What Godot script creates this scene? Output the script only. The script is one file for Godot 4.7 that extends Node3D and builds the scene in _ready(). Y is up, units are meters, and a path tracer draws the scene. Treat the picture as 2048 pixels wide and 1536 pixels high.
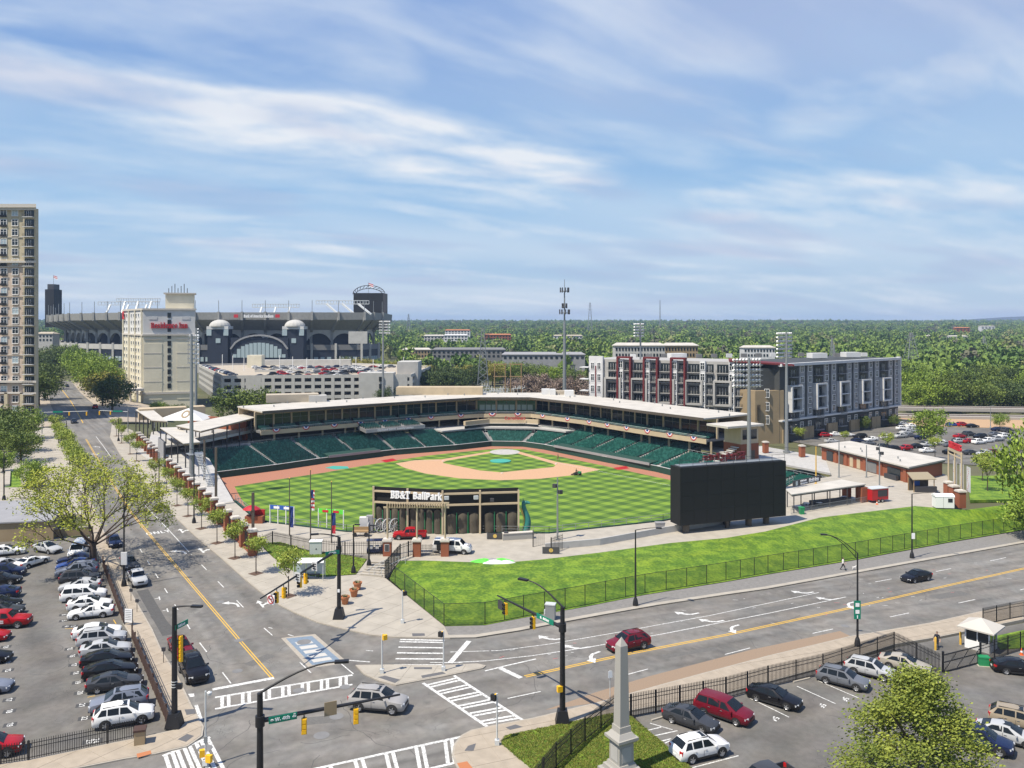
extends Node3D
# A downtown ballpark seen from a tenth floor. Pixel helpers below turn photograph pixels (2048 x 1536) into
# directions from the camera; distances come from the ground or the thing that each point stands on.
const F := 1650.0
const HC := 34.0
const CX := 1024.0
const CY := 646.0
var used := {}
var mats := {}
var tex := {}
var rng := RandomNumberGenerator.new()
var noise := FastNoiseLite.new()
# ---------------------------------------------------------------- mesh builder
class MB:
	var v := PackedVector3Array()
	var n := PackedVector3Array()
	var c := PackedColorArray()
	var col := Color(1,1,1)
	func tri(p: Vector3,q: Vector3,r: Vector3) -> void:
		var m := (r - p).cross(q - p).normalized()
		v.append(p); v.append(q); v.append(r)
		n.append(m); n.append(m); n.append(m)
		c.append(col); c.append(col); c.append(col)
	func quad(p: Vector3,q: Vector3,r: Vector3,s: Vector3) -> void:
		tri(p,q,r)
		tri(p,r,s)
	func hexa(b: Array) -> void:
		# b: four bottom corners then four top corners,in the same order
		quad(b[3],b[2],b[1],b[0])
		quad(b[4],b[5],b[6],b[7])
		for i in 4:
			var j := (i + 1) % 4
			quad(b[i],b[j],b[4 + j],b[4 + i])
	func box(at: Vector3,size: Vector3,basis := Basis()) -> void:
		var h := size*0.5
		var b := []
		for y in [-1,1]:
			for k in [[-1,-1],[1,-1],[1,1],[-1,1]]:
				b.append(at + basis*Vector3(k[0]*h.x,y*h.y,k[1]*h.z))
		hexa(b)
	func bar(p: Vector3,q: Vector3,w: float,h: float) -> void:
		# a straight bar of rectangular section from p to q
		var f := (q - p)
		var l := f.length()
		if l < 0.0001:
			return
		f /= l
		var s := f.cross(Vector3.UP)
		s = s.normalized() if s.length() > 0.01 else Vector3.RIGHT
		var u := s.cross(f)
		box((p + q)*0.5,Vector3(w,h,l),Basis(s,u,-f))
	func tube(p: Vector3,q: Vector3,r0: float,r1: float,k := 8,caps := true) -> void:
		var f := (q - p).normalized()
		var s := f.cross(Vector3.UP)
		s = s.normalized() if s.length() > 0.01 else Vector3.RIGHT
		var u := s.cross(f)
		for i in k:
			var a := TAU*i/k
			var b := TAU*(i + 1)/k
			var da := s*cos(a) + u*sin(a)
			var db := s*cos(b) + u*sin(b)
			var st := v.size()
			quad(p + da*r0,p + db*r0,q + db*r1,q + da*r1)
			# smooth round the tube
			for t in range(st,v.size()):
				var w := v[t] - p
				w -= f*w.dot(f)
				if w.length() > 0.0001:
					var m := w.normalized()
					n[t] = m if m.dot(n[t]) > 0 else -m
			if caps:
				tri(p,p + db*r0,p + da*r0)
				tri(q,q + da*r1,q + db*r1)
	func path(pts: Array,r0: float,r1: float,k := 6) -> void:
		for i in pts.size() - 1:
			var t0 := float(i)/(pts.size() - 1)
			var t1 := float(i + 1)/(pts.size() - 1)
			tube(pts[i],pts[i + 1],lerpf(r0,r1,t0),lerpf(r0,r1,t1),k,true)
	func prism(poly: PackedVector2Array,y0: float,y1: float) -> void:
		# poly in (x,z)
		var ix := Geometry2D.triangulate_polygon(poly)
		for i in range(0,ix.size(),3):
			var p := poly[ix[i]]
			var q := poly[ix[i + 1]]
			var r := poly[ix[i + 2]]
			tri(Vector3(p.x,y1,p.y),Vector3(q.x,y1,q.y),Vector3(r.x,y1,r.y))
			tri(Vector3(p.x,y0,p.y),Vector3(r.x,y0,r.y),Vector3(q.x,y0,q.y))
		for i in poly.size():
			var p := poly[i]
			var q := poly[(i + 1) % poly.size()]
			quad(Vector3(p.x,y0,p.y),Vector3(q.x,y0,q.y),Vector3(q.x,y1,q.y),Vector3(p.x,y1,p.y))
	func lathe(prof: Array,k := 12,at := Vector3.ZERO) -> void:
		for i in prof.size() - 1:
			var a: Vector2 = prof[i]
			var b: Vector2 = prof[i + 1]
			for j in k:
				var t0 := TAU*j/k
				var t1 := TAU*(j + 1)/k
				var d0 := Vector3(cos(t0),0,sin(t0))
				var d1 := Vector3(cos(t1),0,sin(t1))
				quad(at + d0*a.x + Vector3.UP*a.y,at + d1*a.x + Vector3.UP*a.y,at + d1*b.x + Vector3.UP*b.y,at + d0*b.x + Vector3.UP*b.y)
	func smooth(lim := 0.5) -> MB:
		var d := {}
		for i in v.size():
			var k := Vector3i((v[i]*500.0).round())
			if not d.has(k):
				d[k] = []
			d[k].append(i)
		var m := n.duplicate()
		for k in d:
			for i in d[k]:
				var s := Vector3.ZERO
				for j in d[k]:
					if n[j].dot(n[i]) > lim:
						s += n[j]
				m[i] = s.normalized()
		n = m
		return self
	func mesh(mat: Material) -> ArrayMesh:
		var a := []
		a.resize(Mesh.ARRAY_MAX)
		a[Mesh.ARRAY_VERTEX] = v
		a[Mesh.ARRAY_NORMAL] = n
		a[Mesh.ARRAY_COLOR] = c
		var m := ArrayMesh.new()
		if v.size() > 0:
			m.add_surface_from_arrays(Mesh.PRIMITIVE_TRIANGLES,a)
			m.surface_set_material(0,mat)
		return m
# ---------------------------------------------------------------- nodes
func numbered(called: String) -> String:
	if not used.has(called):
		used[called] = 0
		return called
	used[called] += 1
	return "%s_%03d" % [called,used[called]]
func thing(called: String,label: String,category: String,at := Vector3.ZERO,turn := 0.0,group := "") -> Node3D:
	var o := Node3D.new()
	o.name = numbered(called)
	add_child(o)
	o.position = at
	o.rotation.y = turn
	meta(o,label,category,group)
	return o
func meta(o: Node3D,label: String,category: String,group := "") -> void:
	o.set_meta("label",label)
	o.set_meta("category",category)
	if group != "":
		o.set_meta("group",group)
func inst(parent: Node3D,called: String,mesh: Mesh,xf := Transform3D()) -> MeshInstance3D:
	var o := MeshInstance3D.new()
	o.mesh = mesh
	o.transform = xf
	if parent == self:
		o.name = numbered(called)
		add_child(o)
	else:
		o.name = called
		parent.add_child(o,true)
	return o
func part(parent: Node3D,called: String,mb: MB,mat: String,xf := Transform3D()) -> MeshInstance3D:
	return inst(parent,called,mb.mesh(mats[mat]),xf)
func struct(called: String,mb: MB,mat: String) -> MeshInstance3D:
	var o := part(self,called,mb,mat)
	o.set_meta("kind","structure")
	return o
func multi(parent: Node3D,called: String,mesh: Mesh,xfs: Array,cols := []) -> MultiMeshInstance3D:
	var mm := MultiMesh.new()
	mm.transform_format = MultiMesh.TRANSFORM_3D
	mm.use_colors = cols.size() > 0
	mm.mesh = mesh
	mm.instance_count = xfs.size()
	for i in xfs.size():
		mm.set_instance_transform(i,xfs[i])
		if cols.size() > 0:
			mm.set_instance_color(i,cols[i])
	var o := MultiMeshInstance3D.new()
	o.multimesh = mm
	if parent == self:
		o.name = numbered(called)
		add_child(o)
	else:
		o.name = called
		parent.add_child(o,true)
	o.set_meta("kind","stuff")
	return o
func copy(o: Node3D,at: Vector3,turn: float,label := "",group := "") -> Node3D:
	var base: String = o.name
	if base.length() > 4 and base[-4] == "_" and base.right(3).is_valid_int():
		base = base.left(-4)
	var r: Node3D = o.duplicate()
	r.name = numbered(base)
	add_child(r)
	r.position = at
	r.rotation.y = turn
	if label != "":
		r.set_meta("label",label)
	if group != "":
		r.set_meta("group",group)
	return r
# ---------------------------------------------------------------- pixels to places
func hg(x: float,d: float) -> float:
	# height of the street-level ground at x,depth d
	var near := -0.035*(0.0 if x < -20.0 else (pow(x + 20.0,2.0)/80.0 if x < 20.0 else minf(x,120.0)))
	var far := -4.0*smoothstep(-0.48,-0.38,x/maxf(d,1.0))
	var y := lerpf(near,far,smoothstep(190.0,260.0,d))
	if d > 600.0:
		y += 31.0*smoothstep(600.0,4600.0,d) + 5.0*noise.get_noise_2d(x*0.25,d*0.25)*smoothstep(600.0,1500.0,d)
	return y
func U(px: float,py: float,y := 0.0) -> Vector3:
	# the point at height y seen at a pixel
	var d := (HC - y)*F/(py - CY)
	return Vector3((px - CX)/F*d,y,-d)
func G(px: float,py: float,dy := 0.0) -> Vector3:
	# the point of the ground seen at a pixel
	var y := 0.0
	var p := Vector3.ZERO
	for i in 12:
		p = U(px,py,y)
		y = hg(p.x,-p.z) + dy
	p.y = y
	return p
func A(px: float,py: float,d: float) -> Vector3:
	# the point at depth d seen at a pixel
	return Vector3((px - CX)/F*d,HC - (py - CY)/F*d,-d)
func ground(x: float,z: float) -> Vector3:
	return Vector3(x,hg(x,-z),z)
func gpoly(px: Array) -> PackedVector2Array:
	# ground polygon from pixels,as (x,z)
	var r := PackedVector2Array()
	for p in px:
		var g := G(p[0],p[1])
		r.append(Vector2(g.x,g.z))
	return r
func drape(mb: MB,poly: PackedVector2Array,dy: float,skirt := 0.0,cell := 9.0) -> void:
	# a polygon laid on the ground at dy above it
	var ix := Geometry2D.triangulate_polygon(poly)
	for i in range(0,ix.size(),3):
		_sub(mb,poly[ix[i]],poly[ix[i + 1]],poly[ix[i + 2]],dy,cell)
	if skirt > 0.0:
		for i in poly.size():
			var p := poly[i]
			var q := poly[(i + 1) % poly.size()]
			var k := maxi(1,int(p.distance_to(q)/cell))
			for j in k:
				var s := p.lerp(q,float(j)/k)
				var t := p.lerp(q,float(j + 1)/k)
				var a := ground(s.x,s.y) + Vector3.UP*dy
				var b := ground(t.x,t.y) + Vector3.UP*dy
				mb.quad(a,b,b - Vector3.UP*skirt,a - Vector3.UP*skirt)
func _sub(mb: MB,p: Vector2,q: Vector2,r: Vector2,dy: float,cell: float) -> void:
	var a := p.distance_to(q)
	var b := q.distance_to(r)
	var c := r.distance_to(p)
	var m := maxf(a,maxf(b,c))
	if m <= cell:
		var s := (q - p).cross(r - p)
		if absf(s) < 0.00002:
			return
		var up := Vector3.UP*dy
		if s > 0:
			mb.tri(ground(p.x,p.y) + up,ground(q.x,q.y) + up,ground(r.x,r.y) + up)
		else:
			mb.tri(ground(p.x,p.y) + up,ground(r.x,r.y) + up,ground(q.x,q.y) + up)
		return
	if m == a:
		var h := (p + q)*0.5
		_sub(mb,p,h,r,dy,cell)
		_sub(mb,h,q,r,dy,cell)
	elif m == b:
		var h := (q + r)*0.5
		_sub(mb,p,q,h,dy,cell)
		_sub(mb,p,h,r,dy,cell)
	else:
		var h := (r + p)*0.5
		_sub(mb,p,q,h,dy,cell)
		_sub(mb,h,q,r,dy,cell)
func rectpoly(c: Vector2,w: float,h: float,a: float) -> PackedVector2Array:
	var u := Vector2(cos(a),sin(a))
	var t := Vector2(-u.y,u.x)
	return PackedVector2Array([c - u*w/2 - t*h/2,c + u*w/2 - t*h/2,c + u*w/2 + t*h/2,c - u*w/2 + t*h/2])
# ---------------------------------------------------------------- materials
func lin(r: float,g: float,b: float) -> Color:
	return Color(r,g,b).linear_to_srgb()
func mat(called: String,color: Color,rough := 0.8,metal := 0.0,texture := "",scale := 0.1) -> StandardMaterial3D:
	# color holds linear base-colour values
	var m := StandardMaterial3D.new()
	m.albedo_color = Color(color.r,color.g,color.b).linear_to_srgb()
	m.roughness = rough
	m.metallic = metal
	m.cull_mode = BaseMaterial3D.CULL_DISABLED
	if texture != "":
		m.albedo_texture = tex[texture]
		m.uv1_triplanar = true
		m.uv1_world_triplanar = true
		m.uv1_scale = Vector3.ONE*scale
	mats[called] = m
	return m
func vmat(called: String,rough := 0.8,texture := "",scale := 0.1) -> StandardMaterial3D:
	var m := mat(called,Color(1,1,1),rough,0.0,texture,scale)
	m.vertex_color_use_as_albedo = true
	return m
func ntex(called: String,freq: float,lo: float,hi: float,seed_: int,octaves := 4,size := 512,kind := FastNoiseLite.TYPE_SIMPLEX_SMOOTH) -> void:
	var f := FastNoiseLite.new()
	f.seed = seed_
	f.noise_type = kind
	f.frequency = freq
	f.fractal_octaves = octaves
	var im := f.get_seamless_image(size,size)
	im.convert(Image.FORMAT_RGB8)
	for y in size:
		for x in size:
			var g := clampf(lerpf(lo,hi,im.get_pixel(x,y).r),0.0,1.0)
			im.set_pixel(x,y,Color(g,g,g).linear_to_srgb())
	tex[called] = ImageTexture.create_from_image(im)
func asphalt_texture() -> void:
	var s := 1024
	var f := FastNoiseLite.new()
	f.seed = 5
	f.frequency = 0.012
	f.fractal_octaves = 4
	var im := f.get_seamless_image(s,s)
	im.convert(Image.FORMAT_RGB8)
	var r := RandomNumberGenerator.new()
	r.seed = 77
	for y in s:
		for x in s:
			var g := 0.82 + 0.22*(im.get_pixel(x,y).r - 0.5) + r.randf_range(-0.13,0.13)
			im.set_pixel(x,y,Color(g,g,g).linear_to_srgb())
	for k in 16:
		var p := Vector2(r.randf()*s,r.randf()*s)
		var a := r.randf()*TAU
		for j in r.randi_range(60,240):
			a += r.randf_range(-0.5,0.5)
			p += Vector2(cos(a),sin(a))*1.5
			var ix := posmod(int(p.x),s)
			var iy := posmod(int(p.y),s)
			im.set_pixel(ix,iy,Color(0.5,0.5,0.5))
			im.set_pixel((ix + 1) % s,iy,Color(0.6,0.6,0.6))
	tex["asphalt"] = ImageTexture.create_from_image(im)
func mow_texture() -> void:
	var s := 256
	var im := Image.create(s,s,false,Image.FORMAT_RGB8)
	var r := RandomNumberGenerator.new()
	r.seed = 3
	for y in s:
		for x in s:
			var a := clampf(sin(TAU*x/128.0)*5.0,-1,1)
			var b := clampf(sin(TAU*y/128.0)*5.0,-1,1)
			var t := 0.5 + 0.25*a + 0.25*b
			t += r.randf_range(-0.09,0.09)
			var c := Color(0.23,0.35,0.09).lerp(Color(0.45,0.56,0.155),clampf(t,0,1))
			im.set_pixel(x,y,c)
	tex["mow"] = ImageTexture.create_from_image(im)
func lawn_texture() -> void:
	var s := 512
	var f := FastNoiseLite.new()
	f.seed = 9
	f.frequency = 0.006
	f.fractal_octaves = 5
	var im := f.get_seamless_image(s,s)
	im.convert(Image.FORMAT_RGB8)
	var r := RandomNumberGenerator.new()
	r.seed = 4
	var f2 := FastNoiseLite.new()
	f2.frequency = 0.035
	f2.fractal_octaves = 3
	for y in s:
		for x in s:
			var t := clampf(im.get_pixel(x,y).r + r.randf_range(-0.2,0.2) + 0.55*f2.get_noise_2d(x,y),0,1)
			var c := Color(0.25,0.38,0.06).lerp(Color(0.50,0.60,0.16),t)
			im.set_pixel(x,y,c)
	tex["lawn"] = ImageTexture.create_from_image(im)
func materials() -> void:
	asphalt_texture()
	mow_texture()
	lawn_texture()
	ntex("mottle",0.012,0.78,1.0,11)
	ntex("grain",0.09,0.70,1.0,12,3)
	ntex("grit",0.25,0.6,1.0,13,2)
	ntex("wear",0.03,0.35,1.25,15,5)
	ntex("soft",0.006,0.82,1.0,14)
	vmat("road",0.92,"asphalt",1.0/14.0)
	vmat("lot",0.92,"asphalt",1.0/11.0)
	mat("path_asphalt",Color(0.24,0.23,0.215),0.92,0,"asphalt",0.11)
	mat("concrete",Color(0.41,0.375,0.315),0.9,0,"mottle",0.06)
	mat("kerb",Color(0.4,0.36,0.3),0.9,0,"mottle",0.3)
	mat("old_walk",Color(0.4,0.34,0.265),0.92,0,"mottle",0.11)
	mat("grey_concrete",Color(0.46,0.45,0.43),0.9,0,"mottle",0.09)
	mat("pale_concrete",Color(0.5,0.49,0.46),0.9,0,"soft",0.07)
	mat("rim_concrete",Color(0.3,0.3,0.285),0.9,0,"mottle",0.05)
	mat("dark_concrete",Color(0.2,0.2,0.2),0.9,0,"mottle",0.09)
	mat("paint_white",Color(0.74,0.74,0.71),0.7,0,"wear",0.22)
	mat("paint_yellow",Color(0.72,0.44,0.06),0.7,0,"grain",0.35)
	mat("paint_blue",Color(0.19,0.25,0.32),0.8,0,"mottle",0.3)
	mat("paint_black",Color(0.06,0.06,0.06),0.8)
	mat("cut",Color(0.155,0.15,0.14),0.95,0,"asphalt",0.2)
	mat("survey_red",Color(0.5,0.12,0.12),0.8)
	mat("tactile",Color(0.11,0.11,0.115),0.9)
	mat("patch",Color(0.1,0.098,0.095),0.95,0,"asphalt",0.15)
	vmat("lawn",0.95,"lawn",0.1)
	mat("outfield",Color(1,1,1),0.95,0,"mow",1.0)
	vmat("earth",0.95,"mottle",0.004)
	mat("clay",Color(0.58,0.355,0.21),0.95,0,"grain",0.05)
	mat("track",Color(0.42,0.185,0.115),0.95,0,"grain",0.05)
	mat("gravel",Color(0.42,0.39,0.35),0.95,0,"grit",0.2)
	mat("red_gravel",Color(0.5,0.33,0.19),0.95,0,"grain",0.05)
	mat("dust",Color(0.33,0.24,0.165),0.95,0,"grit",0.08)
	mat("brick",Color(0.33,0.105,0.05),0.85,0,"grit",0.6)
	mat("cap_stone",Color(0.6,0.56,0.5),0.85,0,"mottle",0.4)
	mat("beige",Color(0.52,0.42,0.28),0.8,0,"soft",0.1)
	mat("cream",Color(0.74,0.69,0.54),0.85,0,"soft",0.05)
	mat("white_wall",Color(0.68,0.68,0.67),0.8,0,"soft",0.05)
	mat("roof_white",Color(0.54,0.51,0.455),0.8,0,"mottle",0.03)
	mat("roof_tan",Color(0.46,0.4,0.31),0.85,0,"mottle",0.04)
	vmat("seat",0.45)
	mat("wall_green",Color(0.012,0.05,0.035),0.7)
	mat("steel",Color(0.33,0.35,0.36),0.45,0.4,"grain",0.6)
	mat("pale_steel",Color(0.58,0.6,0.6),0.5,0.2)
	mat("white_metal",Color(0.8,0.8,0.79),0.5)
	mat("black_metal",Color(0.012,0.012,0.014),0.5)
	mat("dark_metal",Color(0.045,0.045,0.05),0.6)
	mat("bronze_metal",Color(0.085,0.07,0.055),0.6)
	mat("screen_black",Color(0.0045,0.005,0.0055),0.75)
	mat("navy",Color(0.012,0.018,0.035),0.6)
	mat("glass_dark",Color(0.02,0.028,0.034),0.08)
	mat("glass_green",Color(0.05,0.11,0.1),0.06)
	mat("glass_pale",Color(0.36,0.44,0.47),0.1)
	mat("glass_car",Color(0.012,0.016,0.02),0.05)
	mats["glass_car"].metallic_specular = 0.35
	mat("tyre",Color(0.018,0.018,0.019),0.9)
	mat("rim",Color(0.5,0.51,0.53),0.3,0.7)
	mat("lamp_clear",Color(0.72,0.74,0.76),0.15,0.2)
	mat("lamp_red",Color(0.45,0.012,0.015),0.2)
	mat("trim_black",Color(0.015,0.015,0.016),0.6)
	mat("plate",Color(0.7,0.7,0.68),0.5)
	mat("signal_yellow",Color(0.8,0.45,0.01),0.5)
	mat("sign_green",Color(0.0,0.2,0.12),0.5)
	mat("letter_white",Color(0.82,0.82,0.82),0.6)
	mat("letter_red",Color(0.5,0.02,0.03),0.6)
	mat("granite",Color(0.42,0.405,0.37),0.8,0,"grit",0.35)
	mat("terracotta",Color(0.5,0.19,0.08),0.85,0,"grain",0.8)
	mat("trunk",Color(0.09,0.065,0.05),0.95,0,"grain",0.8)
	mat("pale_trunk",Color(0.26,0.22,0.17),0.95,0,"grain",0.8)
	mat("wood",Color(0.36,0.24,0.12),0.85,0,"grain",0.8)
	mat("rust_fence",Color(0.075,0.04,0.03),0.8,0,"grain",0.8)
	mat("mulch",Color(0.1,0.06,0.04),0.95)
	mat("canvas",Color(0.10,0.085,0.062),0.95,0,"mottle",0.3)
	mat("red_paint",Color(0.42,0.016,0.02),0.4)
	mat("bin_green",Color(0.02,0.24,0.09),0.5)
	mat("lime",Color(0.1,0.62,0.05),0.6)
	mat("blue_sign",Color(0.03,0.1,0.4),0.5)
	mat("dragon",Color(0.03,0.22,0.19),0.5,0,"grit",1.0)
	mat("dragon_spine",Color(0.6,0.42,0.1),0.6)
	mat("pink_wall",Color(0.58,0.47,0.38),0.85,0,"soft",0.06)
	mat("olive_wall",Color(0.5,0.44,0.31),0.85,0,"soft",0.06)
	mat("grey_siding",Color(0.3,0.3,0.31),0.8,0,"soft",0.1)
	mat("dark_siding",Color(0.055,0.06,0.06),0.8,0,"soft",0.1)
	mat("pale_siding",Color(0.62,0.62,0.62),0.8,0,"soft",0.1)
	mat("mid_siding",Color(0.4,0.39,0.37),0.8,0,"soft",0.1)
	mat("maroon",Color(0.13,0.014,0.016),0.7)
	mat("tan_siding",Color(0.33,0.25,0.15),0.85,0,"soft",0.1)
	mat("skin",Color(0.45,0.28,0.19),0.7)
	mat("shingle",Color(0.34,0.29,0.2),0.9,0,"grain",0.8)
	vmat("cloth",0.9)
	vmat("vcol",0.8)
	var lf := vmat("leaf",0.7)
	lf.backlight_enabled = true
	lf.backlight = Color(0.22,0.26,0.05)
	var fn := vmat("far_leaf",0.85)
	fn.backlight_enabled = true
	fn.backlight = Color(0.2,0.26,0.08)
	var mesh_net := mat("chain_link",Color(0.01,0.012,0.011),0.7)
	mesh_net.transparency = BaseMaterial3D.TRANSPARENCY_ALPHA
	mesh_net.albedo_color.a = 0.28
	for c in [["white",0.78,0.78,0.77],["silver",0.42,0.43,0.44],["grey",0.13,0.14,0.16],["charcoal",0.045,0.048,0.055],["black",0.009,0.009,0.011],["navy",0.012,0.02,0.06],["red",0.36,0.01,0.015],["maroon",0.14,0.008,0.018],["champagne",0.36,0.33,0.28],["pewter",0.33,0.32,0.31],["blue",0.03,0.07,0.25],["slate",0.18,0.2,0.25],["tan",0.3,0.25,0.18]]:
		var m := mat("car_" + c[0],Color(c[1],c[2],c[3]),0.5,0.0)
		m.metallic_specular = 0.2
		m.clearcoat_enabled = true
		m.clearcoat = 0.6
		m.clearcoat_roughness = 0.08
func sky_material() -> Material:
	var w := 3072
	var h := 1536
	var data := PackedByteArray()
	data.resize(w*h*3)
	var f := FastNoiseLite.new()
	f.seed = 21
	f.frequency = 1.0
	f.fractal_octaves = 6
	f.fractal_gain = 0.55
	var f2 := FastNoiseLite.new()
	f2.seed = 8
	f2.frequency = 1.0
	f2.fractal_octaves = 3
	var bands := [
		[[-36,17.0],[-25,14.6],[-17,14.0],[-9.5,12.6],[-1,11.6],[6.7,10.3],2.6,0.88],
		[[-2,14.6],[8,12.8],[14,11.2],1.2,0.35],
		[[-23.6,5.3],[-18,5.25],[-6.3,4.5],0.33,0.6],
		[[-11,8.7],[-0.5,6.2],[6,5.2],0.45,0.5],
		[[-18,3.3],[-10,3.2],[-3,2.9],0.4,0.4],
		[[11,3.1],[20,2.7],[28,2.8],0.35,0.4],
		[[12,7.2],[22,7.8],[33,8.4],2.2,0.62],
		[[18,13.6],[27,15.4],[34,16.6],2.3,0.5],
		[[-36,9.6],[-30,9.3],1.4,0.5],
		[[2,18.5],[10,17.2],[16,18.5],0.6,0.3],
		[[-38,20],[-20,18.5],[-6,17],3.5,0.4],[[-36,11],[-20,10.5],[-6,9.5],2.6,0.35],[[-36,6.5],[-26,6.8],[-18,6.4],2.0,0.35],[[16,5.5],[26,5.6],[36,5.0],1.6,0.35]]
	var top := Color(0.49,0.63,0.855)
	var midc := Color(0.61,0.765,0.915)
	var low := Color(0.75,0.825,0.9)
	for y in h/2 + 8:
		var el := (0.5 - (y + 0.5)/h)*PI
		var e := rad_to_deg(el)
		var base := low.lerp(midc,smoothstep(-1.0,9.0,e)).lerp(top,smoothstep(7.0,22.0,e))
		base = base.lerp(Color(0.26,0.44,0.78),smoothstep(24.0,70.0,e))
		var k := 1.0/maxf(sin(el) + 0.10,0.05)
		for x in w:
			var az := wrapf((x + 0.5)/w*TAU,-PI,PI)
			var u := sin(az)*cos(el)*k
			var v := cos(az)*cos(el)*k
			var s := u*0.86 + v*0.51
			var t := -u*0.51 + v*0.86
			var warp := f2.get_noise_2d(s*0.35,t*0.35)
			var fb := f.get_noise_2d(s*0.3 + warp*0.12,t*1.5 + warp*0.25)
			var fb2 := f.get_noise_2d(s*1.3 + 7.0,t*2.6 + warp*0.6)
			var veil := smoothstep(-0.55,0.6,f2.get_noise_2d(s*0.22 + 30.0,t*0.34))*0.42
			var wisp := smoothstep(-0.05,0.75,fb + fb2*0.35)*0.55
			var cl := 1.0 - (1.0 - veil)*(1.0 - wisp)
			var lil := smoothstep(0.0,0.6,f2.get_noise_2d(s*0.5 + 9.0,t*0.9 + 4.0))
			var a := rad_to_deg(az)
			if absf(a) < 45.0 and e < 24.0:
				for b in bands:
					var half: float = b[b.size() - 2]
					for i in b.size() - 3:
						var p: Array = b[i]
						var q: Array = b[i + 1]
						if a < p[0] - 3.0 or a > q[0] + 3.0:
							continue
						var tt := clampf((a - p[0])/(q[0] - p[0]),0.0,1.0)
						var ey := lerpf(p[1],q[1],tt)
						var hw := half*(1.0 + 0.5*warp)
						var ends := 1.0
						if i == 0:
							ends = smoothstep(p[0] - 3.0,p[0] + 2.0,a)
						if i == b.size() - 4:
							ends *= 1.0 - smoothstep(q[0] - 2.5,q[0] + 3.0,a)
						if a < p[0] and i > 0 or a > q[0] and i < b.size() - 4:
							continue
						var dd := absf(e - ey - fb*half*0.7 - warp*half*0.5)/hw
						cl = maxf(cl,b[b.size() - 1]*ends*(1.0 - smoothstep(0.3,1.7,dd))*(0.8 + 0.5*fb + 0.9*fb2))
			cl = clampf(cl,0.0,0.95)
			var white := Color(0.93,0.945,0.97).lerp(Color(0.80,0.83,0.91),lil*0.6)
			var c := base.lerp(white,cl)
			c = c.lerp(Color(0.70,0.75,0.87),lil*0.30)
			var o := (y*w + x)*3
			data[o] = clampi(int(c.r*255.0),0,255)
			data[o + 1] = clampi(int(c.g*255.0),0,255)
			data[o + 2] = clampi(int(c.b*255.0),0,255)
	for y in range(h/2 + 8,h):
		for x in w:
			var o := (y*w + x)*3
			data[o] = 96
			data[o + 1] = 104
			data[o + 2] = 92
	var im := Image.create_from_data(w,h,false,Image.FORMAT_RGB8,data)
	var m := PanoramaSkyMaterial.new()
	m.panorama = ImageTexture.create_from_image(im)
	return m
func setup() -> void:
	var cam := Camera3D.new()
	cam.name = "camera"
	cam.projection = Camera3D.PROJECTION_FRUSTUM
	cam.near = 1.0
	cam.far = 9000.0
	cam.size = 2.0*768.0/F
	cam.frustum_offset = Vector2(0,-(768.0 - CY)/F)
	cam.position = Vector3(0,HC,0)
	add_child(cam)
	cam.current = true
	var env := Environment.new()
	env.background_mode = Environment.BG_SKY
	env.sky = Sky.new()
	env.sky.sky_material = sky_material()
	env.tonemap_mode = Environment.TONE_MAPPER_LINEAR
	env.tonemap_exposure = 1.3
	env.background_energy_multiplier = 0.77
	env.sdfgi_enabled = true
	env.ssao_enabled = true
	env.ssil_enabled = true
	env.fog_enabled = true
	env.fog_density = 0.0001
	env.fog_light_color = Color(0.62,0.72,0.86)
	var we := WorldEnvironment.new()
	we.name = "world_environment"
	we.environment = env
	add_child(we)
	var sun := DirectionalLight3D.new()
	sun.name = "sun"
	sun.light_energy = 1.6
	sun.light_color = Color(1.0,0.96,0.89)
	sun.light_angular_distance = 0.5
	sun.shadow_enabled = true
	add_child(sun)
	sun.look_at_from_position(Vector3.ZERO,Vector3(4.4,-9.4,-3.3),Vector3.UP)
# ---------------------------------------------------------------- ground,streets,pavements
const MINT_LEFT := [[96,765],[103,810],[123,857],[138,890],[175,985],[215,1080],[255,1165],[265,1190],[282,1220],[305,1260],[325,1305],[355,1352],[385,1415],[400,1442],[408,1455],[405,1474],[375,1495],[312,1510],[250,1520],[170,1536],[60,1555],[-300,1620]]
const MINT_RIGHT := [[140,762],[160,787],[175,796],[200,822],[224,847],[220,875],[240,910],[300,978],[355,1040],[400,1082],[440,1115],[490,1160],[522,1186],[560,1212],[590,1227],[635,1246],[690,1260],[740,1271],[790,1276],[890,1278],[952,1277],[1040,1263],[1115,1248],[1202,1232],[1315,1212],[1452,1191],[1536,1179],[1686,1152],[1836,1125],[2048,1087],[2500,1016]]
const SOUTH_KERB := [[2600,1090],[2048,1204],[1860,1247],[1700,1274],[1536,1313],[1380,1355],[1190,1408],[1065,1438],[985,1453],[942,1462],[922,1473],[908,1490],[904,1510],[910,1530],[940,1590],[1010,1720]]
const BALLPARK := [[-113,226],[-40,122],[-20,118],[1,122],[28,134],[49,144],[82,166],[100,185],[66,245],[40,262],[15,300],[-20,302],[-80,262],[-106,246]]
var mark_n := 0
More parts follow.
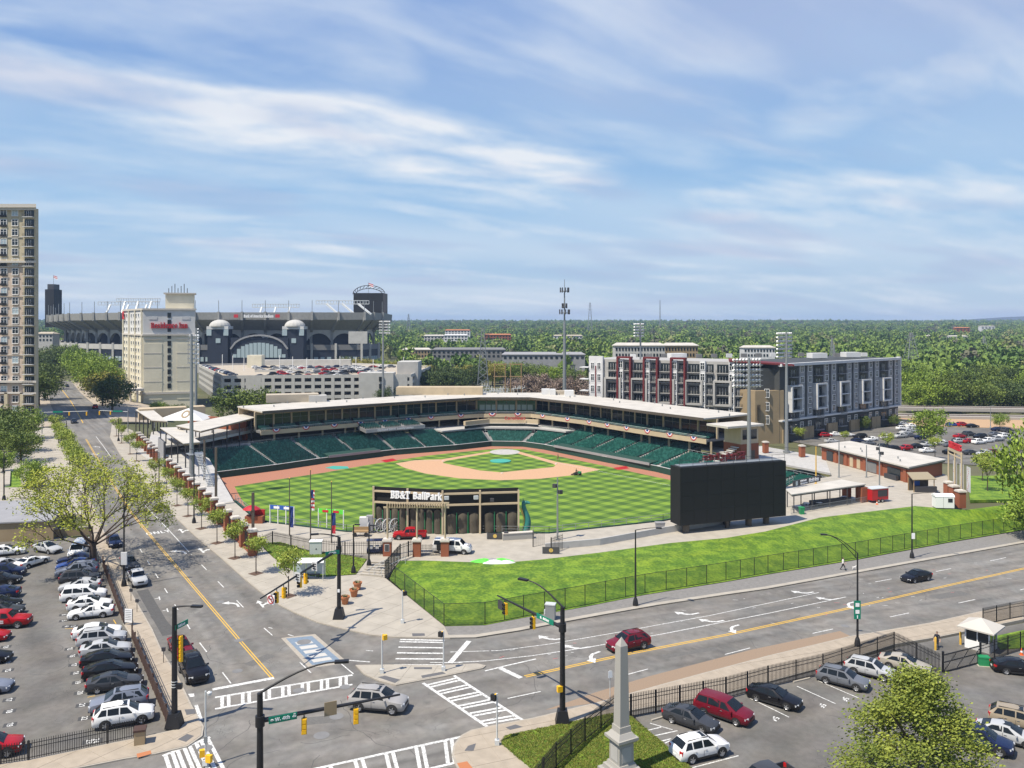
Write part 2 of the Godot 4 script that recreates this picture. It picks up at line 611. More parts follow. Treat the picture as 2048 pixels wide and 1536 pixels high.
func build_ground() -> void:
	var mb := MB.new()
	var ds := []
	var d := -160.0
	while d < 8000.0:
		ds.append(d)
		d += 10.0 if d < 300.0 else d*0.045
	var park := PackedVector2Array()
	for p in BALLPARK:
		park.append(Vector2(p[0],p[1]))
	var rows := []
	for q in ds:
		var row := []
		var half: float = 1.25*absf(q) + 190.0
		for i in 81:
			var x := -half + 2.0*half*i/80.0
			var y := hg(x,maxf(q,1.0)) - 0.3
			if Geometry2D.is_point_in_polygon(Vector2(x,q),park):
				y = -7.5
			row.append(Vector3(x,y,-q))
		rows.append(row)
	for j in rows.size() - 1:
		for i in 80:
			var p: Vector3 = rows[j][i]
			var t := noise.get_noise_2d(p.x*3.0,p.z*3.0)*0.5 + 0.5
			mb.col = Color(0.075,0.085,0.03).lerp(Color(0.19,0.17,0.1),t*t)
			mb.quad(rows[j][i],rows[j + 1][i],rows[j + 1][i + 1],rows[j][i + 1])
	struct("ground",mb,"earth")
func road_color(mb: MB,base: Color) -> void:
	for i in mb.v.size():
		var p := mb.v[i]
		var t := noise.get_noise_2d(p.x*22.0,p.z*22.0) + 0.6*noise.get_noise_2d(p.x*90.0,p.z*90.0)
		var k := 1.0 + 0.22*t
		var e := 0.06*noise.get_noise_2d(p.z*40.0,p.x*40.0)
		var dir := Vector2(-0.55,-0.835) if p.x < -16.0 and p.z < -78.0 else Vector2(0.9,-0.43)
		var al := dir.x*p.x + dir.y*p.z
		var ac := -dir.y*p.x + dir.x*p.z
		k += 0.5*noise.get_noise_2d(al*6.0,ac*170.0) - 0.1*maxf(0.0,noise.get_noise_2d(al*60.0 + 500.0,ac*120.0))
		mb.c[i] = Color(base.r*k*(1.0 + e),base.g*k,base.b*k*(1.0 - e))
func build_roads() -> void:
	var pts := []
	for p in MINT_LEFT:
		pts.append(p)
	pts.append([-300,1900])
	pts.append([1300,1900])
	for i in range(SOUTH_KERB.size() - 1,-1,-1):
		pts.append(SOUTH_KERB[i])
	for i in range(MINT_RIGHT.size() - 1,-1,-1):
		pts.append(MINT_RIGHT[i])
	var poly := gpoly(pts)
	var grown := Geometry2D.offset_polygon(poly,0.6)
	var mb := MB.new()
	drape(mb,grown[0],0.0,0.0,1.3)
	road_color(mb,Color(0.205,0.194,0.176))
	var road := struct("road",mb,"road")
	road_wear(road)
	markings(road)
	mb = MB.new()
	drape(mb,gpoly([[1090,1420],[1190,1385],[1300,1352],[1500,1300],[1680,1262],[1700,1272],[1536,1312],[1380,1354],[1190,1406]]),0.004)
	var dust := part(road,"red_dust",mb,"dust")
	dust.set_meta("kind","stuff")
func pave(called: String,px: Array,mat_: String,slab := 0.0,angle := 0.0,dy := 0.13) -> MeshInstance3D:
	var poly := gpoly(px)
	return pave_poly(called,poly,mat_,slab,angle,dy)
func pave_poly(called: String,poly: PackedVector2Array,mat_: String,slab := 0.0,angle := 0.0,dy := 0.13) -> MeshInstance3D:
	var mb := MB.new()
	drape(mb,poly,dy - (0.02 if slab > 0.0 else 0.0),0.45,5.0)
	var o := struct(called,mb,"kerb" if slab > 0.0 else mat_)
	if slab > 0.0:
		var lo := Vector2(1e9,1e9)
		var hi := -lo
		var rot := Transform2D(angle,Vector2.ZERO)
		var inv := rot.affine_inverse()
		var loc := PackedVector2Array()
		for p in poly:
			loc.append(inv*p)
			lo = lo.min(inv*p)
			hi = hi.max(inv*p)
		var inner := Geometry2D.offset_polygon(loc,-0.17)
		var cells := []
		for i in range(int(lo.x/slab) - 1,int(hi.x/slab) + 2):
			for j in range(int(lo.y/slab) - 1,int(hi.y/slab) + 2):
				var g := 0.018
				var c := PackedVector2Array([Vector2(i*slab + g,j*slab + g),Vector2((i + 1)*slab - g,j*slab + g),Vector2((i + 1)*slab - g,(j + 1)*slab - g),Vector2(i*slab + g,(j + 1)*slab - g)])
				for base in inner:
					for r in Geometry2D.intersect_polygons(base,c):
						if r.size() >= 3:
							var w := PackedVector2Array()
							for q in r:
								w.append(rot*q)
							cells.append(w)
		cells.sort_custom(func(a,b): return a[0].y > b[0].y)
		var rest := MB.new()
		for i in cells.size():
			if i < 300:
				var m := MB.new()
				drape(m,cells[i],dy,0.03)
				part(o,"slab",m,mat_)
			else:
				drape(rest,cells[i],dy,0.03)
		if rest.v.size() > 0:
			var q := part(o,"slab_field",rest,mat_)
			q.set_meta("kind","stuff")
	return o
func on_road(parent: Node3D,called: String,px: Array,mat_ := "paint_white",dy := 0.005) -> void:
	var mb := MB.new()
	drape(mb,gpoly(px),dy)
	part(parent,called,mb,mat_)
func line(parent: Node3D,called: String,p0: Array,p1: Array,w: float,mat_ := "paint_white",dy := 0.005) -> void:
	var a := G(p0[0],p0[1])
	var b := G(p1[0],p1[1])
	wline(parent,called,Vector2(a.x,a.z),Vector2(b.x,b.z),w,mat_,dy)
func wline(parent: Node3D,called: String,a: Vector2,b: Vector2,w: float,mat_ := "paint_white",dy := 0.005) -> void:
	var t := (b - a).normalized().orthogonal()*w*0.5
	var mb := MB.new()
	mark_n = (mark_n + 1) % 7
	drape(mb,PackedVector2Array([a - t,b - t,b + t,a + t]),dy + 0.0012*mark_n)
	part(parent,called,mb,mat_)
func dashes(parent: Node3D,p0: Array,p1: Array,dash: float,gap: float,w := 0.12) -> void:
	var a := G(p0[0],p0[1])
	var b := G(p1[0],p1[1])
	var s := Vector2(a.x,a.z)
	var f := Vector2(b.x,b.z) - s
	var l := f.length()
	f /= l
	var t := 0.0
	while t < l:
		wline(parent,"lane_dash",s + f*t,s + f*minf(t + dash,l),w)
		t += dash + gap
func poly_line(parent: Node3D,called: String,px: Array,w: float,mat_ := "paint_white",off := 0.0) -> void:
	for i in px.size() - 1:
		var a := G(px[i][0],px[i][1])
		var b := G(px[i + 1][0],px[i + 1][1])
		var p := Vector2(a.x,a.z)
		var q := Vector2(b.x,b.z)
		var t := (q - p).normalized().orthogonal()*off
		wline(parent,called,p + t,q + t,w,mat_)
func ladder(parent: Node3D,c: Array,bars: int,w := 0.3,double := true) -> void:
	var p := gpoly(c)
	wline(parent,"crosswalk_edge",p[0],p[1],0.3)
	wline(parent,"crosswalk_edge",p[3],p[2],0.3)
	for i in bars:
		var t := (i + 0.5)/bars
		var a := p[0].lerp(p[1],t)
		var b := p[3].lerp(p[2],t)
		var n := (b - a).normalized()
		a += n*0.16
		b -= n*0.16
		if double:
			var s := (p[1] - p[0]).normalized()*0.28
			wline(parent,"crosswalk_bar",a - s,b - s,w)
			wline(parent,"crosswalk_bar",a + s,b + s,w)
		else:
			wline(parent,"crosswalk_bar",a,b,w)
func arrow(parent: Node3D,at: Array,head: Array,kind: String,size := 1.0) -> void:
	var a := G(at[0],at[1])
	var b := G(head[0],head[1])
	var o := Vector2(a.x,a.z)
	var f := (Vector2(b.x,b.z) - o).normalized()
	var s := Vector2(-f.y,f.x)    # to the right of travel
	var shapes := []
	if kind == "left" or kind == "right":
		var k := -1.0 if kind == "left" else 1.0
		shapes = [[[0,-0.12*k],[0.95,-0.12*k],[1.5,0.12*k],[1.95,0.62*k],[1.68,0.78*k],[1.3,0.36*k],[0.9,0.12*k],[0,0.12*k]],[[1.28,0.72*k],[2.3,0.56*k],[2.05,1.35*k]]]
	elif kind == "straight":
		shapes = [[[0,-0.1],[0,0.1],[1.6,0.1],[1.6,-0.1]],[[1.6,-0.36],[1.6,0.36],[2.5,0]]]
	else:
		shapes = [[[0,-0.1],[0,0.1],[1.6,0.1],[1.6,-0.1]],[[1.6,-0.36],[1.6,0.36],[2.5,0]],[[0.45,0.1],[0.9,0.1],[1.2,0.55],[1.05,0.7]],[[0.75,0.75],[1.35,0.4],[1.35,1.0]]]
	for sh in shapes:
		var q := PackedVector2Array()
		for p in sh:
			q.append(o + (f*p[0] + s*p[1])*size)
		var mb := MB.new()
		mark_n = (mark_n + 1) % 7
		drape(mb,q,0.014 + 0.0005*mark_n)
		part(parent,"turn_arrow",mb,"paint_white")
func painted_text(parent: Node3D,s: String,at: Vector3,f: Vector2,height: float,stretch := 1.0,mat_ := "paint_white",dy := 0.006) -> void:
	var tm := TextMesh.new()
	tm.text = s
	tm.font_size = 32
	tm.pixel_size = height/24.0
	tm.depth = 0.002
	var sf := SystemFont.new()
	sf.font_names = PackedStringArray(["Droid Sans"])
	sf.font_weight = 700
	tm.font = sf
	tm.material = mats[mat_]
	var up := Vector3(f.x,0,f.y)
	var right := up.cross(Vector3.UP)
	inst(parent,"painted_letters",tm,Transform3D(Basis(right,up*stretch,Vector3.UP),at + Vector3.UP*dy))
func markings(r: Node3D) -> void:
	var yel := [[545,1356],[480,1282],[420,1212],[340,1118],[262,1025],[205,935],[172,878]]
	poly_line(r,"yellow_line",yel,0.12,"paint_yellow",0.13)
	poly_line(r,"yellow_line",yel,0.12,"paint_yellow",-0.13)
	poly_line(r,"yellow_line",[[166,846],[152,820],[140,800],[118,772]],0.3,"paint_yellow")
	poly_line(r,"lane_line",[[378,1104],[330,1052],[283,1003]],0.12)
	poly_line(r,"lane_line",[[222,914],[205,890],[192,873]],0.14)
	dashes(r,[487,1215],[382,1108],3.0,6.0)
	dashes(r,[462,1367],[395,1280],3.0,6.0)
	dashes(r,[380,1258],[275,1090],2.2,5.0)
	line(r,"lane_dash",[528,1256],[545,1271],0.12)
	line(r,"lane_dash",[537,1255],[545,1257],0.12)
	line(r,"lane_dash",[600,1325],[622,1346],0.12)
	line(r,"lane_dash",[683,1328],[707,1348],0.12)
	line(r,"lane_dash",[576,1269],[587,1272],0.12)
	line(r,"lane_line",[690,1320],[740,1324],0.16)
	line(r,"lane_dash",[732,1301],[746,1302],0.12)
	line(r,"stop_bar",[425,1379],[548,1356],0.5)
	line(r,"stop_bar",[900,1326],[938,1282],0.55)
	line(r,"stop_bar",[1000,1336],[1042,1356],0.55)
	ladder(r,[[788,1331],[884,1331],[889,1281],[800,1279]],0,0.25)
	var cw := gpoly([[788,1331],[884,1331],[889,1281],[800,1279]])
	for i in 5:
		var t := i/4.5 + 0.02
		wline(r,"crosswalk_bar",cw[0].lerp(cw[3],t),cw[1].lerp(cw[2],t),0.3)
	ladder(r,[[846,1366],[975,1454],[1048,1442],[908,1351]],6)
	ladder(r,[[430,1418],[705,1369],[705,1350],[430,1395]],7)
	ladder(r,[[620,1540],[925,1473],[930,1521],[640,1590]],5)
	ladder(r,[[325,1512],[420,1474],[455,1540],[340,1560]],4)
	on_road(r,"worn_apron",[[562,1276],[630,1268],[697,1326],[618,1336]],"kerb",0.004)
	on_road(r,"blue_panel",[[572,1277],[624,1272],[685,1324],[624,1330]],"paint_blue",0.008)
	for i in 5:
		var t := 0.08 + i*0.185
		var a := Vector2(586,1281).lerp(Vector2(630,1328),t)
		var b := Vector2(617,1277).lerp(Vector2(668,1322),t)
		var u := Vector2(586,1281).lerp(Vector2(630,1328),t + 0.12)
		var w := Vector2(617,1277).lerp(Vector2(668,1322),t + 0.12)
		on_road(r,"panel_stripe",[[a.x,a.y],[b.x,b.y],[w.x,w.y],[u.x,u.y]],"pale_concrete",0.012)
	for m in [[608,1284,0.75],[673,1433,0.62],[643,1471,0.66],[598,1381,0.55],[690,1374,0.5],[475,1342,0.5],[440,1204,0.5],[410,1497,0.6],[478,1281,0.5],[1690,1252,0.5]]:
		var g := G(m[0],m[1])
		var q := PackedVector2Array()
		for i in 14:
			q.append(Vector2(g.x,g.z) + Vector2(cos(TAU*i/14),sin(TAU*i/14))*m[2])
		var mb := MB.new()
		drape(mb,q,0.016)
		part(r,"manhole_cover",mb,"dark_concrete")
	on_road(r,"asphalt_patch",[[273,1182],[296,1178],[349,1268],[325,1272]],"patch",0.004)
	on_road(r,"asphalt_patch",[[300,1232],[321,1228],[352,1262],[330,1270]],"patch",0.007)
	arrow(r,[478,1214],[400,1105],"left",1.15)
	arrow(r,[527,1215],[440,1115],"both",1.15)
	arrow(r,[372,1108],[312,1040],"left",1.3)
	arrow(r,[408,1106],[335,1035],"both",1.3)
	arrow(r,[366,1066],[310,1000],"both",1.3)
	arrow(r,[195,910],[170,870],"left",1.2)
	arrow(r,[200,895],[170,860],"left",1.2)
	painted_text(r,"ONLY",G(316,1065),Vector2(-0.55,-0.835),1.05,1.7)
	for p in [[318,1196],[334,1220],[388,1317]]:
		line(r,"bay_mark",p,[p[0] - 9,p[1] + 2],0.14)
		line(r,"bay_mark",[p[0],p[1] - 3],[p[0] + 2,p[1] + 4],0.14)
	on_road(r,"bay_mark",[[376,1388],[388,1387],[389,1393],[380,1394]],"paint_white")
	poly_line(r,"lane_line",[[392,1410],[402,1440]],0.3)
	var yl := [[1050,1353],[1255,1308],[1452,1270],[1700,1216],[1900,1170],[2048,1137],[2400,1060]]
	poly_line(r,"yellow_line",yl,0.16,"paint_yellow",0.16)
	poly_line(r,"yellow_line",yl,0.16,"paint_yellow",-0.16)
	poly_line(r,"lane_line",[[900,1304],[1000,1301],[1100,1288],[1240,1264],[1420,1231],[1638,1185]],0.12)
	poly_line(r,"lane_line",[[885,1326],[970,1322],[1060,1312],[1180,1294],[1330,1267],[1540,1226],[1692,1194]],0.14)
	poly_line(r,"lane_line",[[970,1342],[1010,1332],[1072,1318]],0.2)
	for p in [[[1750,1164],[1783,1158]],[[1872,1143],[1902,1137]],[[1980,1122],[2012,1115]],[[1015,1397],[1081,1383]],[[1240,1353],[1296,1338]],[[1450,1309],[1500,1296]],[[1625,1267],[1666,1258]],[[1780,1234],[1818,1226]],[[1917,1206],[1950,1199]],[[2040,1180],[2075,1172]],[[860,1325],[925,1325]]]:
		line(r,"lane_dash",p[0],p[1],0.14)
	arrow(r,[1130,1277],[1060,1285],"right",1.2)
	arrow(r,[1180,1294],[1110,1305],"right",1.2)
	arrow(r,[1200,1303],[1140,1325],"left",1.25)
	arrow(r,[1398,1226],[1340,1238],"right",1.2)
	arrow(r,[1448,1241],[1390,1252],"right",1.2)
	arrow(r,[1478,1250],[1420,1266],"left",1.2)
	arrow(r,[1627,1184],[1570,1195],"right",1.2)
	arrow(r,[1678,1197],[1620,1208],"right",1.2)
	arrow(r,[1708,1204],[1650,1220],"left",1.2)
func build_walks() -> void:
	var mr := MINT_RIGHT.slice(4,20)
	var s1 := mr.duplicate()
	s1.append_array([[900,1278],[889,1254],[770,1157],[712,1151],[640,1156],[595,1150],[547,1117],[518,1090],[505,1114],[457,1056],[422,1028],[380,990],[325,934],[276,892],[266,862]])
	var o := pave("sidewalk_ballpark",s1,"concrete",3.0,0.585)
	for t in [[[824,1269],[849,1269],[850,1274],[825,1275]],[[540,1190],[552,1192],[556,1196],[544,1195]]]:
		on_road(o,"tactile_panel",t,"tactile",0.137)
	var s2 := [[900,1278]]
	s2.append_array(MINT_RIGHT.slice(20,31))
	s2.append_array([[2500,985],[2048,1062],[1898,1087],[1711,1122],[1536,1151],[1452,1166],[1290,1192],[1170,1216],[1047,1238],[970,1253],[889,1255]])
	pave("path_by_lawn",s2,"path_asphalt")
	var kb := MINT_RIGHT.slice(19,31)
	for i in kb.size() - 1:
		var a := G(kb[i][0],kb[i][1])
		var b := G(kb[i + 1][0],kb[i + 1][1])
		var mb := MB.new()
		var t := Vector2(b.x - a.x,b.z - a.z).normalized().orthogonal()*0.75
		if t.y > 0:
			t = -t
		drape(mb,PackedVector2Array([Vector2(a.x,a.z),Vector2(b.x,b.z),Vector2(b.x,b.z) + t,Vector2(a.x,a.z) + t]),0.15,0.2)
		struct("kerb",mb,"concrete")
	var s3 := MINT_LEFT.slice(4,22)
	s3.append_array([[-300,1585],[0,1530],[57,1522],[215,1490],[285,1476],[348,1462],[334,1450],[262,1275],[247,1250],[205,1132],[188,1085],[150,988]])
	o = pave("sidewalk_parking",s3,"old_walk",2.4,0.585)
	for t in [[[369,1422],[388,1421],[392,1430],[373,1433]],[[355,1482],[374,1471],[388,1475],[372,1487]]]:
		on_road(o,"tactile_panel",t,"tactile",0.137)
	on_road(o,"kerb_drain",[[273,1511],[301,1504],[303,1511],[275,1519]],"terracotta",0.137)
	var s5 := SOUTH_KERB.slice(1,16)
	s5.append_array([[1130,1700],[1062,1540],[1003,1488],[1012,1476],[1175,1443],[1262,1423],[1452,1388],[1640,1338],[1790,1290],[1880,1275],[2048,1240]])
	o = pave("sidewalk_corner",s5,"old_walk",2.2,-0.4)
	for t in [[[1011,1458],[1031,1452],[1046,1457],[1020,1463]],[[929,1505],[936,1495],[952,1490],[947,1505]]]:
		on_road(o,"tactile_panel",t,"tactile",0.137)
	on_road(o,"kerb_drain",[[914,1530],[934,1526],[950,1545],[925,1550]],"terracotta",0.137)
	o = pave("traffic_island",[[711,1332],[728,1350],[760,1364],[792,1372],[890,1354],[966,1338],[972,1333],[955,1329],[885,1332],[780,1331]],"concrete",2.6,0.2)
	for t in [[[755,1357],[770,1354],[800,1362],[790,1369]],[[842,1354],[885,1346],[892,1350],[845,1359]],[[828,1337],[864,1337],[864,1341],[828,1341]]]:
		on_road(o,"tactile_panel",t,"tactile",0.137)
	pave("plaza_park",[[120,858],[135,890],[172,985],[186,1030],[60,1030],[-260,1030],[-200,905],[60,905],[80,876],[60,868],[90,856]],"concrete",4.0,0.5)
	pave("sidewalk_far",[[94,765],[101,810],[119,852],[60,856],[-60,856],[60,800],[84,765]],"old_walk")
	pave("sidewalk_hotel",[[142,762],[162,787],[203,822],[228,846],[300,846],[300,812],[250,800],[190,762]],"old_walk")
	lot_sheet("parking_lot_left",[[190,1088],[205,1133],[247,1250],[262,1275],[334,1450],[345,1463],[285,1474],[215,1488],[57,1520],[0,1528],[-300,1583],[-500,1500],[-300,1090],[0,1075],[120,1070]])
	lot_sheet("parking_lot_right",[[1262,1425],[1452,1390],[1640,1340],[1790,1296],[1880,1278],[2048,1246],[2500,1160],[2700,1700],[1480,1800],[1400,1560],[1320,1490]])
	lot_sheet("parking_lot_back",[[1560,878],[1700,862],[1800,852],[1810,838],[1960,850],[2200,865],[2300,960],[2048,935],[1880,925],[1740,903],[1640,893]])
func lot_sheet(called: String,px: Array) -> void:
	var mb := MB.new()
	drape(mb,gpoly(px),0.02,0.2,2.5)
	road_color(mb,Color(0.165,0.156,0.141))
	var o := struct(called,mb,"lot")
	if called == "parking_lot_left":
		var nums := [[145,1217,"7"],[128,1230,"6"],[128,1242,"5"],[134,1253,"4"],[146,1253,"3"],[140,1298,"15"],[145,1312,"16"],[148,1330,"17"],[152,1346,"18"],[156,1365,"19"],[160,1386,"20"],[164,1411,"21"],[169,1437,"22"],[15,1276,"12"],[12,1294,"13"],[16,1325,"14"],[16,1341,"15"],[17,1360,"16"],[18,1400,"17"],[19,1423,"18"],[20,1450,"19"],[178,1484,"23"],[192,1482,"24"]]
		for q in nums:
			var g := G(q[0],q[1]) + Vector3.UP*0.02
			var m := MB.new()
			m.box(g + Vector3.UP*0.004,Vector3(1.0,0.006,0.75),Basis(Vector3.UP,0.38))
			part(o,"number_panel",m,"paint_black")
			painted_text(o,q[2],g,Vector2(0.93,-0.37),0.5,1.0,"paint_white",0.012)
		for p in [[[130,1258],[245,1252]],[[175,1395],[190,1392]],[[227,1240],[232,1248]]]:
			line(o,"stall_line",p[0],p[1],0.1,"paint_yellow",0.026)
	elif called == "parking_lot_right":
		for p in [[[1300,1447],[1345,1460]],[[1636,1362],[1718,1397]],[[1594,1373],[1671,1408]],[[1500,1397],[1578,1435]],[[1536,1414],[1578,1435]],[[1770,1334],[1842,1360]],[[1385,1536],[1477,1512]],[[1330,1487],[1340,1482]]]:
			line(o,"stall_line",p[0],p[1],0.12,"paint_white",0.026)
		for p in [[[1280,1465],[1322,1455]],[[1292,1476],[1355,1462]],[[1308,1487],[1342,1478]],[[1326,1500],[1342,1496]]]:
			line(o,"stall_line",p[0],p[1],0.14,"paint_white",0.026)
		for q in [[1550,1438,"54"],[1644,1412,"55"],[1690,1399,"56"]]:
			painted_text(o,q[2],G(q[0],q[1]) + Vector3.UP*0.02,Vector2(0.75,0.65),0.6,1.0,"paint_white",0.006)
		for p in [[[1303,1443],[1330,1435]],[[1500,1390],[1520,1386]],[[1587,1366],[1620,1358]],[[1760,1325],[1772,1322]],[[1984,1337],[2000,1332]]]:
			var a := G(p[0][0],p[0][1])
			var b := G(p[1][0],p[1][1])
			var m := MB.new()
			m.bar(a + Vector3.UP*0.09,b + Vector3.UP*0.09,0.16,0.14)
			var s := part(self,"wheel_stop",m,"concrete")
			meta(s,"low concrete wheel stop at the head of a parking stall by the iron fence","wheel stop","wheel stops along the iron fence")
func build_lawns() -> void:
	var low := [[779,1158],[830,1203],[889,1252],[970,1250],[1047,1235],[1170,1213],[1290,1189],[1452,1163],[1536,1148],[1711,1119],[1898,1084],[2048,1059],[2300,1020]]
	var high := [[800,1122],[850,1121],[935,1124],[1010,1125],[1082,1119],[1200,1105],[1340,1086],[1450,1076],[1530,1063],[1640,1035],[1830,1012],[1930,1020],[2200,985]]
	var mb := MB.new()
	var steps := 26
	var grid := []
	for i in low.size():
		var a := G(low[i][0],low[i][1],0.08)
		var b := U(high[i][0],high[i][1],0.02)
		var row := []
		for k in steps + 1:
			var t := float(k)/steps
			var p := a.lerp(b,t)
			p.y = lerpf(a.y,b.y,smoothstep(0.0,1.0,t)) + 0.25*sin(PI*t) + 0.12*noise.get_noise_2d(p.x*30,p.z*30)*sin(PI*t)
			row.append(p)
		grid.append(row)
	for i in grid.size() - 1:
		for s in 12:
			for k in steps:
				var p00: Vector3 = grid[i][k].lerp(grid[i + 1][k],s/12.0)
				var p01: Vector3 = grid[i][k + 1].lerp(grid[i + 1][k + 1],s/12.0)
				var p10: Vector3 = grid[i][k].lerp(grid[i + 1][k],(s + 1)/12.0)
				var p11: Vector3 = grid[i][k + 1].lerp(grid[i + 1][k + 1],(s + 1)/12.0)
				mb.quad(p00,p01,p11,p10)
	for i in mb.v.size():
		var p := mb.v[i]
		var al := 0.9*p.x - 0.43*p.z
		var ac := 0.43*p.x + 0.9*p.z
		var q := noise.get_noise_2d(al*14.0,ac*60.0) + 0.7*noise.get_noise_2d(al*60.0,ac*130.0)
		mb.c[i] = Color(0.82,0.9,0.8).lerp(Color(0.98,0.92,0.66),clampf(0.45 + q*0.7,0.0,1.0))
	var lawn := struct("lawn_bank",mb.smooth(0.3),"lawn")
	mb = MB.new()
	drape(mb,gpoly([[522,1088],[547,1116],[595,1149],[640,1155],[712,1150],[733,1120],[690,1112],[620,1104],[560,1086]]),0.16,0.2,2.0)
	lawn = struct("lawn_shelter",mb,"lawn")
	grass_on(lawn,mb,5000,6)
	mb = MB.new()
	drape(mb,gpoly([[1012,1478],[1180,1443],[1230,1432],[1262,1440],[1320,1488],[1400,1560],[1440,1640],[1140,1660],[1062,1540],[1003,1490]]),0.3,0.4,2.0)
	lawn = struct("lawn_obelisk",mb,"lawn")
	grass_on(lawn,mb,22000,7)
	mb = MB.new()
	drape(mb,gpoly([[1985,1275],[2048,1262],[2200,1235],[2200,1270],[2048,1297],[2000,1300]]),0.12,0.2,3.0)
	struct("lawn_guard_booth",mb,"lawn")
	mb = MB.new()
	drape(mb,gpoly([[1934,955],[2080,950],[2120,1000],[1940,1004]]),0.4,0.6,4.0)
	struct("lawn_steps",mb,"lawn")
func grass_on(parent: Node3D,src: MB,count: int,seed_: int) -> void:
	var r := RandomNumberGenerator.new()
	r.seed = seed_
	var b := MB.new()
	for i in 5:
		var a := r.randf()*TAU
		var o := Vector3(cos(a),0,sin(a))*r.randf()*0.12
		var l := Vector3(cos(a + 1),0,sin(a + 1))*0.03
		b.tri(o - l,o + l,o + Vector3(r.randf_range(-0.06,0.06),r.randf_range(0.03,0.07),r.randf_range(-0.06,0.06)))
	var m := b.mesh(mats["leaf"])
	var area := PackedFloat32Array()
	var sum := 0.0
	for i in range(0,src.v.size(),3):
		sum += (src.v[i + 1] - src.v[i]).cross(src.v[i + 2] - src.v[i]).length()
		area.append(sum)
	var xfs := []
	var cols := []
	for k in count:
		var t := area.bsearch(r.randf()*sum)*3
		t = mini(t,src.v.size() - 3)
		var u := r.randf()
		var w := r.randf()
		if u + w > 1.0:
			u = 1.0 - u
			w = 1.0 - w
		var p := src.v[t] + (src.v[t + 1] - src.v[t])*u + (src.v[t + 2] - src.v[t])*w
		xfs.append(Transform3D(Basis(Vector3.UP,r.randf()*TAU).scaled(Vector3.ONE*r.randf_range(0.8,1.7)),p))
		cols.append(Color(0.10,0.16,0.02).lerp(Color(0.27,0.27,0.05),r.randf()))
	multi(parent,"grass",m,xfs,cols)
func road_wear(road: Node3D) -> void:
	var r := RandomNumberGenerator.new()
	r.seed = 71
	var mb := MB.new()
	for q in [[500,1440],[560,1500],[640,1510],[760,1470],[820,1500],[450,1400],[680,1400],[420,1290],[470,1250],[380,1190],[330,1130],[560,1300],[1000,1310],[1090,1390],[1180,1340],[1300,1290],[1420,1250],[1500,1280],[1600,1230],[1700,1180],[1850,1200],[1950,1150],[940,1400],[700,1470],[60,1350],[100,1400],[90,1290],[1650,1430],[1750,1420],[1900,1390]]:
		var g := G(q[0],q[1])
		var p := Vector2(g.x,g.z)
		var a := r.randf()*TAU
		for k in r.randi_range(8,26):
			a += r.randf_range(-0.55,0.55)
			var e := p + Vector2(cos(a),sin(a))*r.randf_range(0.3,0.7)
			var t := (e - p).orthogonal().normalized()*0.025
			drape(mb,PackedVector2Array([p - t,e - t,e + t,p + t]),0.025 if q[0] < 110 or (q[0] > 1600 and q[1] > 1380) else 0.003)
			p = e
	part(road,"tar_cracks",mb,"patch").set_meta("kind","stuff")
	for q in [[1010,1300,3.2,1.0,0.43],[1560,1215,5.0,1.2,0.43],[1900,1190,6.0,1.6,0.43],[640,1440,2.6,1.4,0.2],[520,1320,3.0,1.2,1.0],[1380,1305,7.0,0.8,0.43],[780,1330,2.0,1.0,0.2],[240,1000,6.0,1.5,1.0]]:
		var g := G(q[0],q[1])
		mb = MB.new()
		drape(mb,rectpoly(Vector2(g.x,g.z),q[2],q[3],-q[4]),0.0035)
		part(road,"asphalt_patch",mb,"cut")
	for k in 46:
		var px := r.randf_range(960,2040)
		var py := lerpf(1310,1130,(px - 960)/1080.0) + r.randf_range(-25,40)
		var g := G(px,py)
		mb = MB.new()
		drape(mb,rectpoly(Vector2(g.x,g.z),r.randf_range(0.25,0.7),0.07,r.randf_range(-0.8,0.2)),0.004)
		part(road,"survey_mark",mb,"paint_white" if k % 3 else "survey_red")
# ---------------------------------------------------------------- the ballpark
const FIELD_Y := -5.0
const FRONT := [[60,176],[37.7,216],[26,231],[9.8,254],[3.5,260],[-6.5,261],[-17,253],[-34.6,243.7],[-53,228],[-62,218],[-75,206]]
const ROWS := [13,19,19,15,10,12,16,18,18,17]
const ROOF_EDGE := [[51,216],[36,237],[21.7,259],[6.4,277],[-11,277],[-23,269.6],[-49.8,250],[-71,233]]
func v2s(a: Array) -> PackedVector2Array:
	var r := PackedVector2Array()
	for p in a:
		r.append(Vector2(p[0],p[1]))
	return r
func offset_line(a: Array,o: float) -> PackedVector2Array:
	var p := v2s(a)
	var r := PackedVector2Array()
	for i in p.size():
		var n := Vector2.ZERO
		var last := Vector2.ZERO
		for k in [i - 1,i]:
			if k >= 0 and k < p.size() - 1:
				var f := (p[k + 1] - p[k]).normalized()
				last = Vector2(f.y,-f.x)
				if last.dot(p[k] - Vector2(-8,195)) < 0:
					last = -last
				n += last
		n = n.normalized()
		r.append(p[i] + n*o/maxf(0.5,n.dot(last)))
	return r
func w3(p: Vector2,y: float) -> Vector3:
	return Vector3(p.x,y,-p.y)
func sweep(mb: MB,a: Array,o0: float,o1: float,y0: float,y1: float,i0 := 0,i1 := 99) -> void:
	var p := offset_line(a,o0)
	var q := offset_line(a,o1)
	for i in range(i0,mini(i1,p.size() - 1)):
		mb.hexa([w3(p[i],y0),w3(p[i + 1],y0),w3(q[i + 1],y0),w3(q[i],y0),w3(p[i],y1),w3(p[i + 1],y1),w3(q[i + 1],y1),w3(q[i],y1)])
func upoly(px: Array,y: float) -> PackedVector2Array:
	var r := PackedVector2Array()
	for p in px:
		var g := U(p[0],p[1],y)
		r.append(Vector2(g.x,g.z))
	return r
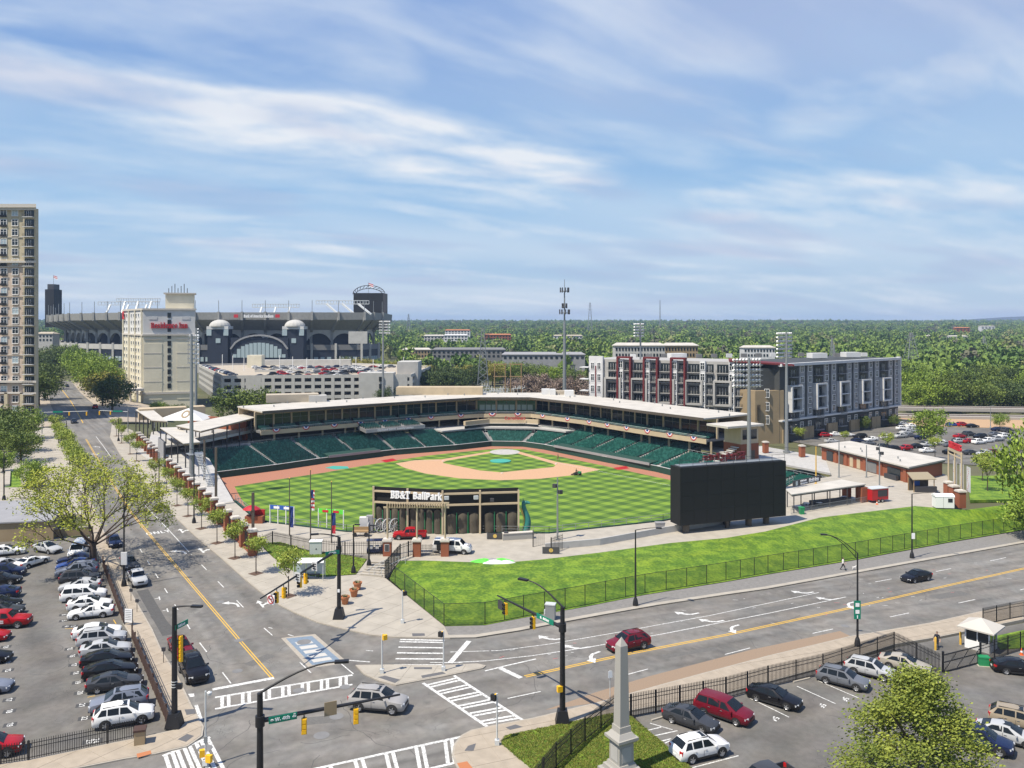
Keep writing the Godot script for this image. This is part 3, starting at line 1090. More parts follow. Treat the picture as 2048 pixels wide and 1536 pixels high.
func flat(called: String,poly: PackedVector2Array,y: float,mat_: String,thick := 0.0,parent: Node3D = null) -> MeshInstance3D:
	var mb := MB.new()
	if thick > 0.0:
		mb.prism(poly,y - thick,y)
	else:
		var ix := Geometry2D.triangulate_polygon(poly)
		for i in range(0,ix.size(),3):
			var a := poly[ix[i]]
			var b := poly[ix[i + 1]]
			var c := poly[ix[i + 2]]
			mb.tri(Vector3(a.x,y,a.y),Vector3(b.x,y,b.y),Vector3(c.x,y,c.y))
	if parent == null:
		return struct(called,mb,mat_)
	return part(parent,called,mb,mat_)
func ellipse(px: float,py: float,rx: float,ry: float,y: float) -> PackedVector2Array:
	var q := []
	for i in 24:
		q.append([px + rx*cos(TAU*i/24),py + ry*sin(TAU*i/24)])
	return upoly(q,y)
func build_field() -> void:
	var poly := PackedVector2Array()
	for p in [[-53,158],[-43.5,142],[-27,134.6],[6,133.6],[26,142],[46.5,157]]:
		poly.append(Vector2(p[0],-p[1]))
	for p in FRONT:
		poly.append(Vector2(p[0],-p[1]))
	var field := flat("ball_field",poly,FIELD_Y,"track")
	var gp := upoly([[469,973],[550,960],[650,945],[700,936],[790,921],[850,912],[912,905],[975,899],[1010,897],[1050,899],[1110,911],[1200,930],[1312,954],[1345,961],[1450,985],[1540,1010]],FIELD_Y)
	for p in [[50,163],[25,146.5],[5.8,138.5],[-26.8,139.5],[-41,146],[-49,158]]:
		gp.append(Vector2(p[0],-p[1]))
	var m: StandardMaterial3D = mats["outfield"]
	m.uv1_world_triplanar = false
	m.uv1_scale = Vector3.ONE/9.0
	var turn := Basis(Vector3.UP,PI/4)
	for g in [["outfield_grass",gp,0.004],["infield_grass",upoly([[887,924],[893,921.5],[985,905.5],[1008,904.5],[1030,905.5],[1106,927.5],[1111,931],[1107,934],[1010,944],[1000,944.5],[960,941],[886,926]],FIELD_Y),0.012]]:
		var mb := MB.new()
		var pl: PackedVector2Array = g[1]
		var ix := Geometry2D.triangulate_polygon(pl)
		for i in range(0,ix.size(),3):
			var q := []
			for k in 3:
				q.append(turn.inverse()*Vector3(pl[ix[i + k]].x,FIELD_Y + g[2],pl[ix[i + k]].y))
			mb.tri(q[0],q[1],q[2])
		part(field,g[0],mb,"outfield",Transform3D(turn,Vector3.ZERO))
	flat("infield_clay",upoly([[791,927],[830,920.5],[884,918.5],[985,902],[1035,902],[1112,923.5],[1160,931],[1201,939],[1150,950],[1080,957.5],[1000,960.5],[920,957],[850,947],[810,936]],FIELD_Y),FIELD_Y + 0.008,"clay",0.0,field)
	flat("home_cover",ellipse(1009.5,904,30,5.4,FIELD_Y),FIELD_Y + 0.016,"grey_concrete",0.0,field)
	mats["teal"] = mat("teal",Color(0.05,0.33,0.26),0.7)
	flat("mound_cover",ellipse(1001,923,21,3.6,FIELD_Y),FIELD_Y + 0.25,"teal",0.23,field)
	flat("bullpen_cover",upoly([[650,936],[665,932],[695,933],[698,937],[672,939]],FIELD_Y),FIELD_Y + 0.05,"teal",0.04,field)
	flat("rubber_mat",upoly([[762,921],[785,917],[795,921],[772,925]],FIELD_Y),FIELD_Y + 0.02,"red_paint",0.012,field)
	flat("rubber_mat",upoly([[1226,936],[1252,932],[1258,937],[1236,940]],FIELD_Y),FIELD_Y + 0.02,"red_paint",0.012,field)
	for l in [[[1110,925],[1345,972]],[[880,921],[798,922]]]:
		var a := U(l[0][0],l[0][1],FIELD_Y)
		var b := U(l[1][0],l[1][1],FIELD_Y)
		var mb := MB.new()
		mb.bar(a + Vector3.UP*0.02,b + Vector3.UP*0.02,0.12,0.004)
		part(field,"foul_line",mb,"paint_white")
	for p in [[886,922.5],[1112,928],[1004,946.5]]:
		var mb := MB.new()
		mb.box(U(p[0],p[1],FIELD_Y) + Vector3.UP*0.06,Vector3(0.5,0.1,0.5),Basis(Vector3.UP,PI/4))
		part(field,"base_bag",mb,"paint_white")
	var wall := [[-53,158],[-43.5,142],[-27,134.6],[6,133.6],[26,142],[46.5,157],[60,176]]
	var t := thing("outfield_wall","dark green padded wall round the outfield with a low rail on top","wall")
	for i in wall.size() - 1:
		var a := Vector3(wall[i][0],FIELD_Y,-wall[i][1])
		var b := Vector3(wall[i + 1][0],FIELD_Y,-wall[i + 1][1])
		var mb := MB.new()
		mb.bar(a + Vector3.UP*2.55,b + Vector3.UP*2.55,0.4,5.1)
		part(t,"wall_panel",mb,"wall_green")
		var k := maxi(1,int(a.distance_to(b)/2.4))
		var rl := MB.new()
		for y in [0.95,0.5]:
			rl.bar(a + Vector3.UP*(5.1 + y),b + Vector3.UP*(5.1 + y),0.06,0.06)
		part(t,"rail",rl,"steel")
		for j in k + 1:
			var ps := MB.new()
			ps.bar(a.lerp(b,float(j)/k) + Vector3.UP*5.0,a.lerp(b,float(j)/k) + Vector3.UP*6.1,0.07,0.07)
			part(t,"rail_post",ps,"steel")
	t = thing("foul_wall","low wall with a yellow top rail along the left field line","wall")
	var mw := MB.new()
	mw.bar(Vector3(-75,-4.3,-206),Vector3(-53,-4.3,-158),0.3,1.4)
	part(t,"wall_panel",mw,"wall_green")
	mw = MB.new()
	mw.bar(Vector3(-75,-3.55,-206),Vector3(-53,-3.55,-158),0.36,0.12)
	part(t,"top_rail",mw,"paint_yellow")
func seat_mesh(c := Color(1,1,1)) -> ArrayMesh:
	var mb := MB.new()
	mb.col = c
	mb.box(Vector3(0,0.42,0.05),Vector3(0.46,0.05,0.36),Basis(Vector3.RIGHT,-0.5))
	mb.box(Vector3(0,0.62,-0.2),Vector3(0.46,0.46,0.05),Basis(Vector3.RIGHT,-0.15))
	mb.box(Vector3(0,0.2,-0.1),Vector3(0.3,0.4,0.05))
	return mb.mesh(mats["seat"])
func seat_colors(n: int) -> Array:
	var r := []
	for i in n:
		r.append(Color(0.006,0.06,0.045).lerp(Color(0.03,0.14,0.11),pow(rng.randf(),2.0)))
	return r
func build_stands() -> void:
	var t := thing("grandstand","curved ballpark grandstand with green seats, glassed suites and a flat white roof","grandstand")
	var seat := seat_mesh()
	var single := seat_mesh(Color(0.009,0.08,0.06))
	var spots := []
	var tier := MB.new()
	var rise := 0.205
	var tread := 0.86
	var y0 := FIELD_Y + 1.25
	var lines := []
	for k in 22:
		lines.append(offset_line(FRONT,k*tread + 0.3))
	var wall := MB.new()
	for i in FRONT.size() - 1:
		var n: int = ROWS[i]
		var len_: float = lines[0][i].distance_to(lines[0][i + 1])
		var aisles := maxi(1,int(len_/9.0))
		var steps := []
		for s in aisles + 1:
			steps.append(MB.new())
		for k in n:
			var a: Vector2 = lines[k][i]
			var b: Vector2 = lines[k][i + 1]
			var c: Vector2 = lines[k + 1][i + 1]
			var d: Vector2 = lines[k + 1][i]
			var y := y0 + k*rise
			tier.quad(w3(a,y),w3(b,y),w3(c,y),w3(d,y))
			tier.quad(w3(a,y - rise),w3(b,y - rise),w3(b,y),w3(a,y))
			var l := a.distance_to(b)
			var f := (b - a)/l
			var nrm := ((d - a) - f*(d - a).dot(f)).normalized()
			var count := int((l - 0.4)/0.54)
			var fwd := w3(-nrm,0).normalized()
			var bs := Basis(fwd.cross(Vector3.UP)*-1.0,Vector3.UP,fwd)
			for s in count:
				var u := 0.4 + s*0.54
				var w := u/l*aisles
				if absf(w - roundf(w))*l/aisles < 0.62:
					continue
				var p := a + f*u + nrm*0.5
				spots.append(Transform3D(bs,w3(p,y)))
			for s in aisles + 1:
				var u := l*s/aisles
				var p := a + f*clampf(u,0.5,l - 0.5) + nrm*0.3
				steps[s].box(w3(p,y + 0.06),Vector3(1.0,0.12,0.5),bs)
		for s in steps:
			part(t,"aisle_steps",s,"pale_concrete")
		var ya := y0 + n*rise
		var p0: Vector2 = lines[n][i]
		var p1: Vector2 = lines[n][i + 1]
		var rl := MB.new()
		for h in [0.55,1.05]:
			rl.bar(w3(p0,ya + h),w3(p1,ya + h),0.05,0.05)
		for s in int(len_/2.0) + 1:
			var q := p0.lerp(p1,s/(len_/2.0 + 0.001))
			rl.bar(w3(q,ya - rise),w3(q,ya + 1.05),0.05,0.05)
		part(t,"rail",rl,"pale_steel")
		tier.quad(w3(p0,ya - rise),w3(p1,ya - rise),w3(p1,-7),w3(p0,-7))
		for e in [[lines[0][i],p0],[lines[0][i + 1],p1]]:
			tier.quad(w3(e[0],-5.2),w3(e[1],-5.2),w3(e[1],ya - rise),w3(e[0],y0))
	part(t,"seating_tier",tier,"dark_concrete")
	sweep(wall,FRONT,0.0,0.28,FIELD_Y - 0.3,y0 + 0.35)
	part(t,"field_wall",wall,"wall_green")
	var cap := MB.new()
	sweep(cap,FRONT,-0.06,0.34,y0 + 0.352,y0 + 0.44)
	part(t,"wall_cap",cap,"pale_steel")
	spots.sort_custom(func(a,b): return a.origin.z > b.origin.z)
	for i in mini(300,spots.size()):
		inst(t,"seat",single,spots[i])
	multi(t,"seat_rows",seat,spots.slice(300),seat_colors(spots.size() - 300))
	for d in [[7.0,0.22,0.9],[2.0,0.12,0.98]]:
		var i: int = d[0]
		var a: Vector2 = lines[0][i].lerp(lines[0][i + 1],d[1])
		var b: Vector2 = lines[0][i].lerp(lines[0][i + 1],d[2])
		if i == 2:
			a = lines[0][1].lerp(lines[0][2],0.1)
			b = lines[0][2].lerp(lines[0][3],0.8)
		var f := (b - a).normalized()
		var nrm := Vector2(f.y,-f.x)
		if nrm.dot(a - Vector2(-8,195)) < 0:
			nrm = -nrm
		var mb := MB.new()
		var c0 := a + nrm*2.6
		var c1 := b + nrm*2.6
		a -= nrm*0.7
		b -= nrm*0.7
		mb.hexa([w3(a,-3.35),w3(b,-3.35),w3(c1,-3.0),w3(c0,-3.0),w3(a,-2.95),w3(b,-2.95),w3(c1,-2.55),w3(c0,-2.55)])
		part(t,"dugout_roof",mb,"wall_green")
		mb = MB.new()
		mb.bar(w3(a - nrm*0.06,-3.15),w3(b - nrm*0.06,-3.15),0.1,0.7)
		part(t,"dugout_fascia",mb,"grey_siding")
	var con := MB.new()
	sweep(con,FRONT,9.4,34.0,-0.6,-0.15,3,6)
	sweep(con,FRONT,16.6,34.0,-0.6,-0.15,0,3)
	sweep(con,FRONT,15.0,34.0,-0.6,-0.15,6,10)
	part(t,"concourse_slab",con,"grey_concrete")
	var re := ROOF_EDGE
	var mb := MB.new()
	sweep(mb,re,0.0,17.0,2.75,3.35)
	part(t,"upper_floor",mb,"dark_concrete")
	for i in re.size() - 1:
		mb = MB.new()
		sweep(mb,re,-0.25,0.0,2.3,3.55,i,i + 1)
		part(t,"fascia_panel",mb,"beige")
		mb = MB.new()
		sweep(mb,re,-0.2,-0.14,4.2,4.28,i,i + 1)
		sweep(mb,re,-0.2,-0.14,3.85,3.9,i,i + 1)
		part(t,"balcony_rail",mb,"pale_steel")
	var bs2 := []
	for k in 3:
		var ln := offset_line(re,0.9 + 0.85*k)
		for i in ln.size() - 1:
			if i == 3:
				continue
			var f := (ln[i + 1] - ln[i])
			var l := f.length()
			f /= l
			var nrm := Vector2(f.y,-f.x)
			if nrm.dot(ln[i] - Vector2(-8,195)) < 0:
				nrm = -nrm
			var fwd := w3(-nrm,0)
			for s in int(l/0.56):
				if s % 14 > 11:
					continue
				bs2.append(Transform3D(Basis(-fwd.cross(Vector3.UP),Vector3.UP,fwd),w3(ln[i] + f*(0.3 + s*0.56),3.35 + 0.25*k)))
	multi(t,"balcony_seats",seat,bs2,seat_colors(bs2.size()))
	var gl := offset_line(re,4.0)
	for i in gl.size() - 1:
		var a := gl[i]
		var b := gl[i + 1]
		var l := a.distance_to(b)
		var bays := maxi(2,int(l/5.2))
		var f := (b - a).normalized()
		for s in bays + 1:
			var p := a.lerp(b,float(s)/bays)
			mb = MB.new()
			mb.box(w3(p,5.9),Vector3(0.5,5.2,0.5),Basis(Vector3.UP,atan2(f.y,f.x)))
			part(t,"column",mb,"beige")
			if s < bays:
				var q := a.lerp(b,float(s + 1)/bays)
				for w in 2:
					var u0 := p.lerp(q,0.05 + w*0.46)
					var u1 := p.lerp(q,0.05 + w*0.46 + 0.43)
					mb = MB.new()
					var hi := 7.6
					mb.quad(w3(u0,3.5),w3(u1,3.5),w3(u1,hi),w3(u0,hi))
					part(t,"suite_pane",mb,"glass_green" if i == 3 else "glass_dark")
					mb = MB.new()
					mb.bar(w3(u1.lerp(u0,-0.03),3.5),w3(u1.lerp(u0,-0.03),7.7),0.09,0.09)
					mb.bar(w3(u0,6.4),w3(u1,6.4),0.07,0.07)
					part(t,"mullion",mb,"grey_siding")
	mb = MB.new()
	sweep(mb,re,3.8,4.5,7.65,8.6)
	part(t,"suite_beam",mb,"beige")
	for k in 9:
		var p := gl[3].lerp(gl[4],0.06 + k*0.1)
		var q := gl[3].lerp(gl[4],0.06 + k*0.1 + 0.085)
		mb = MB.new()
		mb.quad(w3(p,4.4) + Vector3(0,0,0.1),w3(q,4.4) + Vector3(0,0,0.1),w3(q,6.2) + Vector3(0,0,0.1),w3(p,6.2) + Vector3(0,0,0.1))
		part(t,"press_window",mb,"glass_pale")
	mb = MB.new()
	sweep(mb,re,16.6,17.2,-1.0,8.7)
	part(t,"rear_wall",mb,"beige")
	mb = MB.new()
	sweep(mb,re,11.0,11.3,-0.3,2.75)
	part(t,"concession_wall",mb,"bronze_metal")
	var cl := offset_line(re,1.6)
	for i in cl.size() - 1:
		var l := cl[i].distance_to(cl[i + 1])
		for s in int(l/7.5) + 1:
			mb = MB.new()
			var p := cl[i].lerp(cl[i + 1],minf(1.0,s*7.5/l))
			mb.box(w3(p,0.0),Vector3(0.5,5.5,0.5))
			part(t,"column",mb,"beige")
	var cb := [[8.5,270],[4,272.5],[-7.5,273],[-15,266]]
	mb = MB.new()
	sweep(mb,cb,0.0,1.0,0.9,2.25)
	part(t,"club_beam",mb,"beige")
	mb = MB.new()
	sweep(mb,cb,-0.15,0.0,0.75,0.95)
	part(t,"club_cornice",mb,"cap_stone")
	for i in 3:
		mb = MB.new()
		sweep(mb,cb,0.35,0.45,-2.4,0.9,i,i + 1)
		part(t,"club_glass",mb,"glass_dark")
	mb = MB.new()
	sweep(mb,cb,-0.3,0.6,-3.4,-2.2)
	part(t,"club_kerb",mb,"pale_concrete")
	mb = MB.new()
	sweep(mb,re,-1.2,18.0,8.75,9.1)
	part(t,"roof",mb,"roof_white")
	mb = MB.new()
	sweep(mb,re,-1.35,-1.2,8.45,9.2)
	part(t,"roof_edge",mb,"bronze_metal")
	mb = MB.new()
	sweep(mb,re,-1.1,16.0,8.6,8.748)
	part(t,"soffit",mb,"tan_siding")
	for q in [[585,795,16,2.4,6.0,262.0,"roof_tan"],[635,792,5.5,2.0,4.0,262.0,"pale_concrete"],[880,783,30,2.6,6.0,289.0,"beige"],[1092,783,3.0,2.0,3.0,287.0,"white_wall"],[1105,784,2.0,2.0,3.0,286.0,"white_wall"],[1138,787,3.0,2.0,3.0,281.0,"white_wall"],[1120,784,10.0,1.2,4.0,289.0,"roof_tan"]]:
		var p := A(q[0],q[1],q[5])
		mb = MB.new()
		mb.box(Vector3(p.x,9.1 + q[3]/2,p.z),Vector3(q[2],q[3],q[4]),Basis(Vector3.UP,0.3 if q[0] < 700 else 0.0))
		part(t,"rooftop_unit",mb,q[6])
	for k in 26:
		var u := k/25.0*(re.size() - 1)
		var i := mini(int(u),re.size() - 2)
		var ln := offset_line(re,9.0 + 4.0*(k % 3))
		var p := ln[i].lerp(ln[i + 1],u - i)
		mb = MB.new()
		mb.tube(w3(p,9.1),w3(p,9.7),0.18,0.18,6)
		part(t,"roof_vent",mb,"steel")
	mb = MB.new()
	var la := offset_line(re,-5.5)
	var lb := offset_line(re,0.3)
	var g0 := la[6].lerp(la[5],0.10)
	var g1 := la[6].lerp(la[5],0.72)
	var h0 := lb[6].lerp(lb[5],0.10)
	var h1 := lb[6].lerp(lb[5],0.72)
	mb.hexa([w3(g0,0.9),w3(g1,0.9),w3(h1,1.6),w3(h0,1.6),w3(g0,1.9),w3(g1,1.9),w3(h1,2.7),w3(h0,2.7)])
	part(t,"loge_deck",mb,"dark_concrete")
	mb = MB.new()
	mb.bar(w3(g0,1.5),w3(g1,1.5),0.12,1.0)
	part(t,"loge_fascia",mb,"grey_concrete")
	var fl := (g1 - g0).normalized()
	var ln2 := Vector2(-fl.y,fl.x)
	for k in 4:
		var xs := []
		for s in int(g0.distance_to(g1)/0.56):
			if s % 12 < 10:
				var p := g0.lerp(h0,0.15 + k*0.22) + fl*(0.3 + s*0.56)
				var fw := w3(g0 - h0,0).normalized()
				xs.append(Transform3D(Basis(-fw.cross(Vector3.UP),Vector3.UP,fw),w3(p,2.0 + 0.2*k)))
		multi(t,"loge_seats",seat,xs,seat_colors(xs.size()))
	var fan := MB.new()
	for ring in [[0.0,0.42,Color(0.03,0.05,0.3)],[0.42,0.72,Color(0.75,0.75,0.75)],[0.72,1.0,Color(0.5,0.03,0.05)]]:
		fan.col = ring[2]
		for s in 10:
			var a0 := PI + PI*s/10.0
			var a1 := PI + PI*(s + 1)/10.0
			var z := 0.05 if s % 2 == 0 else 0.0
			fan.quad(Vector3(cos(a0)*ring[0],sin(a0)*ring[0],z),Vector3(cos(a0)*ring[1],sin(a0)*ring[1],z),Vector3(cos(a1)*ring[1],sin(a1)*ring[1],0.05 - z),Vector3(cos(a1)*ring[0],sin(a1)*ring[0],0.05 - z))
	var fm := fan.mesh(mats["cloth"])
	var bl := offset_line(re,-0.36)
	for i in bl.size() - 1:
		var l := bl[i].distance_to(bl[i + 1])
		var k := int(l/8.0)
		var f := (bl[i + 1] - bl[i]).normalized()
		for s in k:
			var p := bl[i].lerp(bl[i + 1],(s + 0.5)/k)
			var o := inst(self,"bunting",fm,Transform3D(Basis(Vector3.UP,atan2(f.y,f.x)).scaled(Vector3(1.15,1.0,1.0)),w3(p,3.75)))
			meta(o,"half-round red, white and blue bunting hung on the upper balcony of the stands","bunting","buntings along the balcony")
	label3d(t,"club_letters","Carolinas",A(1030,836.5,271.6),1.15,"letter_red",0.0)
	label3d(t,"loge_letters","Diamond Direct  Luxury Lounge",w3(g0.lerp(g1,0.5) - Vector2(fl.y,-fl.x)*0.0,1.5) + Vector3(-0.05,0,0.35),0.62,"letter_white",atan2(-(g0.y - g1.y)*-1.0,1.0)*0.0 + atan2((g1 - g0).y,(g1 - g0).x) + (0.0 if g1.x > g0.x else PI))
func label3d(parent: Node3D,called: String,s: String,at: Vector3,h: float,mat_: String,turn: float,depth := 0.08,font := "Droid Sans",weight := 700) -> MeshInstance3D:
	var tm := TextMesh.new()
	tm.text = s
	tm.font_size = 32
	tm.pixel_size = h/24.0
	tm.depth = depth
	var sf := SystemFont.new()
	sf.font_names = PackedStringArray([font])
	sf.font_weight = weight
	tm.font = sf
	tm.material = mats[mat_]
	return inst(parent,called,tm,Transform3D(Basis(Vector3.UP,turn),at))
func build_plaza() -> void:
	var poly := upoly([[505,1112],[540,1087],[620,1105],[690,1109],[745,1113],[800,1121],[850,1121],[935,1124],[1010,1125],[1082,1119],[1200,1105],[1340,1086],[1450,1076],[1530,1063],[1640,1035],[1830,1012],[1905,1018],[1915,985],[1893,950],[1740,900],[1640,888]],0.0)
	for p in [[71,183],[60.4,176.5],[46.8,156.5],[26.2,141.6],[6,133.2],[-27,134.2],[-43.8,141.6],[-53.2,157.5],[-54.5,155.5]]:
		poly.append(Vector2(p[0],-p[1]))
	var g := U(457,1056,0.0)
	poly.append(Vector2(g.x,g.z))
	flat("ballpark_plaza",poly,0.0,"concrete",1.2)
	var p2 := PackedVector2Array()
	for p in [[-46,137],[-53.6,158.5],[-76,207],[-84,219],[-102,236],[-106,229]]:
		p2.append(Vector2(p[0],-p[1]))
	flat("left_terrace",p2,-0.02,"grey_concrete",2.0)
	var w := thing("ramp_wall","long low concrete wall beside the ramp below the big black screen","wall")
	for s in [[[1090,1100],[1200,1090]],[[1200,1090],[1330,1066]],[[1330,1066],[1460,1046]]]:
		var mb := MB.new()
		var a := U(s[0][0],s[0][1])
		var b := U(s[1][0],s[1][1])
		mb.bar(a + Vector3.UP*0.5,b + Vector3.UP*0.5,0.3,1.0)
		part(w,"wall_panel",mb,"grey_concrete")
func brick_pillar(parent: Node3D,at: Vector3,w: float,h: float,turn: float) -> void:
	var mb := MB.new()
	var b := Basis(Vector3.UP,turn)
	mb.box(at + Vector3.UP*h/2,Vector3(w,h,w),b)
	part(parent,"brick_shaft",mb,"brick")
	mb = MB.new()
	mb.box(at + Vector3.UP*(h + 0.12),Vector3(w + 0.25,0.24,w + 0.25),b)
	mb.box(at + Vector3.UP*(h + 0.3),Vector3(w,0.14,w),b)
	part(parent,"stone_cap",mb,"cap_stone")
func build_street_wall() -> void:
	var a := G(505,1112)
	var b := G(277,890)
	var f := (b - a).normalized()
	var turn := atan2(-f.z,f.x)
	var n := 25
	for i in n:
		var p := a.lerp(b,float(i)/(n - 1))
		var t := thing("brick_pillar","square brick pillar with a pale stone cap in the ballpark's street wall","pillar",p,0.0,"brick pillars along the ballpark street")
		brick_pillar(t,Vector3.ZERO,1.15,3.3 if i > 0 else 3.6,turn)
		if i < n - 1:
			var q := a.lerp(b,float(i + 1)/(n - 1))
			iron_panel("street_railing","black iron railing panel between two brick pillars of the ballpark street wall","railings between the brick pillars",p + f*0.62,q - f*0.62,2.4,0.16,0.35)
func iron_panel(called: String,label: String,group: String,a: Vector3,b: Vector3,h: float,pitch: float,base := 0.0) -> Node3D:
	var t := thing(called,label,"railing",Vector3.ZERO,0.0,group)
	var mb := MB.new()
	for y in [0.25,h - 0.2]:
		mb.bar(a + Vector3.UP*(y + base),b + Vector3.UP*(y + base),0.05,0.05)
	part(t,"rail",mb,"black_metal")
	mb = MB.new()
	var l := a.distance_to(b)
	for i in int(l/pitch) + 1:
		var p := a.lerp(b,minf(1.0,i*pitch/l))
		mb.bar(p + Vector3.UP*(0.1 + base),p + Vector3.UP*(h + base),0.025,0.025)
	part(t,"pickets",mb,"black_metal").set_meta("kind","stuff")
	if base > 0.0:
		mb = MB.new()
		mb.bar(a + Vector3.UP*base/2,b + Vector3.UP*base/2,0.5,base)
		part(t,"plinth",mb,"brick")
	return t
# ---------------------------------------------------------------- things in and round the ballpark
func text_fit(parent: Node3D,called: String,s: String,at: Vector3,w: float,h: float,mat_: String,turn: float,depth := 0.08,font := "Droid Sans",weight := 700) -> MeshInstance3D:
	var o := label3d(parent,called,s,at,1.0,mat_,turn,depth,font,weight)
	var bb: AABB = o.mesh.get_aabb()
	if bb.size.x > 0.001:
		o.transform = Transform3D(Basis(Vector3.UP,turn)*Basis.from_scale(Vector3(w/bb.size.x,h/bb.size.y,1)),at)
		if weight > 600:
			o.mesh.pixel_size *= 1.0
			inst(o,"bold_stroke",o.mesh,Transform3D(Basis(),Vector3(0.07,0.02,-0.012)))
	return o
func bx(parent: Node3D,called: String,at: Vector3,size: Vector3,mat_: String,turn := 0.0) -> MeshInstance3D:
	var mb := MB.new()
	mb.box(at,size,Basis(Vector3.UP,turn))
	return part(parent,called,mb,mat_)
func rod(parent: Node3D,called: String,a: Vector3,b: Vector3,r: float,mat_: String,k := 8) -> MeshInstance3D:
	var mb := MB.new()
	mb.tube(a,b,r,r,k)
	return part(parent,called,mb,mat_)
func turn_of(a: Vector3,b: Vector3) -> float:
	return atan2(-(b.z - a.z),b.x - a.x)
func batters_eye() -> void:
	var t := thing("batters_eye","tall dark screen wall of tan steel posts and brown canvas behind the outfield","screen wall")
	var xs := [747,815,885,960,1037]
	var ds := [135.0,133.6,132.4,133.2,134.0]
	var tops := [7.3,7.2,7.1,7.0,6.9]
	var pts := []
	for i in 5:
		pts.append(Vector3((xs[i] - CX)/F*ds[i],0,-ds[i]))
		bx(t,"post",pts[i] + Vector3.UP*tops[i]/2,Vector3(0.3,tops[i],0.3),"beige")
	for i in 4:
		var a: Vector3 = pts[i]
		var b: Vector3 = pts[i + 1]
		var r := turn_of(a,b)
		var back := Vector3(sin(r),0,cos(r))*-0.35
		for y in [6.55,4.75]:
			var mb := MB.new()
			mb.bar(a + Vector3.UP*y,b + Vector3.UP*y,0.24,0.3)
			part(t,"beam",mb,"beige")
		var mb2 := MB.new()
		mb2.bar(a + back + Vector3.UP*5.9,b + back + Vector3.UP*5.9,0.12,2.6)
		part(t,"upper_panel",mb2,"screen_black")
		mb2 = MB.new()
		mb2.bar(a + back*2 + Vector3.UP*2.4,b + back*2 + Vector3.UP*2.4,0.12,4.8)
		part(t,"rear_panel",mb2,"screen_black")
		var f := (b - a).normalized()
		var n := 4 if i < 2 else 3
		var l := a.distance_to(b)
		for k in n:
			var c := a + f*(l*(k + (0.6 if i < 2 else 0.8))/(n + 0.3)) + back
			var h := 3.9 if i < 2 else 3.2
			var mb := MB.new()
			var w := l/(n + 0.4)*0.42
			var seg := 8
			for s in seg:
				for q in 5:
					var pt := []
					for e in [[s,q],[s + 1,q],[s + 1,q + 1],[s,q + 1]]:
						var u: float = -1.0 + 2.0*e[0]/seg
						var v: float = e[1]/5.0
						var bul := (1.0 - u*u)*(0.22 + 0.18*v*sin(v*9.0 + k)) + 0.05*sin(u*9.0 + k*2.0 + v*4.0)
						pt.append(c + f*u*w + Vector3(sin(r),0,cos(r))*bul + Vector3.UP*(0.1 + h*(1.0 - 0.12*u*u)*v))
					mb.quad(pt[0],pt[1],pt[2],pt[3])
			part(t,"canvas",mb.smooth(0.2),"canvas")
			rod(t,"green_post",c + f*(w*1.12),c + f*(w*1.12) + Vector3.UP*3.4,0.06,"bin_green")
	var m: Vector3 = (pts[0] + pts[1])*0.5
	var rr := turn_of(pts[0],pts[2])
	var base := A(801,990,132.7)
	var face := Vector3(sin(rr),0,cos(rr))*0.2
	text_fit(t,"sign_letters","BB&T",base + face,3.25,1.15,"letter_white",rr,0.3,"Droid Serif")
	text_fit(t,"sign_letters","BallPark",A(855,992.5,131.8) + face,4.75,1.15,"letter_white",rr,0.3)
	for p in [[893,996],[952,995]]:
		bx(t,"floodlight",A(p[0],p[1],131.4),Vector3(0.7,0.55,0.4),"pale_steel",0.3)
	bx(t,"speaker",A(984,1000,132.6),Vector3(0.6,0.5,0.5),"dark_metal")
	var g := thing("gate_trellis","tan steel trellis on three tall posts above the brick gate pillars","trellis")
	var ps := []
	for x in [775,834,890]:
		var p := G(x,1112)
		ps.append(p)
		rod(g,"post",p + Vector3.UP*2.4,p + Vector3.UP*7.8,0.14,"beige")
	for y in [7.75,7.1]:
		var mb := MB.new()
		mb.bar(ps[0] + Vector3(-0.6,y,0),ps[2] + Vector3(0.6,y,0),0.18,0.22)
		part(g,"beam",mb,"beige")
	for i in 24:
		var p: Vector3 = ps[0].lerp(ps[2],i/23.0)
		bx(g,"baluster",p + Vector3.UP*7.42,Vector3(0.1,0.6,0.9),"beige")
	for i in 3:
		var t3 := thing("gate_pillar",["brick gate pillar with a small dark notice board on its face","brick gate pillar between the open gate leaf and the white van","brick gate pillar standing in front of the white passenger van"][i],"pillar",ps[i],0.0,"brick pillars of the outfield gate")
		brick_pillar(t3,Vector3.ZERO,1.15,2.2,0.0)
		if i == 0:
			bx(t3,"notice_board",Vector3(0,1.35,0.6),Vector3(0.6,0.95,0.06),"paint_black")
			bx(t3,"notice_frame",Vector3(0,1.35,0.585),Vector3(0.68,1.03,0.05),"white_metal")
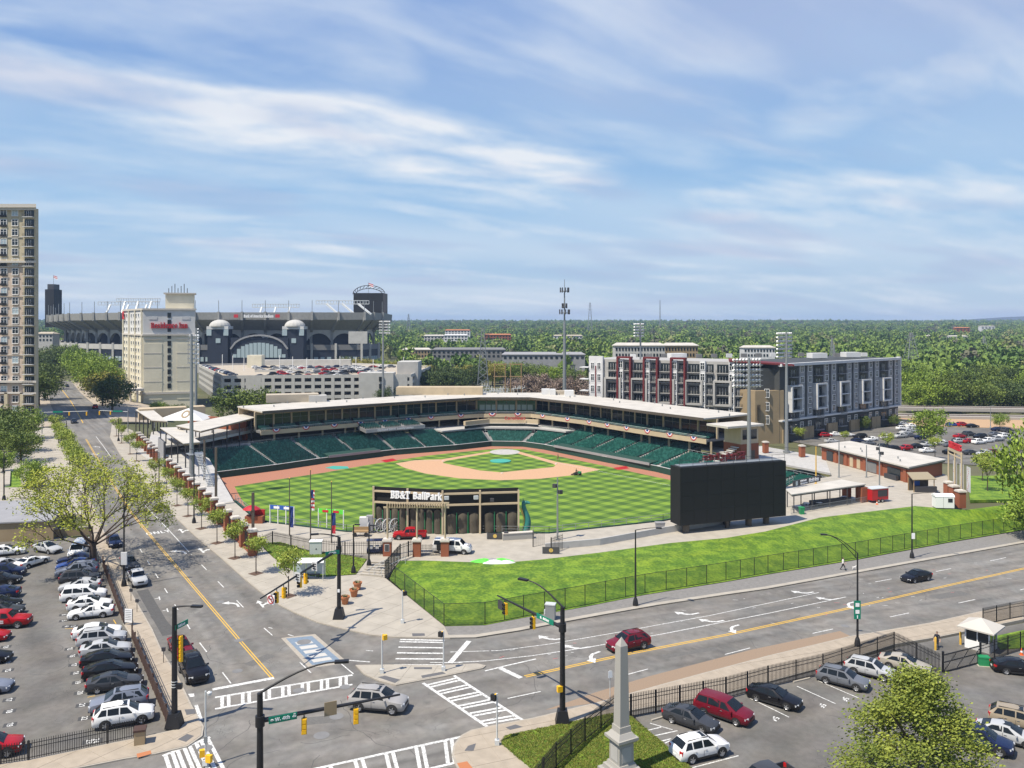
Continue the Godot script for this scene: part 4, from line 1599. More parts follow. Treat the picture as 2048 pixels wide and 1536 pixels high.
func scoreboard() -> void:
	var t := thing("scoreboard","huge black video board seen from behind on round steel legs","scoreboard")
	var a := Vector3(27.0,0,-132.5)
	var b := Vector3(46.3,0,-139.5)
	var f := (b - a).normalized()
	var n := Vector3(-f.z,0,f.x)*-1.0
	if n.z > 0:
		n = -n
	var c := (a + b)/2 + n*1.5 + Vector3.UP*6.05
	var r := turn_of(a,b)
	bx(t,"cabinet",c,Vector3(a.distance_to(b),9.3,3.0),"screen_black",r)
	for i in 8:
		for j in 4:
			var p := a + f*(a.distance_to(b)*(i + 0.5)/8.0) - n*0.03 + Vector3.UP*(1.4 + 9.3*(j + 0.5)/4.0)
			bx(t,"cladding_panel",p,Vector3(a.distance_to(b)/8.0 - 0.03,9.3/4.0 - 0.03,0.06),"screen_black",r)
	for x in [1372,1454,1497,1532]:
		var d: float = 134.0 + (x - 1372)/160.0*6.0
		var p := Vector3((x - CX)/F*d,0,-d)
		rod(t,"leg",p + Vector3.DOWN*0.6,p + Vector3.UP*2.0,0.55 if x != 1454 else 0.35,"bronze_metal",12)
	var mb := MB.new()
	for y in [0.5,1.1]:
		mb.bar(a + n*0.3 + Vector3.UP*(10.7 + y),b + n*0.3 + Vector3.UP*(10.7 + y),0.05,0.05)
	for i in 9:
		var p := a.lerp(b,i/8.0) + n*0.3 + Vector3.UP*10.7
		mb.bar(p,p + Vector3.UP*1.1,0.05,0.05)
	part(t,"top_rail",mb,"dark_metal")
	bx(t,"catwalk",c + Vector3.UP*4.75,Vector3(a.distance_to(b) - 1.0,0.12,2.0),"steel",r)
	text_fit(t,"sign_letters","Knights",a.lerp(b,0.48) + n*2.2 + Vector3.UP*11.7,8.2,1.5,"maroon",r + PI,0.4,"Droid Serif")
	for k in 5:
		var p := a.lerp(b,0.28 + k*0.1) + n*2.0 + Vector3.UP*10.7
		rod(t,"sign_strut",p,p + Vector3.UP*1.0,0.06,"steel")
func light_tower(px: float,top: float,d: float,base_y: float,rows: int,cols: int,w: float,tilt: float,label: String) -> void:
	var p := Vector3((px - CX)/F*d,base_y,-d)
	var top_y := HC - (top - CY)/F*d
	var t := thing("light_tower",label,"light tower",p,0.0,"floodlight towers round the ballpark")
	var h := top_y - base_y
	var mb := MB.new()
	mb.tube(Vector3.ZERO,Vector3.UP*h,0.5,0.26,12)
	part(t,"mast",mb.smooth(0.6),"steel")
	mb = MB.new()
	mb.tube(Vector3.ZERO,Vector3.UP*0.5,0.9,0.9,12)
	part(t,"base_flange",mb,"steel")
	var to := (Vector3(-5,0,-330) - p)
	var turn := atan2(to.x,to.z)
	var lamp := MB.new()
	lamp.lathe([Vector2(0.09,0),Vector2(0.2,0.1),Vector2(0.3,0.32),Vector2(0.32,0.4),Vector2(0.0,0.36)],8)
	var lm := lamp.smooth(0.4).mesh(mats["white_metal"])
	var b := Basis(Vector3.UP,turn)
	for r in rows:
		var y := h - 0.4 - r*1.02
		var arm := MB.new()
		arm.bar(b*Vector3(-w/2,0,0.2) + Vector3.UP*y,b*Vector3(w/2,0,0.2) + Vector3.UP*y,0.12,0.12)
		part(t,"crossarm",arm,"steel")
		for c in cols:
			var x := -w/2 + w*(c + 0.5)/cols
			inst(t,"floodlight",lm,Transform3D(b*Basis(Vector3.RIGHT,PI/2 + tilt + 0.1*(r % 2)),b*Vector3(x,0.12,0.42) + Vector3.UP*y))
	mb = MB.new()
	for s in [-1,1]:
		mb.bar(b*Vector3(s*w*0.4,0,0.2) + Vector3.UP*(h - 0.4),b*Vector3(s*w*0.4,0,0.2) + Vector3.UP*(h - 0.4 - (rows - 1)*1.02),0.1,0.1)
	part(t,"rack_frame",mb,"steel")
func towers() -> void:
	light_tower(383,668,183,-0.1,7,4,3.0,0.5,"tall grey floodlight mast behind the brick street wall, nearest the stairs")
	light_tower(392,656,290,-0.2,7,5,4.4,0.5,"tall grey floodlight mast rising behind the white tent canopy")
	light_tower(766,641,291,-0.2,5,8,6.6,0.4,"floodlight mast rising through the stand roof in front of the parking garage")
	light_tower(1281,646,284,-0.2,5,7,6.2,0.4,"floodlight mast behind the stand roof in front of the red and grey apartments")
	light_tower(1573,664,217,-0.1,7,9,6.4,0.4,"broad floodlight mast standing at the apartment block corner")
	light_tower(1498,716,162,-0.6,6,9,6.6,0.4,"floodlight mast rising behind the black video board")
func brick_building() -> void:
	var t := thing("concession_building","long low brick concession building with a flat cream roof","building")
	var ro := upoly([[1636,891],[1818,937],[1893,921],[1700,884]],3.3)
	var mb := MB.new()
	mb.prism(ro,3.3,3.6)
	part(t,"roof",mb,"roof_white")
	var wall := Geometry2D.offset_polygon(ro,-0.7)[0]
	mb = MB.new()
	mb.prism(wall,-0.05,3.3)
	part(t,"wall",mb,"brick")
	mb = MB.new()
	mb.prism(Geometry2D.offset_polygon(ro,-0.25)[0],2.9,3.298)
	part(t,"eaves",mb,"bronze_metal")
	var a := Vector3(ro[0].x,0,ro[0].y)
	var b := Vector3(ro[1].x,0,ro[1].y)
	var f := (b - a).normalized()
	var r := turn_of(a,b)
	var out := Vector3(sin(r),0,cos(r))
	var l := a.distance_to(b)
	for q in [[0.12,2.6,"glass_dark"],[0.26,1.6,"bronze_metal"],[0.38,1.2,"beige"],[0.46,1.2,"beige"],[0.6,3.6,"dark_concrete"],[0.83,4.2,"glass_dark"]]:
		bx(t,"opening",a + f*l*q[0] - out*0.64 + Vector3.UP*1.3,Vector3(q[1],2.3,0.12),q[2],r)
	for q in [0.2,0.32,0.53,0.7,0.94]:
		bx(t,"brick_pier",a + f*l*q - out*0.6 + Vector3.UP*1.5,Vector3(0.9,2.95,0.3),"brick",r)
	bx(t,"counter",a + f*l*0.83 + Vector3.UP*0.5,Vector3(4.0,1.0,0.6),"dark_metal",r)
	for k in 7:
		var p := a.lerp(b,0.2 + 0.1*k) - out*(3.0 + 2.0*(k % 2)) + Vector3.UP*3.6
		rod(t,"roof_vent",p,p + Vector3.UP*0.5,0.15,"steel")
	t = thing("picnic_pavilion","open picnic shelter with a white sloping roof beside the video board","pavilion")
	var pr := upoly([[1571,980],[1683,961],[1732,970],[1583,991]],3.2)
	mb = MB.new()
	mb.prism(pr,3.2,3.4)
	part(t,"roof",mb,"roof_white")
	mb = MB.new()
	mb.prism(Geometry2D.offset_polygon(pr,-0.15)[0],2.95,3.198)
	part(t,"roof_beam",mb,"dark_metal")
	var c := []
	for q in pr:
		c.append(Vector3(q.x,0,q.y))
	for k in 5:
		var p: Vector3 = c[3].lerp(c[2],0.03 + k*0.235)
		rod(t,"post",p,p + Vector3.UP*3.0,0.1,"dark_metal")
		p = c[0].lerp(c[1],0.03 + k*0.235)
		rod(t,"post",p,p + Vector3.UP*3.0,0.1,"dark_metal")
	bx(t,"brick_pier",c[2].lerp(c[3],0.04) + Vector3(0,1.4,-0.6),Vector3(1.6,2.8,1.6),"brick",0.4)
	bx(t,"brick_pier",c[1].lerp(c[2],0.3) + Vector3(-0.4,1.4,0.0),Vector3(1.2,2.8,1.2),"brick",0.4)
	bx(t,"counter",c[0].lerp(c[2],0.55) + Vector3(0,0.5,0),Vector3(9,1.0,1.0),"dark_metal",0.35)
	mb = MB.new()
	var s0: Vector3 = c[0] + Vector3(1.5,4.25,-0.4)
	var s1: Vector3 = c[0].lerp(c[1],0.62) + Vector3(0,4.25,-0.4)
	mb.bar(s0,s1,0.15,1.1)
	part(t,"sign_board",mb,"dark_metal")
	var sr := turn_of(s0,s1)
	var o := Vector3(sin(sr),0,cos(sr))*0.12
	text_fit(t,"sign_letters","Picnic Area",s0.lerp(s1,0.74) + o,3.2,0.75,"letter_white",sr,0.05)
	text_fit(t,"sign_letters","Piedmont",s0.lerp(s1,0.36) + o + Vector3.UP*0.24,1.9,0.36,"letter_white",sr,0.05)
	text_fit(t,"sign_letters","Natural Gas",s0.lerp(s1,0.38) + o - Vector3.UP*0.24,2.2,0.36,"letter_white",sr,0.05)
	bx(t,"sign_mark",s0.lerp(s1,0.12) + o,Vector3(0.6,0.8,0.05),"glass_pale",sr)
	for k in 6:
		var p: Vector3 = c[3].lerp(c[2],0.12 + 0.15*k).lerp(c[0].lerp(c[1],0.12 + 0.15*k),0.35 + 0.2*(k % 2))
		var tb := thing("picnic_table","round picnic table with stools under the white pavilion roof","table",p,0.3*k,"picnic tables under the pavilion")
		mb = MB.new()
		mb.tube(Vector3(0,0.72,0),Vector3(0,0.78,0),0.6,0.6,12)
		part(tb,"tabletop",mb,"white_metal")
		rod(tb,"pedestal",Vector3.ZERO,Vector3.UP*0.72,0.06,"dark_metal")
		for s in 4:
			var st := Vector3(cos(s*PI/2),0,sin(s*PI/2))*0.95
			mb = MB.new()
			mb.tube(st,st + Vector3.UP*0.42,0.04,0.04,6)
			mb.tube(st + Vector3.UP*0.42,st + Vector3.UP*0.47,0.18,0.18,8)
			part(tb,"stool",mb,"dark_metal")
	t = thing("walk_railing","pale steel railing along the walk in front of the picnic pavilion","railing")
	var ra := U(1582,1030)
	var rb := U(1742,1003)
	mb = MB.new()
	for y in [0.3,1.05]:
		mb.bar(ra + Vector3.UP*y,rb + Vector3.UP*y,0.05,0.05)
	part(t,"rail",mb,"steel")
	mb = MB.new()
	for k in 90:
		var p := ra.lerp(rb,k/89.0)
		mb.bar(p,p + Vector3.UP*1.05,0.03,0.03)
	part(t,"balusters",mb,"steel").set_meta("kind","stuff")
	var tp := U(1752,1003)
	t = thing("vending_trailer","red box vending trailer with a dark sign beside the pavilion","trailer",tp,0.35)
	bx(t,"body",Vector3(0,1.55,0),Vector3(3.9,2.1,2.2),"red_paint")
	bx(t,"roof",Vector3(0,2.66,0),Vector3(4.0,0.12,2.3),"pale_steel")
	bx(t,"sign_panel",Vector3(0.55,1.75,1.12),Vector3(2.3,1.2,0.04),"dark_metal")
	for s in [-0.5,0.4]:
		mb = MB.new()
		mb.tube(Vector3(s,0.35,1.0),Vector3(s,0.35,1.22),0.35,0.35,12)
		var w := part(t,"wheel",mb,"tyre")
		mb = MB.new()
		mb.tube(Vector3(s,0.35,1.21),Vector3(s,0.35,1.24),0.2,0.2,10)
		part(w,"rim",mb,"rim")
	bx(t,"hitch",Vector3(2.3,0.45,0),Vector3(0.9,0.12,0.3),"dark_metal")
	t = thing("bar_kiosk","small open bar kiosk under a shingled roof by the brick building","kiosk",U(1842,982),0.1)
	mb = MB.new()
	mb.hexa([Vector3(-2.6,2.5,1.4),Vector3(2.4,2.5,1.4),Vector3(2.2,3.5,-1.2),Vector3(-2.3,3.5,-1.2),Vector3(-2.6,2.62,1.4),Vector3(2.4,2.62,1.4),Vector3(2.2,3.62,-1.2),Vector3(-2.3,3.62,-1.2)])
	part(t,"roof",mb,"shingle")
	for s in [[-2.2,1.1],[2.1,1.1],[-2.1,-1.0],[2.1,-1.0]]:
		rod(t,"post",Vector3(s[0],0,s[1]),Vector3(s[0],2.6,s[1]),0.09,"wood")
	bx(t,"counter",Vector3(0.4,0.55,1.0),Vector3(4.4,1.1,0.6),"dark_metal")
	bx(t,"back_bar",Vector3(0,1.2,-0.9),Vector3(4.0,2.4,0.3),"bronze_metal")
	bx(t,"cooler",Vector3(-0.6,1.5,-0.6),Vector3(1.2,0.9,0.4),"blue_sign")
	t = thing("ticket_hut","small white hut with a rounded roof at the edge of the grass bank","hut",U(1886,1016),-0.1)
	bx(t,"body",Vector3(0,1.2,0),Vector3(3.2,2.0,1.9),"white_metal")
	mb = MB.new()
	for k in 8:
		var a0 := PI*k/8.0
		var a1 := PI*(k + 1)/8.0
		for e in [-1.7,1.7]:
			mb.tri(Vector3(e,2.2,0),Vector3(e,2.2 + sin(a0)*0.5,cos(a0)*1.0),Vector3(e,2.2 + sin(a1)*0.5,cos(a1)*1.0))
		mb.quad(Vector3(-1.7,2.2 + sin(a0)*0.5,cos(a0)),Vector3(1.7,2.2 + sin(a0)*0.5,cos(a0)),Vector3(1.7,2.2 + sin(a1)*0.5,cos(a1)),Vector3(-1.7,2.2 + sin(a1)*0.5,cos(a1)))
	part(t,"roof",mb,"white_metal")
	bx(t,"window",Vector3(0.9,1.6,0.96),Vector3(0.8,0.7,0.05),"glass_dark")
	bx(t,"seam",Vector3(-0.3,1.2,0.955),Vector3(0.04,2.0,0.03),"grey_siding")
	for q in [[1897,996,"brick gate pillar farthest along behind the white hut"],[1908,1004,"middle one of three brick gate pillars beside the white hut"],[1921,1015,"brick gate pillar in front, right beside the white hut"]]:
		t = thing("gate_pillar",q[2],"pillar",U(q[0],q[1]),0.0,"brick pillars of the side gate")
		brick_pillar(t,Vector3.ZERO,1.3,2.9,0.1)
	t = thing("gate_sign","tall tan gate frame with a red sign on top and baseball banners","sign frame")
	var fa := U(1897,994)
	var fb := U(1923,1010)
	for k in 3:
		var p := fa.lerp(fb,k/2.0)
		rod(t,"post",p,p + Vector3.UP*9.6,0.16,"beige")
	mb = MB.new()
	mb.bar(fa + Vector3.UP*9.5,fb + Vector3.UP*9.5,0.3,0.5)
	mb.bar(fa + Vector3.UP*8.6,fb + Vector3.UP*8.6,0.2,0.2)
	part(t,"crossbeam",mb,"beige")
	text_fit(t,"sign_letters","KNIGHTS",fa.lerp(fb,0.5) + Vector3.UP*10.4,fa.distance_to(fb)*0.9,1.2,"letter_red",turn_of(fa,fb),0.3,"Droid Serif")
	for k in 3:
		var p := fa.lerp(fb,0.25 + 0.5*k) + Vector3(0.3,0,0)
		var q := p + (fb - fa).normalized()*2.0
		mb = MB.new()
		mb.hexa([p + Vector3.UP*3.0,q + Vector3.UP*3.0,q + Vector3(0,3.0,0.05),p + Vector3(0,3.0,0.05),p + Vector3.UP*7.6,q + Vector3.UP*7.6,q + Vector3(0,7.6,0.05),p + Vector3(0,7.6,0.05)])
		var bn := part(t,"banner",mb,"pale_siding")
		for s in 12:
			var u := p.lerp(q,0.2 + 0.3*sin(s*0.5)*sin(s*0.5)) + Vector3(0,3.2 + s*0.36,0.07)
			bx(bn,"stitch",u,Vector3(0.35,0.1,0.03),"letter_red",0.5)
func stair_tower() -> void:
	var t := thing("stair_tower","tan and brick stair tower at the open end of the stands","tower",Vector3(57.5,0,-207),0.5)
	bx(t,"brick_base",Vector3(0,2.0,0),Vector3(6,4.2,6),"brick")
	bx(t,"upper_wall",Vector3(0,6.2,0),Vector3(5.8,4.2,5.8),"beige")
	bx(t,"roof",Vector3(-2,8.6,0),Vector3(12,0.5,7.5),"roof_white")
	for k in 2:
		bx(t,"opening",Vector3(-1.4 + 2.8*k,6.4,2.92),Vector3(1.9,2.4,0.1),"glass_dark")
	bx(t,"door",Vector3(0.4,1.2,3.02),Vector3(2.4,2.4,0.1),"bronze_metal")
	for k in 9:
		bx(t,"stair_step",Vector3(-3.6 - 0.7*k,3.3 - 0.38*k,1.5),Vector3(0.7,0.2,2.2),"pale_concrete")
	for q in [[1455,903],[1531,905],[1604,913]]:
		var o := thing("brick_pillar","brick pillar of the side fence behind the video board","pillar",U(q[0],q[1]),0.0,"brick pillars of the side fence")
		brick_pillar(o,Vector3.ZERO,1.2,2.6,0.2)
	iron_panel("street_railing","black railing between brick pillars behind the video board","",U(1536,905),U(1600,912),2.0,0.3)
func left_pavilion() -> void:
	var t := thing("terrace_pavilion","two-level terrace with thin cream canopies over the brick street wall","terrace")
	var roofs := [[[[271,820],[303,841],[334,843],[300,815]],6.5],[[[320,856],[367,888],[401,885],[356,855]],5.6],[[[352,852],[508,822],[548,826],[402,863]],6.6]]
	for r in roofs:
		var p := upoly(r[0],r[1])
		var mb := MB.new()
		mb.prism(p,r[1] - 0.05,r[1] + 0.12)
		part(t,"canopy",mb,"roof_white")
		mb = MB.new()
		mb.prism(Geometry2D.offset_polygon(p,-0.2)[0],r[1] - 0.4,r[1] - 0.052)
		part(t,"canopy_beam",mb,"tan_siding")
		for i in p.size():
			var q := p[i]
			var q2 := p[(i + 1) % p.size()]
			for k in maxi(1,int(q.distance_to(q2)/7.0)):
				var s := q.lerp(q2,(k + 0.12)/maxf(1.0,int(q.distance_to(q2)/7.0)))
				rod(t,"column",Vector3(s.x,-0.1,s.y),Vector3(s.x,r[1] - 0.4,s.y),0.16,"dark_metal")
	var deck := PackedVector2Array()
	for g in [U(395,884,2.6),U(512,859,2.6),U(560,851,2.6)]:
		deck.append(Vector2(g.x,g.z))
	deck.append(Vector2(-92,-258))
	deck.append(Vector2(-104,-238))
	deck.append(Vector2(-92,-208))
	var md := MB.new()
	md.prism(deck,2.1,2.6)
	part(t,"upper_deck",md,"grey_concrete")
	for i in 2:
		var a := Vector3(deck[i].x,2.6,deck[i].y)
		var b := Vector3(deck[i + 1].x,2.6,deck[i + 1].y)
		var mb := MB.new()
		for y in [0.15,0.4,0.65,0.9,1.15]:
			mb.bar(a + Vector3.UP*y,b + Vector3.UP*y,0.05,0.06)
		for k in 14:
			var p := a.lerp(b,k/13.0)
			mb.bar(p,p + Vector3.UP*1.15,0.06,0.06)
		part(t,"balcony_rail",mb,"pale_steel")
		mb = MB.new()
		mb.bar(a - Vector3.UP*0.25,b - Vector3.UP*0.25,0.2,0.7)
		part(t,"deck_fascia",mb,"pale_steel")
		for k in 6:
			var p := a.lerp(b,(k + 0.5)/6.0) + Vector3(-0.6,-2.6,-0.6)
			rod(t,"column",p,p + Vector3.UP*2.2,0.2,"dark_metal")
	for q in [[325,815,262.0,14.0,3.4,4.0],[395,812,264.0,4.0,3.6,4.0],[560,852,262.0,8.0,5.0,0.5]]:
		var p := A(q[0],q[1],q[2])
		bx(t,"service_block",Vector3(p.x,p.y - q[4]/2,p.z),Vector3(q[3],q[4],5.0),"beige",0.5)
	bx(t,"brick_wall",Vector3(-88,3.0,-246),Vector3(26,6.0,0.6),"brick",-0.55)
	var tt := thing("tent_canopy","white peaked tent canopy with a round tan logo on the terrace","tent",A(368,838,245.0))
	var mb := MB.new()
	var c := [Vector3(-7,0,4),Vector3(7,0,4),Vector3(7,0,-5),Vector3(-7,0,-5)]
	for i in 4:
		mb.tri(c[i],c[(i + 1) % 4],Vector3(1.2,3.2,-0.5))
	part(tt,"fabric",mb,"white_wall")
	for p in c:
		rod(tt,"pole",p + Vector3.DOWN*2.2,p,0.08,"white_metal")
	mb = MB.new()
	for k in 16:
		var a0 := TAU*k/16
		var a1 := TAU*(k + 1)/16
		var pt := []
		for e in [[a0,1.2],[a1,1.2],[a1,0.75],[a0,0.75]]:
			var u: float = cos(e[0])*e[1] + 1.2
			var v: float = 0.5 + sin(e[0])*e[1]*0.26
			pt.append(Vector3(u,3.2*v + 0.05,4.0 - 4.5*v + 0.05))
		mb.quad(pt[0],pt[1],pt[2],pt[3])
	part(tt,"round_logo",mb,"tan_siding")
	var w := Vector3(-38,0,-121)
	var e := Vector3(-104,0,-230)
	t = thing("street_screen","flat grey video screen fixed high above the brick street wall","screen")
	mb = MB.new()
	mb.bar(w.lerp(e,0.625) + Vector3(-0.5,3.9,0),w.lerp(e,0.69) + Vector3(-0.5,3.9,0),0.3,5.6)
	part(t,"panel",mb,"grey_siding")
	mb = MB.new()
	mb.bar(w.lerp(e,0.622) + Vector3(-0.3,3.9,0.1),w.lerp(e,0.693) + Vector3(-0.3,3.9,0.1),0.3,5.8)
	part(t,"frame",mb,"dark_metal")
	t = thing("steel_stair","steel stair with side rails going down from the terrace to the seats","stair")
	var sa := Vector3(-68.6,5.0,-181)
	var sb := Vector3(-62.8,0.1,-172)
	for k in 20:
		var p := sa.lerp(sb,k/19.0)
		bx(t,"tread",p,Vector3(1.6,0.06,0.5),"pale_steel",turn_of(sa,sb) + PI/2)
	for s in [-0.85,0.85]:
		var off: Vector3 = Vector3(0.84,0,0.54)*s
		mb = MB.new()
		mb.bar(sa + off,sb + off,0.08,0.35)
		mb.bar(sa + off + Vector3.UP,sb + off + Vector3.UP,0.05,0.05)
		part(t,"stringer",mb,"steel")
	bx(t,"landing",sa + Vector3(-1.5,0.0,-2.0),Vector3(3.5,0.15,3.5),"steel",0.6)
	for s in [[-1,-1],[1,1]]:
		rod(t,"leg",sa + Vector3(-1.5 + s[0],-5.0,-2.0 + s[1]),sa + Vector3(-1.5 + s[0],0,-2.0 + s[1]),0.12,"steel")
	t = thing("line_bleachers","rows of green seats stepped along the left field line","bleachers")
	var seat := seat_mesh()
	for k in 4:
		var a := Vector3(-77,-3.4 + 0.5*k,-205).lerp(Vector3(-85,-3.4 + 0.5*k,-208),k/4.0)
		var b := Vector3(-55,-3.4 + 0.5*k,-158).lerp(Vector3(-62,-3.4 + 0.5*k,-161),k/4.0)
		mb = MB.new()
		mb.bar(a - Vector3.UP*1.0,b - Vector3.UP*1.0,1.8,2.0)
		part(t,"tread",mb,"grey_concrete")
		var xs := []
		var f := (b - a).normalized()
		var fw := Vector3(-f.z,0,f.x)
		if fw.x < 0:
			fw = -fw
		for s in int(a.distance_to(b)/0.56):
			if s % 20 < 18:
				xs.append(Transform3D(Basis(-fw.cross(Vector3.UP),Vector3.UP,fw),a + f*s*0.56))
		multi(t,"seat_rows",seat,xs,seat_colors(xs.size()))
func plaza_things() -> void:
	for q in [[621,1080,940,"tall flagpole with a striped red, white and blue flag hanging limp",0],[579,1071,957,"flagpole with a limp blue flag in front of the blue frame",1],[663,1086,964,"flagpole with a limp blue and red flag by the green frame",2]]:
		var p := U(q[0],q[1])
		var h: float = (q[1] - q[2])/F*-p.z
		var t := thing("flagpole",q[3],"flagpole",p,0.0,"flagpoles in the ballpark plaza")
		var mb := MB.new()
		mb.tube(Vector3.ZERO,Vector3.UP*h,0.11,0.06,8)
		part(t,"pole",mb,"bronze_metal")
		mb = MB.new()
		mb.lathe([Vector2(0,h - 0.05),Vector2(0.12,h + 0.06),Vector2(0,h + 0.2)],8)
		part(t,"finial",mb,"paint_yellow")
		mb = MB.new()
		var top := h*(0.72 if q[4] == 0 else 0.5)
		for k in 10:
			for s in 3:
				var a0 := 0.1 + s*0.18
				var c := Color(0.5,0.03,0.05) if k % 2 == 0 else Color(0.75,0.75,0.75)
				if q[4] > 0 or k < 4 and s < 2:
					c = Color(0.02,0.04,0.2)
				if q[4] == 2 and k > 5:
					c = Color(0.5,0.03,0.05)
				mb.col = c
				var y0 := top - k*0.32
				mb.quad(Vector3(a0,y0,0.08*sin(s*2.0 + k)),Vector3(a0 + 0.18,y0 - 0.12,0.08*sin(s*2.0 + 2.0 + k)),Vector3(a0 + 0.16,y0 - 0.46,0.08*sin(s*2.0 + 3.0 + k)),Vector3(a0 - 0.01,y0 - 0.32,0.08*sin(s*2.0 + 1.0 + k)))
		part(t,"flag",mb,"cloth")
	for q in [[540,588,1050,1012,"blue_sign","blue sign board on white posts at the edge of the outfield"],[637,687,1058,1019,"lime","green sign board on white posts at the edge of the outfield"]]:
		var a := U(q[0],q[2] - 4)
		var b := U(q[1],q[2])
		var t := thing("sign_frame",q[5],"sign frame")
		var h := 3.1
		for k in 4:
			rod(t,"post",a.lerp(b,k/3.0),a.lerp(b,k/3.0) + Vector3.UP*h,0.09,"white_metal")
		var mb := MB.new()
		mb.bar(a + Vector3.UP*(h - 0.35),b + Vector3.UP*(h - 0.35),0.14,0.7)
		part(t,"board",mb,q[4])
		var r := turn_of(a,b)
		for k in 2:
			bx(t,"board_print",a.lerp(b,0.28 + 0.42*k) + Vector3(0,h - 0.35,0.09),Vector3(1.1,0.4,0.04),"letter_white" if q[4] == "blue_sign" else "letter_red",r)
	var t := thing("dragon_sculpture","tall green scaly dragon neck sculpture with yellow spines","sculpture",U(1050,1062))
	var neck := []
	for k in 22:
		var u := k/21.0
		neck.append(Vector3(0.35*sin(u*5.0) + 0.1,5.0*u*(1.0 - 0.08*u),0.12*cos(u*4.0)))
	var mb := MB.new()
	for k in 21:
		mb.tube(neck[k],neck[k + 1],lerpf(0.62,0.3,k/21.0),lerpf(0.62,0.3,(k + 1)/21.0),10)
	part(t,"neck",mb.smooth(0.3),"dragon")
	mb = MB.new()
	mb.tube(neck[21] + Vector3(-0.2,-0.1,0),neck[21] + Vector3(0.5,0.1,0.1),0.36,0.3,9)
	mb.tube(neck[21] + Vector3(0.5,0.1,0.1),neck[21] + Vector3(1.05,-0.02,0.15),0.3,0.16,9)
	var head := part(t,"head",mb.smooth(0.3),"dragon")
	for s in [-0.15,0.15]:
		mb = MB.new()
		mb.tube(neck[21] + Vector3(0.0,0.2,s),neck[21] + Vector3(-0.1,0.85,s*1.6),0.1,0.01,6)
		part(head,"horn",mb,"dragon")
	for k in 15:
		var p: Vector3 = neck[2 + k]
		mb = MB.new()
		mb.tube(p + Vector3(-0.4,0,0.1),p + Vector3(-0.85,0.22,0.12),0.13,0.01,5)
		part(t,"spine",mb,"dragon_spine")
	t = thing("stone_basin","low speckled stone basin wall at the foot of the dragon sculpture","basin")
	var ba := U(1005,1080)
	var bb := U(1066,1076)
	mb = MB.new()
	mb.bar(ba + Vector3.UP*0.5,bb + Vector3.UP*0.5,0.8,1.0)
	part(t,"wall",mb,"granite")
	mb = MB.new()
	mb.bar(ba + Vector3.UP*1.04,bb + Vector3.UP*1.04,0.95,0.1)
	part(t,"coping",mb,"cap_stone")
	for q in [[990,1079,"black barrier board with a gold ball emblem beside the stone basin"],[1102,1108,"black barrier board with a gold ball emblem by the open fence gate"]]:
		t = thing("barrier_board",q[2],"barrier",U(q[0],q[1]),-0.05,"barrier boards in the plaza")
		bx(t,"board",Vector3(0,0.55,0),Vector3(2.5,0.95,0.08),"paint_black")
		mb = MB.new()
		mb.tube(Vector3(0,0.55,0.04),Vector3(0,0.55,0.06),0.3,0.3,14)
		part(t,"emblem",mb,"dragon_spine")
		for s in [-1.25,1.25]:
			rod(t,"post",Vector3(s,0,0),Vector3(s,1.05,0),0.05,"steel")
	for q in [[924,1066,1.1,1.1,"bin_green","square green lidded bin against the dark screen wall"],[1453,1050,1.0,1.2,"dark_metal","dark litter bin below the video board legs"],[1320,1058,1.5,1.2,"grey_siding","pair of grey litter bins beside the left leg of the video board"],[1603,1028,0.8,1.3,"bin_green","narrow green bin on the walk by the pavilion railing"],[1012,1079,0.6,1.3,"dark_metal","slim black bin between the barrier board and stone basin"]]:
		t = thing("litter_bin",q[5],"bin",U(q[0],q[1]),0.05)
		mb = MB.new()
		mb.hexa([Vector3(-q[2]*0.42,0,-0.4),Vector3(q[2]*0.42,0,-0.4),Vector3(q[2]*0.42,0,0.4),Vector3(-q[2]*0.42,0,0.4),Vector3(-q[2]*0.5,q[3]*0.85,-0.46),Vector3(q[2]*0.5,q[3]*0.85,-0.46),Vector3(q[2]*0.5,q[3]*0.85,0.46),Vector3(-q[2]*0.5,q[3]*0.85,0.46)])
		part(t,"body",mb,q[4])
		bx(t,"lid",Vector3(0,q[3]*0.9,0),Vector3(q[2]*1.06,q[3]*0.12,1.0),q[4])
	t = thing("utility_cabinet","big pale grey electrical cabinet behind the lawn railing","cabinet",U(632,1109),0.1)
	bx(t,"body",Vector3(0,1.0,0),Vector3(1.7,1.9,1.1),"pale_steel")
	bx(t,"lid",Vector3(0,2.0,0),Vector3(1.85,0.12,1.25),"white_metal")
	bx(t,"lock_plate",Vector3(0.1,0.95,0.56),Vector3(0.16,0.2,0.03),"dark_metal")
	t = thing("utility_cabinet","pale electrical cabinet beside the left end of the dark screen wall","cabinet",U(728,1066),0.1)
	bx(t,"body",Vector3(0,1.3,0),Vector3(1.4,2.6,1.1),"pale_siding")
	bx(t,"hood",Vector3(0.9,1.6,-0.1),Vector3(1.0,2.4,1.0),"grey_siding")
	for k in 4:
		t = thing("spoked_wheel","upright pale spoked wheel prop leaning by the dark screen wall","wheel",U(746 + k*14.5,1065),0.9,"spoked wheels by the screen wall")
		mb = MB.new()
		for s in 20:
			var a0 := TAU*s/20
			var a1 := TAU*(s + 1)/20
			mb.bar(Vector3(cos(a0)*1.1,1.15 + sin(a0)*1.1,0),Vector3(cos(a1)*1.1,1.15 + sin(a1)*1.1,0),0.12,0.12)
		part(t,"rim",mb,"pale_siding")
		for s in 4:
			mb = MB.new()
			var a0 := PI*s/4
			mb.bar(Vector3(cos(a0)*1.05,1.15 + sin(a0)*1.05,0),Vector3(-cos(a0)*1.05,1.15 - sin(a0)*1.05,0),0.06,0.06)
			part(t,"spoke",mb,"pale_siding")
	t = thing("flat_cart","low wooden flat cart parked by the spoked wheels","cart",U(722,1072),0.0)
